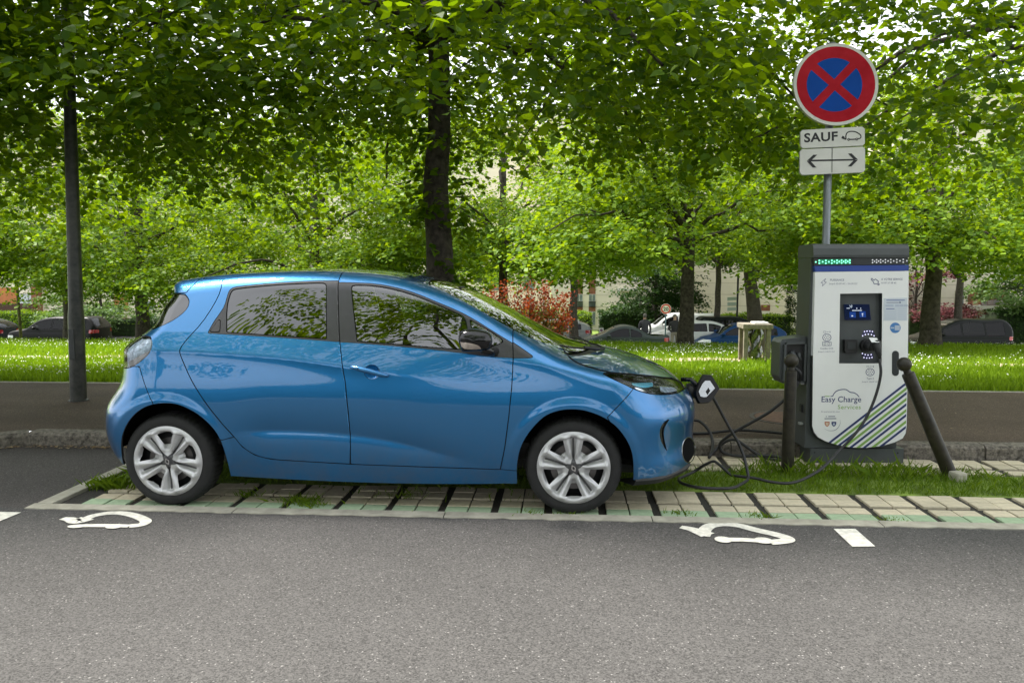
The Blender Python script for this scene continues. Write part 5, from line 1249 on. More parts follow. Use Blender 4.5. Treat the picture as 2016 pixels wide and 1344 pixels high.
# ------------------------------------------------------------------ grass, trees, shrubs
def rot_frame(D, N):
    D = D/np.maximum(np.linalg.norm(D, axis=1), 1e-9)[:, None]; N = N-D*(N*D).sum(1)[:, None]; N /= np.maximum(np.linalg.norm(N, axis=1), 1e-9)[:, None]
    return D, np.cross(D, N), N
LEAF6 = np.array([(0, 0, 0), (-.42, .20, .06), (-.38, .62, .08), (0, 1.08, -.05), (.38, .62, .08), (.42, .20, .06)])
LEAF4 = np.array([(0, 0, 0), (-.42, .45, .08), (0, 1.0, 0), (.42, .45, .08)])
def leaf_verts(P, D, N, S, shape):
    D, B, N = rot_frame(D, N)
    return (P[:, None, :]+S[:, None, None]*(shape[None, :, 0:1]*B[:, None, :]+shape[None, :, 1:2]*D[:, None, :]+shape[None, :, 2:3]*N[:, None, :])).reshape(-1, 3)
def leaf_mesh(name, P, D, N, S, fine):
    n = len(P)
    if fine:
        V = leaf_verts(P, D, N, S, LEAF6); k = np.arange(n)[:, None]*6
        me = new_mesh(name, V, polys=[np.concatenate([k+np.array([0, 1, 2, 3]), k+np.array([0, 3, 4, 5])]).astype(np.int32)])
    else:
        V = leaf_verts(P, D, N, S, LEAF4); k = np.arange(n)[:, None]*4; me = new_mesh(name, V, polys=[(k+np.array([0, 1, 2, 3])).astype(np.int32)])
    return me
def sprays(C, D, L, nl, size, droop=.35, jit=.42):
    """leafy twigs: centres C, directions D, length L -> leaf positions, directions, normals, sizes"""
    n = len(C); t = (np.arange(nl)+.5)/nl; D = D/np.maximum(np.linalg.norm(D, axis=1), 1e-9)[:, None]
    up = np.array([0, 0, 1.0]); Sd = np.cross(D, up+1e-3); Sd /= np.maximum(np.linalg.norm(Sd, axis=1), 1e-9)[:, None]
    sg = np.where(np.arange(nl) % 2 == 0, 1.0, -1.0)
    wdt = .30*np.sin(np.pi*np.clip(t*.9+.1, 0, 1))
    lat = RNG.uniform(.1, 1.0, (n, nl))*wdt*sg
    P = C[:, None, :]+D[:, None, :]*(L[:, None]*t)[..., None]+Sd[:, None, :]*(L[:, None]*lat)[..., None]
    P[..., 2] -= droop*L[:, None]*t**2+np.abs(lat)*L[:, None]*.25
    P = P+RNG.normal(0, .035, P.shape)
    LD = D[:, None, :]*.6+Sd[:, None, :]*(sg*.75)[None, :, None]+RNG.normal(0, .35, P.shape); LD[..., 2] -= .35
    LN = up+RNG.normal(0, jit, P.shape)
    S = size*RNG.uniform(.65, 1.2, (n, nl))
    return P.reshape(-1, 3), LD.reshape(-1, 3), LN.reshape(-1, 3), S.ravel()
M_BARK = mat('bark_dark', (.028, .022, .017), .95, var=.45, scale=14, bump=1.0, bscale=22, col2=(.06, .05, .04))
M_BARK2 = mat('bark_brown', (.045, .036, .027), .95, var=.4, scale=10, bump=.9, bscale=16, col2=(.09, .075, .058))
M_LEAF_N = leafmat('lime_leaf', (.030, .080, .005), (.080, .155, .008), .58, (3.2, 2.3, .25))
M_LEAF_B = leafmat('lime_leaf_far', (.060, .140, .009), (.185, .290, .020), .40, (2.2, 1.8, .35))
M_LEAF_P = leafmat('pale_leaf', (.06, .12, .035), (.12, .19, .06), .35, (1.6, 1.6, .7))
M_LEAF_D = leafmat('dark_leaf', (.018, .045, .012), (.04, .085, .02), .3, (1.8, 1.8, .6))
def trunk_mesh(base, top, r0, r1, seed, flare=1.5, n=14, seg=18):
    rg_ = np.random.default_rng(seed); t = np.linspace(0, 1, n); b, tp = np.array(base, float), np.array(top, float); Pm = b+(tp-b)*t[:, None]; Pm[1:-1, :2] += rg_.normal(0, .025, (n-2, 2))
    a = np.linspace(0, 2*math.pi, seg, endpoint=False); V = []; ph = rg_.uniform(0, 6, 3)
    for i in range(n):
        r_ = (r0+(r1-r0)*t[i])*(1+(flare-1)*math.exp(-t[i]*n*.7)); rr_ = r_*(1+.06*np.sin(3*a+ph[0]+i*.3)+.04*np.sin(7*a+ph[1]-i*.5)+.03*rg_.normal(0, 1, seg))
        V.append(np.stack([Pm[i, 0]+rr_*np.cos(a), Pm[i, 1]+rr_*np.sin(a), np.full(seg, Pm[i, 2])], 1))
    F = [(i*seg+j, i*seg+(j+1) % seg, (i+1)*seg+(j+1) % seg, (i+1)*seg+j) for i in range(n-1) for j in range(seg)]
    return np.concatenate(V), F
def limb(p0, p1, r0, r1, rg_, n=7, sag=.0):
    p0, p1 = np.array(p0, float), np.array(p1, float); t = np.linspace(0, 1, n)[:, None]; P = p0+(p1-p0)*t; L = np.linalg.norm(p1-p0)
    P[:, 2] += (L*.16*np.sin(np.pi*t[:, 0]))-sag*t[:, 0]**2; P[1:-1] += rg_.normal(0, .03*L, (n-2, 3)); return P, np.linspace(r0, r1, n)
def tree(name, label, base, h, r0, crown, n_spray, nl, size, mleaf, mbark, seed, fine=False, group=None, droop=.35, L=(.5, .9), nlimb=16, twigs=0, split_front=0, lean=(0, 0), bare=.22, wild=False):
    """crown(rng, n) -> spray centres relative to the base and outward directions"""
    rg_ = np.random.default_rng(seed); o = thing(name, label, 'tree', tuple(base), 0, group)
    top = np.array([lean[0], lean[1], h*.72]); V, F = trunk_mesh((0, 0, -.25), top, r0, r0*.45, seed); mb = MB().add(V, F); tr = mb.build('trunk', mbark, o, True)
    C, D = crown(rg_, n_spray); mbb = MB()
    if fine:        # keep the sight line to the sign and the lamp mast free of hanging twigs
        d = C+np.array(base)-_C; dep = d@_f; sx = CAM_CX+CAM_F*(d@_r)/dep; sy = CAM_CY+CAM_F*(d@_d)/dep
        bad = ((dep < 7.6) & (sx > 1480) & (sx < 1790) & (sy > 0)) | ((dep < 9.0) & (sx > 60) & (sx < 215) & (sy > 150)); C, D = C[~bad], D[~bad]
    idx = rg_.choice(len(C), min(nlimb, len(C)), replace=False)
    for k in idx:
        c = C[k]; z0 = np.clip(h*bare+(c[2]-h*bare)*.45+rg_.uniform(-.3, .3), h*bare, h*.68); f = z0/top[2]
        P, rr_ = limb(top*f, c-D[k]*.1, r0*.34, .012, rg_); mbb.tube(P, rr_, 7, False)
        for q in range(twigs):
            i = rg_.integers(3, 6); c2 = P[i]+rg_.normal(0, .55, 3)+D[k]*.5; P2, r2 = limb(P[i], c2, rr_[i]*.6, .006, rg_, 5); mbb.tube(P2, r2, 5, False)
    br = mbb.build('branches', mbark, o, True); br['kind'] = 'stuff'
    P, LD, LN, S = sprays(C, D, rg_.uniform(L[0], L[1], len(C)), nl, size, droop)
    if fine:
        d = P+np.array(base)-_C; dep = d@_f; sx = CAM_CX+CAM_F*(d@_r)/dep; sy = CAM_CY+CAM_F*(d@_d)/dep
        ok = ~(((dep < 6.9) & (sx > 1535) & (sx < 1745) & (sy > 40)) | ((dep < 8.6) & (sx > 95) & (sx < 190) & (sy > 210))); P, LD, LN, S = P[ok], LD[ok], LN[ok], S[ok]
    if split_front:
        wp = P+np.array(base); d = wp-_C; dep = d@_f; sx = CAM_CX+CAM_F*(d@_r)/dep; sy = CAM_CY+CAM_F*(d@_d)/dep
        vis = (dep > 1) & (sx > 5) & (sx < 2010) & (sy > 4) & (sy < 600); cand = np.where(vis)[0]; near = cand[np.argsort((dep/S)[cand])[:split_front]]
        lm = []
        for k in range(4):
            me = new_mesh('leaf', LEAF6*np.array([1, 1, 1+.3*k]), faces=[(0, 1, 2, 3), (0, 3, 4, 5)]); me.materials.append(mleaf); lm.append(me)
        Df, Bf, Nf = rot_frame(LD[near], LN[near])
        for k, i in enumerate(near):
            lo = link('leaf', lm[k % 4], None, o); s_ = float(S[i]); M4 = Matrix(np.concatenate([np.stack([Bf[k]*s_, Df[k]*s_, Nf[k]*s_, P[i]], 1), [[0, 0, 0, 1]]]).tolist()); lo.matrix_local = M4
        keep = np.ones(len(P), bool); keep[near] = False; P, LD, LN, S = P[keep], LD[keep], LN[keep], S[keep]
    cw = link('crown', leaf_mesh('crown', P, LD, LN, S, fine), mleaf, o); cw['kind'] = 'stuff'
    return o
def dome(rx, ry, z0, z1, skirt, clump=42, spread=.50, bt=(.75, 1.8)):
    """broad crown: clumps of sprays on an uneven dome between heights z0 and z1, its rim hanging to skirt"""
    def f(rg_, n):
        nc = max(6, n//clump); a = rg_.uniform(0, 2*math.pi, nc); rho = np.sqrt(rg_.uniform(.03, 1.0, nc)); 
        zb = z0+(skirt-z0)*rho**2; zt = z0+(z1-z0)*np.sqrt(np.maximum(1-(rho*.97)**2, 0)); u = rg_.beta(bt[0], bt[1], nc); z = zb+(np.maximum(zt, zb+.4)-zb)*u
        k = 1+.14*np.sin(3*a+rg_.uniform(0, 6))+.10*np.sin(5*a+rg_.uniform(0, 6)); c = np.stack([rho*rx*k*np.cos(a), rho*ry*k*np.sin(a), z], 1)
        i = rg_.integers(0, nc, n); C = c[i]+rg_.normal(0, 1, (n, 3))*np.array([spread*1.15, spread*1.15, spread*.42])
        D = np.stack([C[:, 0]/rx, C[:, 1]/ry, np.full(n, .05)], 1)+rg_.normal(0, .45, (n, 3))*np.array([1, 1, .35]); return C, D
    return f
def gnd(x, y): return float(lawnz(x, y)) if y > Y_LAWN else Z_WALK
# near row of limes along the pavement
mb_ = on_y(866, 500, 9.35); mx = float(mb_[0])
def skirt_crown(rx, ry, seed_shift=0, low=2.25, high=9.5, yo=-1.2):
    def f(rg_, n):
        n1 = int(n*.72); nc = n1//13; a = rg_.uniform(0, 2*math.pi, nc); rho = np.sqrt(rg_.uniform(.06, 1.0, nc)); zb = 3.35-(3.35-low)*rho**1.6
        z = zb+rg_.gamma(1.25, .85, nc); c = np.stack([rho*rx*np.cos(a), rho*ry*np.sin(a), z], 1); i = rg_.integers(0, nc, n1); C1 = c[i]+rg_.normal(0, 1, (n1, 3))*np.array([.55, .55, .15])
        n2 = n-n1; nc = n2//8; a = rg_.uniform(0, 2*math.pi, nc); u = rg_.uniform(0, 1, nc); rr_ = np.sqrt(rg_.uniform(0, 1, nc))*(1-.55*u); c = np.stack([rr_*rx*np.cos(a), rr_*ry*np.sin(a), 4.6+(high-4.6)*u], 1); i = rg_.integers(0, nc, n2); C2 = c[i]+rg_.normal(0, 1, (n2, 3))*np.array([.6, .6, .3])
        C = np.concatenate([C1, C2]); C[:, 1] += yo; k_ = C[:, 1] > -3.75-.4*np.sin(C[:, 0]); C = C[k_]; n = len(C); D = np.stack([C[:, 0]/rx, C[:, 1]/ry, np.full(n, -.05)], 1)+rg_.normal(0, .5, (n, 3))*np.array([1, 1, .35]); return C, D
    return f
tree('lime_tree', 'tall lime tree with dark leafy trunk rising behind the blue car roof', (mx, 9.35, Z_WALK), 11.5, .172, skirt_crown(5.0, 3.6, low=2.5), 3500, 20, .088, M_LEAF_N, M_BARK, 3, True, None, .45, (.5, .95), 22, 2, 280, bare=.36)
tree('lime_tree', 'lime tree overhanging the lamp post by the driveway', (-9.3, 9.2, Z_WALK), 11.0, .20, skirt_crown(6.4, 3.6, low=2.15), 3900, 20, .090, M_LEAF_N, M_BARK, 5, True, None, .45, (.5, .95), 24, 2, bare=.34)
tree('lime_tree', 'lime tree overhanging the red and blue sign', (7.9, 10.6, .02), 11.5, .20, skirt_crown(6.3, 3.8, low=2.6, yo=-1.9), 2500, 19, .088, M_LEAF_N, M_BARK, 8, True, None, .45, (.5, .95), 24, 2, bare=.34)
# shoots with leaves on the trunk behind the car
rgm = np.random.default_rng(21); n = 150; a = rgm.uniform(0, 2*math.pi, n); z = rgm.uniform(1.2, 4.6, n); C = np.stack([mx+.19*np.cos(a), 9.35+.19*np.sin(a), z], 1); D = np.stack([np.cos(a), np.sin(a), rgm.uniform(-.3, .4, n)], 1)
P, LD, LN, S = sprays(C, D, rgm.uniform(.12, .45, n), 7, .095, .5)
o = tag(link('trunk_shoots', leaf_mesh('trunk_shoots', P, LD, LN, S, True), M_LEAF_N), 'leafy green shoots sprouting from the trunk behind the car roof', 'shoots'); o['kind'] = 'stuff'
# lawn trees
def lawn_tree(px, py, Y, label, seed, rx=3.6, ry=3.2, r0=.19, z0=2.0, z1=9.5, skirt=1.5, ns=1150, size=.122, m=None, lean=(0, 0), nm='lawn_tree', mb2=None, nl=14, L=(.45, .85)):
    p = on_y(px, py, Y); g = gnd(p[0], Y)
    return tree(nm, label, (p[0], Y, g), z1, r0, dome(rx, ry, z0+.6, z1, skirt, bt=(.75, 1.7) if Y < 30 else (1.0, 1.1)), int(ns*(1.8 if Y < 30 else 1.5)), nl, size, m or M_LEAF_B, mb2 or M_BARK, seed, False, 'trees on the lawn', .4, L, 14, 1, 0, lean)
lawn_tree(1350, 675, 20.3, 'lawn tree with thick dark trunk in front of the speed limit sign', 31, 4.0, 3.2, .185, 2.3, 9.0, 1.75, 1500)
lawn_tree(1830, 676, 19.8, 'lawn tree with brown trunk in front of the black people carrier', 32, 4.2, 3.2, .215, 2.3, 9.0, 1.7, 1500, mb2=M_BARK2)
lawn_tree(281, 650, 24.0, 'lawn tree with dark forked trunk behind the rear of the blue car', 33, 4.4, 3.6, .20, 2.4, 9.5, 1.75, 1500)
lawn_tree(990, 650, 23.0, 'lawn tree with dark trunk behind the red-leaved shrub', 34, 3.8, 3.2, .15, 2.2, 9.0, 1.7, 1300)
lawn_tree(625, 650, 22.5, 'lawn tree whose trunk is hidden behind the car windows', 35, 4.0, 3.2, .18, 1.6, 9.0, 1.35, 1300)
lawn_tree(136, 650, 28.0, 'lawn tree with slim trunk behind the lamp post', 36, 4.2, 3.4, .19, 2.7, 10, 2.35, 1100)
lawn_tree(-150, 660, 22.0, 'lawn tree shading the black estate car', 37, 4.2, 3.2, .18, 2.6, 9.0, 2.1, 1000)
lawn_tree(2190, 660, 22.0, 'lawn tree beyond the leaning bollard', 38, 4.0, 3.4, .18, 2.3, 9.0, 1.9, 1000)
lawn_tree(1412, 655, 38.0, 'straight trunked tree behind the blue parked car', 39, 4.0, 3.6, .17, 4.3, 10.5, 4.1, 1000, .15)
lawn_tree(1885, 650, 37.5, 'tree with dark trunk behind the black people carrier', 40, 4.2, 3.4, .19, 4.3, 10.5, 4.1, 1000, .15)
lawn_tree(700, 650, 33.0, 'large tree far behind the car roof', 41, 6.0, 4.0, .2, 3.6, 12, 3.2, 1300, .18)
lawn_tree(430, 640, 34.0, 'bushy tree far behind the rear window', 42, 5.5, 4.0, .2, 4.0, 12, 3.8, 1100, .18)
lawn_tree(1130, 640, 36.0, 'tall tree behind the convertible', 43, 5.2, 4.0, .2, 4.3, 13, 4.0, 1000, .18)
lawn_tree(1650, 640, 36.0, 'tall tree behind the sign pole', 44, 6.0, 4.0, .2, 4.6, 13, 4.5, 1100, .18)
lawn_tree(1492, 640, 45.0, 'pale plane tree with leaning trunk before the cream building', 45, 4.0, 3.4, .42, 3.4, 12, 3.2, 800, .2, M_LEAF_P, (-1.2, 0), 'plane_tree', mat('plane_bark', (.12, .105, .08), .9, var=.35, scale=4))
lawn_tree(1290, 640, 45.5, 'dark rounded tree behind the speed limit sign', 46, 1.9, 1.9, .15, .6, 5.0, .3, 700, .16, M_LEAF_D, (0, 0), 'round_tree')
lawn_tree(200, 640, 44.0, 'pale green young tree behind the black estate car', 47, 2.2, 2.0, .10, .8, 4.2, .4, 500, .15, M_LEAF_P, (0, 0), 'young_tree')
lawn_tree(2050, 640, 42.0, 'light green tree beside the balcony building', 48, 3.0, 2.6, .15, 1.0, 8.0, .8, 700, .17, M_LEAF_P)
# columnar evergreen beside the charger, copper-leaved tree, trees across the street (they show in the car windows)
def column(rx, z1): 
    def f(rg_, n):
        z = rg_.uniform(.1, z1, n); a = rg_.uniform(0, 2*math.pi, n); r_ = rx*np.minimum(1, (z1-z)/z1*2.2+.1)*rg_.uniform(.75, 1, n); return np.stack([r_*np.cos(a), r_*np.sin(a), z], 1), np.stack([np.cos(a), np.sin(a), np.full(n, .9)], 1)
    return f
p = on_y(1577, 640, 44.0); tree('cypress', 'dark clipped evergreen column just past the charger holster', (p[0], 44.0, -2.4), 4.4, .08, column(.75, 4.6), 900, 10, .10, M_LEAF_D, M_BARK, 50, False, None, .1, (.15, .3), 2)
p = on_y(1800, 640, 46.0); tree('copper_tree', 'purple-leaved tree behind the charger panel', (p[0], 46.0, -2.4), 6.0, .12, dome(2.6, 2.2, 1.6, 6, 1.2), 500, 12, .15, leafmat('copper_leaf', (.07, .022, .028), (.15, .055, .06), .3, (1.5, 1.0, 1.0)), M_BARK, 51, False, None, .3, (.4, .7), 6)
for k, (x, y, hh) in enumerate(((-14.5, -6.4, 18.0), (-8.6, -5.9, 16.6), (-2.9, -6.3, 17.8), (2.9, -6.0, 16.2), (9.2, -6.4, 17.8))):
    tree('street_tree', 'street tree on the far pavement '+['opposite the driveway mouth', 'opposite the rear wheel of the blue car', 'opposite the doors of the blue car', 'opposite the charging station', 'opposite the leaning bollard'][k], (x, y, .02), hh, .2, dome(3.2, 1.9, 4.0, hh, 3.4, clump=18, bt=(1.2, 1.0)), 1150, 12, .17, M_LEAF_N, M_BARK, 60+k, False, 'trees across the street', .35, (.6, 1.1), 8)

# red-leaved shrub behind the bonnet
p = on_y(1035, 690, 13.2); g = gnd(p[0], 13.2); sh = thing('red_shrub', 'shrub with red and orange spiky shoots behind the windscreen', 'shrub', (p[0], 13.2, g)); rgs = np.random.default_rng(71)
PR, DR, NR, PG, DG, NG, mbb = [], [], [], [], [], [], MB()
for k in range(95):
    b = np.array([rgs.normal(0, .16), rgs.normal(0, .14), 0]); tx = rgs.uniform(-.86, .78); hh = rgs.uniform(.75, 1.5)*(1-.22*abs(tx/.86)**2); tp = np.array([tx, rgs.normal(0, .28), hh]); m_ = 16; t = np.linspace(.15, 1, m_)
    Pm = b+(tp-b)*t[:, None]; Pm[:, :2] = b[:2]+(tp-b)[:2]*(t**.6)[:, None]
    if k % 2 == 0: mbb.tube(np.concatenate([[b], Pm[::3]]), .004, 4, False)
    for i in range(m_):
        for s_ in range(6):
            q = Pm[i]+rgs.normal(0, .035+.05*(1-t[i]), 3); d_ = rgs.normal(0, 1, 3); d_[2] = abs(d_[2])*.6; (PR if t[i] > rgs.uniform(.58, .92) else PG).append(q); (DR if PR and PR[-1] is q else DG).append(d_)
st_ = mbb.build('stems', M_BARK, sh); st_['kind'] = 'stuff'
for nm, PP, DD, a_, b_ in (('red_leaves', PR, DR, (.15, .020, .010), (.30, .065, .018)), ('green_leaves', PG, DG, (.085, .055, .012), (.13, .12, .02))):
    PP, DD = np.array(PP), np.array(DD); NN = rgs.normal(0, 1, PP.shape); c_ = link(nm, leaf_mesh(nm, PP, DD, NN, rgs.uniform(.03, .055, len(PP)), False), leafmat(nm, a_, b_, .3, (1.5, 1.2, .7)), sh); c_['kind'] = 'stuff'

# grass: blades as one mesh each
def blades(name, X, Y, Z, hgt, wid, m, label, cat='grass', lean=.35, parent=None):
    n = len(X); rg_ = np.random.default_rng(len(X)); a = rg_.uniform(0, 2*math.pi, n); la = rg_.uniform(0, 2*math.pi, n); lv = np.abs(rg_.normal(0, lean, n))*hgt
    dx, dy = np.cos(a)*wid*.5, np.sin(a)*wid*.5; mx_, my_ = np.cos(la)*lv, np.sin(la)*lv
    V = np.stack([np.stack([X-dx, Y-dy, Z], 1), np.stack([X+dx, Y+dy, Z], 1), np.stack([X+mx_, Y+my_, Z+hgt], 1), np.stack([X-dx*.8+mx_*.30, Y-dy*.8+my_*.30, Z+hgt*.55], 1)], 1).reshape(-1, 3)
    k = np.arange(n)[:, None]*4; me = new_mesh(name, V, polys=[(k+np.array([0, 1, 2, 3])).astype(np.int32)])
    o = link(name, me, m, parent); 
    if parent is None: tag(o, label, cat)
    o['kind'] = 'stuff'; return o
M_GRASS = leafmat('grass_blade', (.08, .15, .010), (.17, .25, .018), .35, (1.5, 1.5, .6), .55)
M_GRASSL = leafmat('lawn_blade', (.13, .22, .010), (.24, .36, .020), .35, (1.4, 1.4, .6), .6)
rgg = np.random.default_rng(81)
n = 105000; u = rgg.uniform(0, 1, n); Y = Y_LAWN+.08+(21.5-Y_LAWN)*u**1.25; X = rgg.uniform(-.80, .68, n)*(Y+.5); ok = ~((Y > 13.6) & (Y < 14.3) & (rgg.uniform(0, 1, n) < .85)); X, Y = X[ok], Y[ok]
blades('lawn_grass', X, Y, lawnz(X, Y)-.005, rgg.uniform(.045, .13, len(X)), rgg.uniform(.010, .022, len(X))*(1+(Y-9)*.05), M_GRASSL, 'bright mown lawn grass beyond the pavement')
def patchn(x, y): return np.sin(x*.55+1.3*np.sin(y*.35))+np.sin(y*.9+x*.21)+.7*np.sin(x*1.7-y*.6)
n = 26000; Y = rgg.uniform(Y_LAWN+.4, 21, n); X = rgg.uniform(-.80, .68, n)*Y; wgt = np.clip(.05+.34*patchn(X, Y)+.16*patchn(X*2.7+3, Y*2.1)+.28*((Y > 14.5) & (Y < 18.5)), 0.012, .8)*np.where((Y > 13.5) & (Y < 14.4), .15, 1)
ok = rgg.uniform(0, 1, n) < wgt; X, Y = X[ok], Y[ok]; n = len(X); Z = lawnz(X, Y)+rgg.uniform(.07, .14, n); a = np.linspace(0, 2*math.pi, 6, endpoint=False); r_ = rgg.uniform(.006, .0115, n); tl_ = rgg.normal(0, .5, (n, 2))
ring_ = np.stack([X[:, None]+r_[:, None]*np.cos(a), Y[:, None]+r_[:, None]*np.sin(a), Z[:, None]+r_[:, None]*(np.cos(a)*tl_[:, :1]+np.sin(a)*tl_[:, 1:])], -1).reshape(-1, 3); k = np.arange(n)[:, None]*6
o = tag(link('lawn_daisies', new_mesh('lawn_daisies', ring_, polys=[(k+np.arange(6)).astype(np.int32)]), mat('daisy_white', (.78, .78, .72), .7)), 'scattered white daisies flowering in the lawn', 'flowers'); o['kind'] = 'stuff'
n = 42000; X = rgg.uniform(-3.2, 4.3, n); Y = rgg.uniform(5.24, 5.99, n); e_ = .05*np.sin(X*5)+.03*np.sin(X*13); ok = (Y > 5.25+.02*np.sin(X*9)) & (Y < 5.80+e_+.14*np.exp(-((X-2.2)/.7)**2)+rgg.normal(0, .03, n)); ok &= ~((X < .4) & (rgg.uniform(0, 1, n) < .55)); X, Y = X[ok], Y[ok]
hb_ = rgg.gamma(3.0, .017, len(X))*(1+1.0*np.exp(-((X-2.2)/.55)**2)*(Y > 5.62)+.6*np.exp(-((X-1.55)/.25)**2)*(Y > 5.7)); hb_ *= np.where(X < .5, .42, .52)
blades('verge_grass', X, Y, np.full(len(X), -.012), hb_, rgg.uniform(.0022, .0048, len(X)), M_GRASS, 'unmown grass strip between the pavers at the foot of the charger', lean=.5)
sheet('verge_soil', np.linspace(-3.27, 6, 40), [5.235, 5.4, 5.6, 5.78], lambda x, y: 0*x-.0095, M_TURF)
tx, ty, th = [], [], []
for (cx, cy, n_, s_, hh) in ((-3.20, 5.06, 140, .06, .09), (-3.08, 5.04, 160, .05, .11), (-2.85, 5.5, 420, .16, .10), (-3.1, 5.55, 160, .08, .08), (-1.72, 4.80, 150, .07, .06), (-1.6, 4.74, 90, .05, .05), (.75, 4.72, 50, .04, .04), (-.2, 4.66, 40, .05, .035), (1.22, 4.70, 60, .05, .035), (.05, 4.66, 30, .05, .03), (2.0, 4.67, 40, .05, .03), (-2.1, 4.93, 60, .05, .05), (-1.05, 5.0, 60, .08, .04), (-2.2, 5.6, 300, .3, .07), (-1.0, 5.5, 400, .5, .06)):
    tx.append(rgg.normal(cx, s_, n_)); ty.append(rgg.normal(cy, s_*.6, n_)); th.append(rgg.uniform(.3, 1, n_)*hh)
X, Y, hh = np.concatenate(tx), np.maximum(np.concatenate(ty), 4.60), np.concatenate(th)
blades('paver_weeds', X, Y, np.full(len(X), -.012), hh+.01, rgg.uniform(.0035, .008, len(X)), M_GRASS, 'small weeds growing in the joints of the pavers', 'weeds', .7)
# dry leaves and petals lying along the kerb
n = 225; X = np.concatenate([rgg.uniform(-5.0, -3.5, 150), rgg.uniform(-4.9, 4, 60), rgg.uniform(-4.6, 4.0, 15)*0+rgg.uniform(-5, -3.6, 15)]); Y = np.concatenate([rgg.normal(6.20, .03, 150)-.0*X[:150], rgg.uniform(6.45, 8.9, 60), rgg.uniform(6.15, 6.22, 15)]); Y[:150] = np.where(X[:150] < -4.62, 6.20+(X[:150]+4.62)*.75, Y[:150])
Z = np.where(Y > 6.41, Z_WALK+.004, .004); P = np.stack([X, Y, Z], 1); D = np.stack([rgg.normal(0, 1, n), rgg.normal(0, 1, n), np.zeros(n)], 1); Nn = np.array([0, 0, 1.])+rgg.normal(0, .15, (n, 3))
o = tag(link('dry_leaves', leaf_mesh('dry_leaves', P, D, Nn, rgg.uniform(.012, .035, n), False), leafmat('dry_leaf', (.22, .13, .05), (.45, .36, .22), .1, (1, 1, 1))), 'dry leaves and petals scattered along the kerb', 'leaves'); o['kind'] = 'stuff'

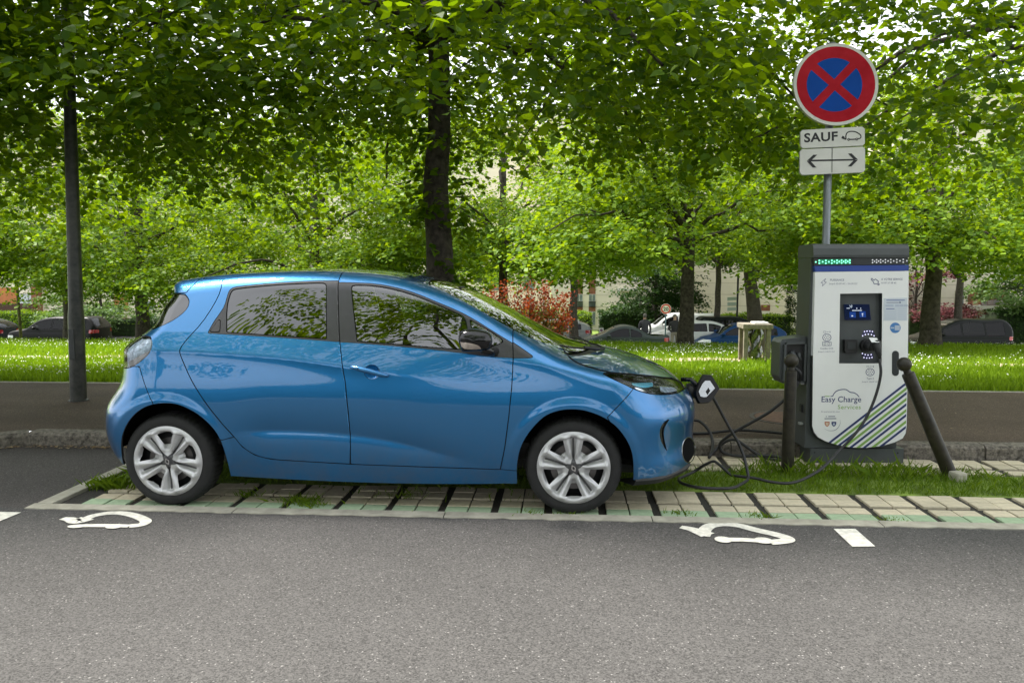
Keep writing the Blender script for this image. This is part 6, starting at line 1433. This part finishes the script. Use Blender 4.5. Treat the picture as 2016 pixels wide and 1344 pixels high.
# ------------------------------------------------------------------ behind the lawn: cars, people, signs, hedges, buildings
GZ = -2.38+.02
def simple_car(name, label, px_mid, Y, L, prof, colour, belt, spans, W=.86, flip=False, group='cars parked on the lower road', rear_col=None, wheel_r=.31, roof_white=False, px_len=None):
    """prof: top outline (x from rear 0 to nose L, z); spans: side window x-ranges"""
    xs, zs = zip(*prof); T = spline(xs, zs); p = on_y(px_mid, 660, Y)
    root = thing(name, label, 'car', (p[0], Y, GZ), math.pi if not flip else 0.0, group)
    def S(x, z): return W-.30*np.maximum(np.minimum(z, belt)-.55, 0)**2-.2*np.maximum(.5-z, 0)**2-np.maximum(z-belt, 0)*.40-.02*np.exp(-((z-belt+.12)/.03)**2)
    def F(x, w, z):
        side = w-S(x, z); g = (T(x+.02)-T(x-.02))/.04; top = (z-T(x)+.07*w*w)/np.sqrt(1+g*g)
        fr = x-(L-.02-.30*(w/.8)**2.6-.12*np.maximum(z-.5, 0)**2-.15*np.maximum(.35-z, 0)); re = (.02+.16*(w/.8)**3+.12*np.maximum(.4-z, 0))-x
        f = smax(smax(side, top, .09), fr, .1); return smax(f, re, .08)
    xa, xb, za, st = .9, L-1.0, .62, .045; nu, nf, nphi = int((xb-xa)/st), 26, 46
    phi = np.linspace(R(-42), R(90), nphi); al = np.concatenate([-np.linspace(R(89), 0, nf, endpoint=False), np.zeros(nu), np.linspace(0, R(89), nf+1)[1:]]); ox = np.concatenate([np.full(nf, xa), np.linspace(xa, xb, nu), np.full(nf, xb)])
    A, Ph = np.meshgrid(al, phi, indexing='ij'); O = np.broadcast_to(ox[:, None], A.shape); dx, dw, dz = np.sin(A), np.cos(A)*np.cos(Ph), np.cos(A)*np.sin(Ph); lo = np.zeros(A.shape); hi = np.full(A.shape, 2.2)
    for _ in range(16):
        m = .5*(lo+hi); f = F(O+dx*m, dw*m, za+dz*m); lo = np.where(f < 0, m, lo); hi = np.where(f < 0, hi, m)
    m = .5*(lo+hi); V = np.stack([O+dx*m, dw*m, za+dz*m], -1).reshape(-1, 3); n0, n1 = A.shape; i = np.arange((n0-1)*(n1-1)); a = (i//(n1-1))*n1+i % (n1-1)
    T3 = np.concatenate([np.stack([a, a+1, a+n1], 1), np.stack([a+1, a+1+n1, a+n1], 1)]); V, T3 = clip(V, T3, .20-V[:, 2]); V, T3 = clip(V, T3, -V[:, 1]); V[np.abs(V[:, 1]) < 1e-5, 1] = 0
    axs = (.78, L-.80)
    def arch(V): return np.where(V[:, 1] > .45, np.minimum(*[np.hypot(V[:, 0]-ax, V[:, 2]-wheel_r)-(wheel_r+.06) for ax in axs]), 1.0)
    V, T3 = clip(V, T3, -arch(V)); parts = []
    def cut(s):
        nonlocal V, T3
        s_ = s(V); a_ = clip(V, T3, s_+.004); V, T3 = clip(V, T3, .004-s_); return a_
    for x0, x1 in spans:
        xx = np.linspace(x0, x1, 8); poly = np.concatenate([np.stack([xx, np.maximum(T(xx)-.13, belt+.04)], 1), [(x1+.06*(T(x1) < belt+.35), belt+.02), (x0-.03, belt+.02)]]); parts.append(('side_window', cut(lambda Q: np.where(Q[:, 1] > .3, sdf(poly, Q[:, [0, 2]]), 1.0)), 'win'))
    # windscreen and rear screen: steep parts of the top
    zr = T(np.linspace(.3, L-.3, 60)).max()
    def scr(Q, front):
        xm = L*.5; g = np.abs((T(Q[:, 0]+.02)-T(Q[:, 0]-.02))/.04); on = (Q[:, 0] > xm) if front else (Q[:, 0] < xm)
        return np.where(on & (Q[:, 2] > belt-.02), np.maximum(np.maximum(Q[:, 1]-.58+.10*np.clip((Q[:, 2]-belt)/.5, 0, 1), belt+.05-Q[:, 2]), Q[:, 2]-(zr-.10)), 1.0)
    parts.append(('windscreen', cut(lambda Q: scr(Q, True)), 'win')); parts.append(('rear_window', cut(lambda Q: scr(Q, False)), 'win'))
    parts.append(('tail_lamp', cut(lambda Q: np.where((Q[:, 0] < .5) & (Q[:, 1] > .4), np.maximum(np.maximum(Q[:, 0]-.34, np.abs(Q[:, 2]-(belt-.09))-.085), .45-Q[:, 1]), 1.0)), 'red'))
    parts.append(('headlamp', cut(lambda Q: np.where((Q[:, 0] > L-.8) & (Q[:, 1] > .35), np.maximum(L-.62-Q[:, 0], np.abs(Q[:, 2]-.70)-.075), 1.0)), 'lamp'))
    parts.append(('body', (V, T3), 'paint'))
    paint = farpaint('paint_'+name+label[:14].replace(' ', '_'), colour, tuple(c*.5 for c in colour)); mm = {'win': M_CARWIN, 'red': M_CARRED, 'lamp': M_CARLAMP, 'paint': paint}
    for nm, (v, t), k in parts:
        if len(t) == 0: continue
        both = nm in ('body', 'windscreen', 'rear_window'); vv = np.stack([v[:, 0]-L/2, v[:, 1], v[:, 2]], 1)
        for sgn in ((1,) if both else (1, -1)):
            q = vv*np.array([1, sgn, 1]); tt = t if sgn > 0 else t[:, ::-1]
            if both: q = np.concatenate([vv, vv*np.array([1, -1, 1])]); tt = np.concatenate([t, t[:, ::-1]+len(vv)])
            me = new_mesh(nm, q, polys=[tt.astype(np.int32)]); smooth_mesh(me); link(nm, me, mm[k], root)
    for ax in axs:
        for sgn in (1, -1):
            w_ = MB().lathe([(.0, .02), (wheel_r*.62, .015), (wheel_r*.66, 0), (wheel_r*.95, .005), (wheel_r, .04), (wheel_r, .18)], 28, (0, 0, 0), 'y').build('wheel', M_RUBBER, root, auto=40); w_.location = (ax-L/2, sgn*(W-.01), wheel_r); w_.rotation_euler = (0, 0, math.pi if sgn > 0 else 0)
            MB().lathe([(.0, .008), (wheel_r*.6, .010), (wheel_r*.62, .02)], 20, (0, 0, 0), 'y').build('rim', M_SILVER, w_, auto=40)
    MB().box((0, 0, .42), (L*.8, W*1.1, .3)).build('underbody', M_BLACK, root)
    for sgn in (1, -1):
        bm = bmesh.new(); bmesh.ops.create_icosphere(bm, subdivisions=2, radius=.1); bm.transform(Matrix.Translation((spans[-1][1]-L/2-.05, sgn*(W+.06), belt+.07)) @ Matrix.Diagonal((.9, 1.1, .75, 1))); me = bpy.data.meshes.new('door_mirror'); bm.to_mesh(me); bm.free(); smooth_mesh(me); link('door_mirror', me, paint, root)
    return root
def farpaint(name, col, dark):
    k = NT(name); k.set(Base_Color=(*col, 1), Metallic=.0, Roughness=.35, Coat_Weight=.0, Coat_Roughness=.05, Coat_IOR=1.42, Specular_IOR_Level=.14); return k.m
M_CARWIN = glass('far_car_glass', (.10, .12, .12), .0, 1.3); M_CARRED = mat('tail_red', (.32, .01, .015), .2, coat=1.0); M_CARLAMP = mat('far_lamp', (.55, .57, .6), .15, coat=1.0)
HATCH = lambda L, h: [(-.2, .95), (0, 1.02), (.12, 1.12), (.45, h-.14), (.8, h-.03), (L*.42, h), (L*.55, h-.04), (L*.66, h-.22), (L-1.0, .98), (L-.5, .84), (L-.1, .66), (L+.2, .5)]
simple_car('parked_car', 'dark blue hatchback parked behind the litter bin', 1455, 35.2, 4.05, HATCH(4.05, 1.48), (.005, .032, .11), .95, [(.55, 1.15), (1.25, 2.05), (2.12, 2.95)])
CABRIO = [(-.2, .85), (0, .93), (.5, .98), (.95, 1.03), (1.35, 1.24), (1.75, 1.38), (2.1, 1.40), (2.5, 1.30), (2.95, 1.08), (3.25, .96), (3.7, .84), (4.1, .64), (4.4, .4)]
simple_car('parked_car', 'dark grey metallic coupe with low curved roof parked beyond the daisies', 1226, 34.6, 4.15, CABRIO, (.035, .045, .046), .90, [(1.32, 1.78), (1.86, 2.78)])
SUV = lambda L: [(-.2, 1.0), (0, 1.12), (.2, 1.35), (.4, 1.56), (.8, 1.63), (L*.45, 1.64), (L*.58, 1.56), (L*.68, 1.34), (L*.74, 1.12), (L-.9, 1.04), (L-.4, .95), (L-.08, .72), (L+.2, .5)]
simple_car('parked_car', 'black estate car with silver window line behind the lamp post', 117, 35.4, 4.65, SUV(4.65), (.006, .006, .007), 1.05, [(.55, 1.2), (1.28, 2.15), (2.22, 3.0)])
MPV = lambda L: [(-.2, .95), (0, 1.1), (.12, 1.4), (.3, 1.66), (.8, 1.74), (L*.4, 1.75), (L*.56, 1.66), (L*.7, 1.36), (L*.80, 1.08), (L-.55, .98), (L-.1, .74), (L+.2, .5)]
simple_car('parked_car', 'black people carrier parked in the shade behind the brown trunk', 1880, 34.6, 4.35, MPV(4.35), (.005, .006, .006), 1.04, [(.5, 1.25), (1.33, 2.2), (2.28, 3.15)])
simple_car('parked_car', 'dark car with pale windscreen ahead of the black estate car', -58, 36.0, 4.2, HATCH(4.2, 1.46), (.02, .025, .028), .95, [(.55, 1.15), (1.25, 2.1), (2.17, 3.0)])
simple_car('parked_car', 'black off-roader partly hidden by the thick dark trunk', 1445, 37.4, 4.2, SUV(4.2), (.01, .012, .013), 1.05, [(.5, 1.1), (1.2, 2.0), (2.08, 2.75)], flip=True)
simple_car('parked_car', 'white car with red lamp next to the standing people', 1352, 37.2, 4.0, HATCH(4.0, 1.46), (.6, .61, .62), .95, [(.55, 1.1), (1.2, 2.0), (2.1, 2.85)])
simple_car('parked_car', 'silver grey car seen past the tip of the windscreen', 1085, 38.0, 4.0, HATCH(4.0, 1.44), (.25, .26, .27), .95, [(.55, 1.1), (1.2, 2.0), (2.1, 2.85)])
VAN = [(-.2, 1.1), (0, 1.40), (.2, 1.60), (.6, 1.66), (2.3, 1.67), (2.7, 1.60), (3.05, 1.40), (3.4, 1.12), (3.9, .95), (4.15, .75), (4.4, .5)]
simple_car('parked_van', 'white delivery van standing behind the two people', 1338, 39.4, 4.2, VAN, (.74, .75, .75), 1.05, [(2.3, 3.05)], W=.88)

# two people by the parked cars
def person(label, px, Y, coat, legs, skin, hair, rz, arms):
    p = on_y(px, 660, Y); o = thing('person', label, 'person', (p[0], Y, GZ), rz)
    me = bpy.data.meshes.new('body')
    J = [(0, 0, .98), (0, 0, 1.18), (0, 0, 1.38), (0, 0, 1.50), (0, -.01, 1.56), (0, -.01, 1.66), (0, -.01, 1.74), (.10, 0, .92), (.11, -.02, .52), (.12, .02, .10), (.13, -.12, .04), (-.10, 0, .92), (-.11, -.02, .52), (-.12, .02, .10), (-.13, -.12, .04)]+arms
    E_ = [(0, 1), (1, 2), (2, 3), (3, 4), (4, 5), (5, 6), (0, 7), (7, 8), (8, 9), (9, 10), (0, 11), (11, 12), (12, 13), (13, 14), (2, 15), (15, 16), (16, 17), (17, 18), (2, 19), (19, 20), (20, 21), (21, 22)]
    Rr = [(.17, .12), (.16, .11), (.19, .12), (.09, .08), (.06, .06), (.085, .10), (.07, .085), (.09, .10), (.065, .07), (.045, .05), (.04, .035), (.09, .10), (.065, .07), (.045, .05), (.04, .035)]+[(.075, .075), (.05, .05), (.04, .04), (.035, .03)]*2
    me.from_pydata(J, E_, []); b = bpy.data.objects.new('body', me); COL.objects.link(b)
    sk_ = b.modifiers.new('skin', 'SKIN'); ss = b.modifiers.new('ss', 'SUBSURF'); ss.levels = ss.render_levels = 1
    for v, r_ in zip(me.skin_vertices[0].data, Rr): v.radius = r_
    me.skin_vertices[0].data[0].use_root = True
    dg = bpy.context.evaluated_depsgraph_get(); dg.update(); m2 = bpy.data.meshes.new_from_object(b.evaluated_get(dg)); bpy.data.objects.remove(b); m2.name = 'body'; smooth_mesh(m2)
    k = NT('cloth_'+label[:12].replace(' ', '_')); tcn = k.n('ShaderNodeTexCoord'); sx = k.n('ShaderNodeSeparateXYZ'); k.l(tcn.outputs['Object'], sx.inputs[0]); rp = k.n('ShaderNodeValToRGB'); rp.color_ramp.interpolation = 'CONSTANT'
    mr = k.n('ShaderNodeMapRange'); mr.inputs['From Max'].default_value = 2.0; k.l(sx.outputs['Z'], mr.inputs['Value']); k.l(mr.outputs['Result'], rp.inputs['Fac']); e = rp.color_ramp.elements
    e[0].position = 0; e[0].color = (.02, .02, .02, 1); e[1].position = .045; e[1].color = (*legs, 1); a_ = e.new(.49); a_.color = (*coat, 1); a_ = e.new(.765); a_.color = (*skin, 1); k.l(rp.outputs['Color'], k.b.inputs['Base Color']); k.set(Roughness=.85)
    m2.materials.clear(); link('body', m2, k.m, o)
    bm = bmesh.new(); bmesh.ops.create_icosphere(bm, subdivisions=2, radius=.115); bm.transform(Matrix.Translation((0, .015, 1.715)) @ Matrix.Diagonal((.86, 1.0, .92, 1)))
    bmesh.ops.delete(bm, geom=[v for v in bm.verts if v.co.z < 1.66 and v.co.y < .02], context='VERTS'); hm = bpy.data.meshes.new('hair'); bm.to_mesh(hm); bm.free(); smooth_mesh(hm); link('hair', hm, mat('hair_'+label[:8].strip(), hair, .7), o)
    return o
person('person in a dark jacket standing with their back turned by the white van', 1269, 36.4, (.05, .05, .06), (.04, .045, .06), (.35, .22, .16), (.12, .11, .10), math.pi, [(.20, 0, 1.40), (.27, .02, 1.14), (.26, -.08, .92), (.25, -.12, .84), (-.20, 0, 1.40), (-.27, .02, 1.14), (-.26, -.08, .92), (-.25, -.12, .84)])
person('person in a black shirt with hands joined in front beside the tree', 1328, 35.9, (.02, .02, .022), (.30, .27, .22), (.38, .24, .17), (.03, .025, .02), .1, [(.20, 0, 1.40), (.28, .0, 1.14), (.16, -.18, .98), (.06, -.23, .94), (-.20, 0, 1.40), (-.28, .0, 1.14), (-.16, -.18, .98), (-.06, -.23, .94)])

# speed limit sign, no-parking plate, direction signs
p = on_y(1311, 608, 34.0); s_ = thing('speed_sign', 'round red-edged 20 speed limit sign on a grey pole', 'road sign', (p[0], 34.0, float(lawnz(p[0], 34.0)))); b0 = np.array(s_.location)
MB().tube([(0, .03, -.1), (0, .03, p[2]-b0[2]+.1)], .03, 10).build('pole', mat('pole_teal', (.06, .10, .11), .5, metal=.3), s_, True)
f2 = Face(p, np.array([0, -1., 0]), s_); dr_ = 10.2*34/CAM_F
d_ = MB().prism(circle(0, 0, dr_, 32), -.012, .0, f2.fr()).build('disc', M_SWHITE, s_); f2.flat('red_ring', [np.array([p_, q_, q_*.70, p_*.70]) for p_, q_ in zip(circle(0, 0, dr_*.93, 32), np.roll(circle(0, 0, dr_*.93, 32), -1, 0))], .002, mat('ring_red', (.50, .03, .03), .4), d_); 
V, F = text_mesh('20', dr_*.72, 'CENTER', .03); link('number', new_mesh('number', [f2.o-f2.off+v[0]*f2.U+(v[1]-dr_*.36)*f2.W+f2.N*.004 for v in V], faces=F), M_SBLACK, d_)
p = on_y(1184, 652, 37.0); s_ = thing('no_parking_plate', 'small white plate with a dark disc on a post before the hedge', 'road sign', (p[0], 37.0, GZ)); f2 = Face(p, np.array([0, -1., 0]), s_)
MB().tube([(0, .03, 0), (0, .03, p[2]-GZ)], .025, 8).build('pole', M_STEEL, s_); pl_ = MB().prism([(-.10, -.24), (.10, -.24), (.10, .16), (-.10, .16)], -.01, 0, f2.fr()).build('plate', M_SWHITE, s_); f2.flat('disc_print', [circle(0, .05, .07, 16)], .002, mat('print_purple', (.14, .07, .12), .5), pl_)
p = on_y(1452, 600, 40.0); s_ = thing('direction_sign_post', 'stack of pale direction boards on a black post behind the blue car', 'road sign', (p[0], 40.0, GZ)); f2 = Face(p, np.array([0, -1., 0]), s_)
MB().tube([(0, .04, 0), (0, .04, p[2]-GZ+1.6)], .05, 10).build('post', M_BLACK, s_, True)
for y_ in (588, 598, 608): q_ = f2.uv([(1432, y_-3), (1450, y_-3.5), (1450, y_+3), (1432, y_+4)]); MB().prism(q_, -.02, .02, f2.fr()).build('board', mat('board_pale', (.36, .42, .38), .5), s_)
p = on_y(38, 600, 30.0); s_ = thing('slim_post', 'thin dark post standing in the lawn before the black estate car', 'post', (p[0], 30.0, float(lawnz(p[0], 30)))); MB().tube([(0, 0, -.2), (-.05, 0, 3.2), (-.1, 0, 5.0)], [.065, .055, .05], 10).build('shaft', M_BARK2, s_, True); MB().lathe([(.06, 5.0), (.05, 5.05), (.0, 5.06)], 10, (-.1, 0, 0)).build('cap', M_BARK2, s_)
p = on_y(1993, 668, 30.5); s_ = thing('boundary_stone', 'small rounded white stone on the grass beside the black people carrier', 'stone', (p[0], 30.5, float(lawnz(p[0], 30.5))))
MB().lathe([(.15, -.1), (.15, .32), (.13, .42), (.07, .48), (0, .49)], 16).build('stone', mat('stone_white', (.5, .48, .42), .9, var=.3, scale=8, bump=.5), s_, True)

# hedges, each a leafy block with a dark core
def hedge(label, px0, px1, Y, h, d=1.0, m=None, round_=False, n=None, base=None):
    a_, b_ = on_y(px0, 650, Y), on_y(px1, 650, Y); L_ = b_[0]-a_[0]; z0 = GZ if base is None else base; o = thing('hedge', label, 'hedge', ((a_[0]+b_[0])/2, Y, z0)); rg_ = np.random.default_rng(int(px0)+900)
    MB().box((0, d/2, h*.48), (L_*.97, d*.9, h*.93), 0, .08).build('core', mat('hedge_core', (.02, .035, .010), .95, var=.5, scale=6), o)
    n = n or int(420*(L_*h+L_*d)); f = rg_.uniform(0, 1, n) < (h/(h+d)); X = rg_.uniform(-L_/2, L_/2, n); Yv = np.where(f, rg_.normal(0, .05, n), rg_.uniform(0, d, n)); Z = np.where(f, rg_.uniform(.02, h, n), h+rg_.normal(0, .05, n)); k = .06*np.sin(X*2.1+Z)+.05*np.sin(X*4.7)
    if round_: e = np.abs(X/(L_/2)); Z = Z*(1-.45*e**2.5); Yv = Yv+.4*e**2
    P = np.stack([X, Yv-np.where(f, k, 0), Z+np.where(f, 0, k)], 1); D = rg_.normal(0, 1, (n, 3)); Nn = np.where(f[:, None], np.array([0, -1., .6]), np.array([0, -.2, 1.]))+rg_.normal(0, .5, (n, 3))
    c_ = link('foliage', leaf_mesh('foliage', P, D, Nn, rg_.uniform(.06, .12, n), False), m or M_LEAF_B, o); c_['kind'] = 'stuff'; return o
hedge('bright green hedge under the orange balcony', -40, 100, 46.0, 1.15, 1.0)
hedge('clipped green hedge before the cream pillars', 1112, 1166, 45.0, 1.25, .9)
hedge('low yellowish rounded bush by the clipped hedge', 1108, 1150, 43.9, .85, .9, M_LEAF_P, True)
hedge('dark clipped hedge behind the grey coupe', 1178, 1345, 45.5, 1.3, .9, M_LEAF_D)
hedge('hedge behind the direction boards', 1378, 1560, 46.5, 1.15, .9)
hedge('dense hedge beside the boundary stone', 1962, 2120, 41.0, 1.75, 1.4, M_LEAF_D)
hedge('bushy hedge behind the rear window of the blue car', 215, 345, 43.0, 1.0, .9, M_LEAF_D, True)
hedge('hedge far behind the blue car', 345, 1105, 46.5, 1.4, 1.0, n=9000)
hedge('light green shrub behind the charger panel', 1790, 1850, 45.0, 1.4, 1.0, M_LEAF_P, True)
o = hedge('added unseen hedge across the street darkening the reflections in the blue doors', -400, 2400, 20.0, 2.4, 1.2, M_LEAF_N, n=9000); o.location = (0, -10.5, .02); o.rotation_euler = (0, 0, math.pi)  # added out of view to give the doors a darker reflected band

# cream apartment blocks
M_CREAM = mat('stone_cream', (.74, .67, .55), .85, var=.06, scale=.6, bump=.2, bscale=6); M_ORANGE = mat('panel_orange', (.42, .15, .05), .7, var=.15, scale=1.5); M_BRICK = mat('panel_brown', (.22, .085, .045), .8, var=.25, scale=5); M_RAIL = mat('rail_dark', (.10, .045, .035), .6); M_WGLASS = mat('house_glass', (.18, .21, .22), .12, var=.3, scale=2, coat=.5); M_CURT = mat('curtain', (.55, .60, .62), .8, var=.2, scale=9); M_SLAB = mat('slab_white', (.70, .67, .60), .8, var=.08, scale=2)
class Wall:
    def __init__(s, label, Y, px0, px1, top=14.0, depth=9.0, m=None, joints=True):
        s.Y = Y; a_, b_ = on_y(px0, 600, Y), on_y(px1, 600, Y); s.o = thing('apartment_building', label, 'building', ((a_[0]+b_[0])/2, Y, -2.4)); s.off = np.array(s.o.location); s.x0, s.x1 = a_[0]-s.off[0], b_[0]-s.off[0]
        MB().box(((s.x0+s.x1)/2, depth/2, top/2), (s.x1-s.x0, depth, top)).build('wall', m or M_CREAM, s.o); MB().box(((s.x0+s.x1)/2, depth/2, top+.15), (s.x1-s.x0+.5, depth+.5, .3)).build('roof_slab', M_SLAB, s.o)
        if joints:
            for z_ in np.arange(.75, 7, .75): MB().box(((s.x0+s.x1)/2, -.001, z_), (s.x1-s.x0, .012, .02)).build('stone_joint', mat('joint', (.40, .35, .27), .9), s.o)
    def xz(s, x, y): q = on_y(x, y, s.Y)-s.off; return q[0], q[2]
    def rect(s, nm, x0, y0, x1, y1, d0, d1, m, parent=None):
        a_, b_ = s.xz(x0, y1), s.xz(x1, y0); return MB().box(((a_[0]+b_[0])/2, -(d0+d1)/2, (a_[1]+b_[1])/2), (b_[0]-a_[0], abs(d1-d0), b_[1]-a_[1])).build(nm, m, parent or s.o)
    def window(s, x0, y0, x1, y1, pane=None, bars=1, fm=None):
        w_ = s.rect('window', x0, y0, x1, y1, .0, .05, fm or M_SLAB); t = .6
        n = bars+1; wd = (x1-x0-t*(n+1))/n
        for k in range(n): s.rect('pane', x0+t+k*(wd+t), y0+t, x0+t+k*(wd+t)+wd, y1-t, .045, .056, pane or M_WGLASS, w_)
        return w_
    def railing(s, x0, y0, x1, y1, step=1.1, d=.9, m=None):
        r_ = s.rect('balcony_rail', x0, y0, x1, y0+.9, d, d+.04, m or M_RAIL); s.rect('rail_bar', x0, y1-.9, x1, y1, d, d+.04, m or M_RAIL, r_)
        for x in np.arange(x0, x1, step): s.rect('baluster', x, y0+.9, x+.34, y1-.9, d+.01, d+.03, m or M_RAIL, r_)
        return r_
A = Wall('cream apartment block with orange loggia and a white bench on its balcony', 50.0, -330, 112)
A.rect('loggia_panel', -120, 566, 33, 616, .002, .02, M_ORANGE); A.window(40, 578, 75, 612, M_CURT, 1, M_RAIL); A.rect('loggia_side', 75, 560, 82, 616, .002, .6, M_BRICK); A.rect('balcony_slab', -120, 617, 83, 629, .0, 1.0, M_SLAB); A.railing(-120, 596, 82, 617); A.rect('basement', -120, 630, 72, 660, .002, .02, mat('basement_dark', (.16, .15, .13), .9)); 
b_ = A.rect('white_bench', 23, 612, 55, 613.5, .7, .95, M_WHITE); A.rect('bench_back', 24, 602, 54, 604, .68, .72, M_WHITE, b_)
for x in (23.5, 53.5): A.rect('bench_leg', x, 602, x+1.2, 617, .7, .76, M_WHITE, b_)
for x in np.arange(28, 53, 3.2): A.rect('bench_slat', x, 604, x+1.3, 612, .69, .71, M_WHITE, b_)
B_ = Wall('cream apartment block with an orange balcony niche behind the young tree', 53.0, 112, 420)
B_.rect('niche', 226, 578, 252, 612, .002, .02, M_ORANGE); B_.railing(228, 598, 252, 613, 1.2, .5, M_BRICK); B_.rect('balcony_slab', 226, 613, 253, 616, 0, .6, M_SLAB); B_.rect('niche', 238, 626, 256, 650, .002, .02, M_BRICK); B_.window(290, 592, 304, 610); B_.window(120, 580, 132, 600, None, 0, M_BRICK); B_.window(335, 590, 352, 612)
for x in (440,): pass
Cb = Wall('long cream apartment block hidden behind the trees and car roof', 56.0, 430, 1080)
for x in range(470, 1060, 70):
    for y in (545, 590, 632): Cb.window(x, y, x+22, y+26, None, 1, M_BRICK)
D_ = Wall('cream stone block with brown window columns behind the grey coupe', 50.0, 1085, 1345)
for x0 in (1134, 1159):
    x1 = x0+13.5
    for (ya, yb, kind) in ((490, 510, 0), (510, 540, 1), (540, 569, 0), (569, 579, 2), (579, 593, 1), (593, 604, 3), (604, 613, 2), (613, 640, 1)):
        if kind == 1: D_.window(x0, ya, x1, yb, M_WGLASS, 1, M_SLAB)
        elif kind == 2: D_.rect('spandrel', x0, ya, x1, yb, .002, .03, M_BRICK)
        elif kind == 3: D_.rect('spandrel', x0, ya, x1, yb, .002, .03, M_WGLASS); D_.railing(x0, ya, x1, yb, 1.3, .06, M_BLACK)
        else: D_.rect('spandrel', x0, ya, x1, yb, .002, .03, M_BRICK)
vr = D_.rect('veranda_roof', 1198, 605, 1252, 608, .0, 1.4, M_SLAB)
for x in range(1200, 1250, 9): D_.window(x, 609, x+8, 632, M_CURT, 0, M_SLAB)
D_.rect('cornice', 1215, 567, 1262, 572, 0, .4, M_SLAB)
E_ = Wall('cream block with garage bays behind the dark blue hatchback', 52.0, 1352, 1745)
E_.window(1424, 621, 1438, 634, M_CURT, 1); E_.rect('door', 1440, 621, 1448, 640, .002, .04, mat('door_wood', (.25, .12, .05), .6)); E_.rect('lintel', 1498, 612, 1516, 618, .002, .1, M_SLAB); E_.rect('panel', 1498, 600, 1516, 612, .002, .04, M_BRICK); E_.rect('dark_bay', 1507, 619, 1516, 640, .002, .03, M_BLACK); E_.rect('recess', 1560, 560, 1610, 660, .002, .03, M_SLAB)
G_ = Wall('pale building with furnished balcony over wide white curtains', 47.0, 1745, 2320)
G_.rect('balcony_slab', 1896, 600, 1985, 609, 0, 1.0, M_SLAB); G_.rect('loggia', 1905, 570, 1978, 600, .002, .02, M_BRICK); G_.railing(1914, 586, 1978, 600, 1.2); G_.rect('wood_screen', 1904, 582, 1914, 600, .6, .7, mat('wood_screen', (.45, .33, .18), .8)); G_.window(1918, 612, 1980, 645, M_CURT, 1); G_.window(1890, 614, 1912, 628, M_CURT, 0); G_.window(1880, 571, 1898, 600, M_WGLASS, 0); G_.rect('brick_wall', 1745, 617, 1820, 628, .002, .4, M_BRICK); G_.rect('brick_wall', 2000, 615, 2060, 629, .002, .4, M_BRICK)
for x, c_ in ((1925, M_WHITE), (1937, M_SLAB), (1948, M_CURT), (1960, M_WHITE)): G_.rect('balcony_chair', x, 590, x+6, 600, .4, .7, c_)
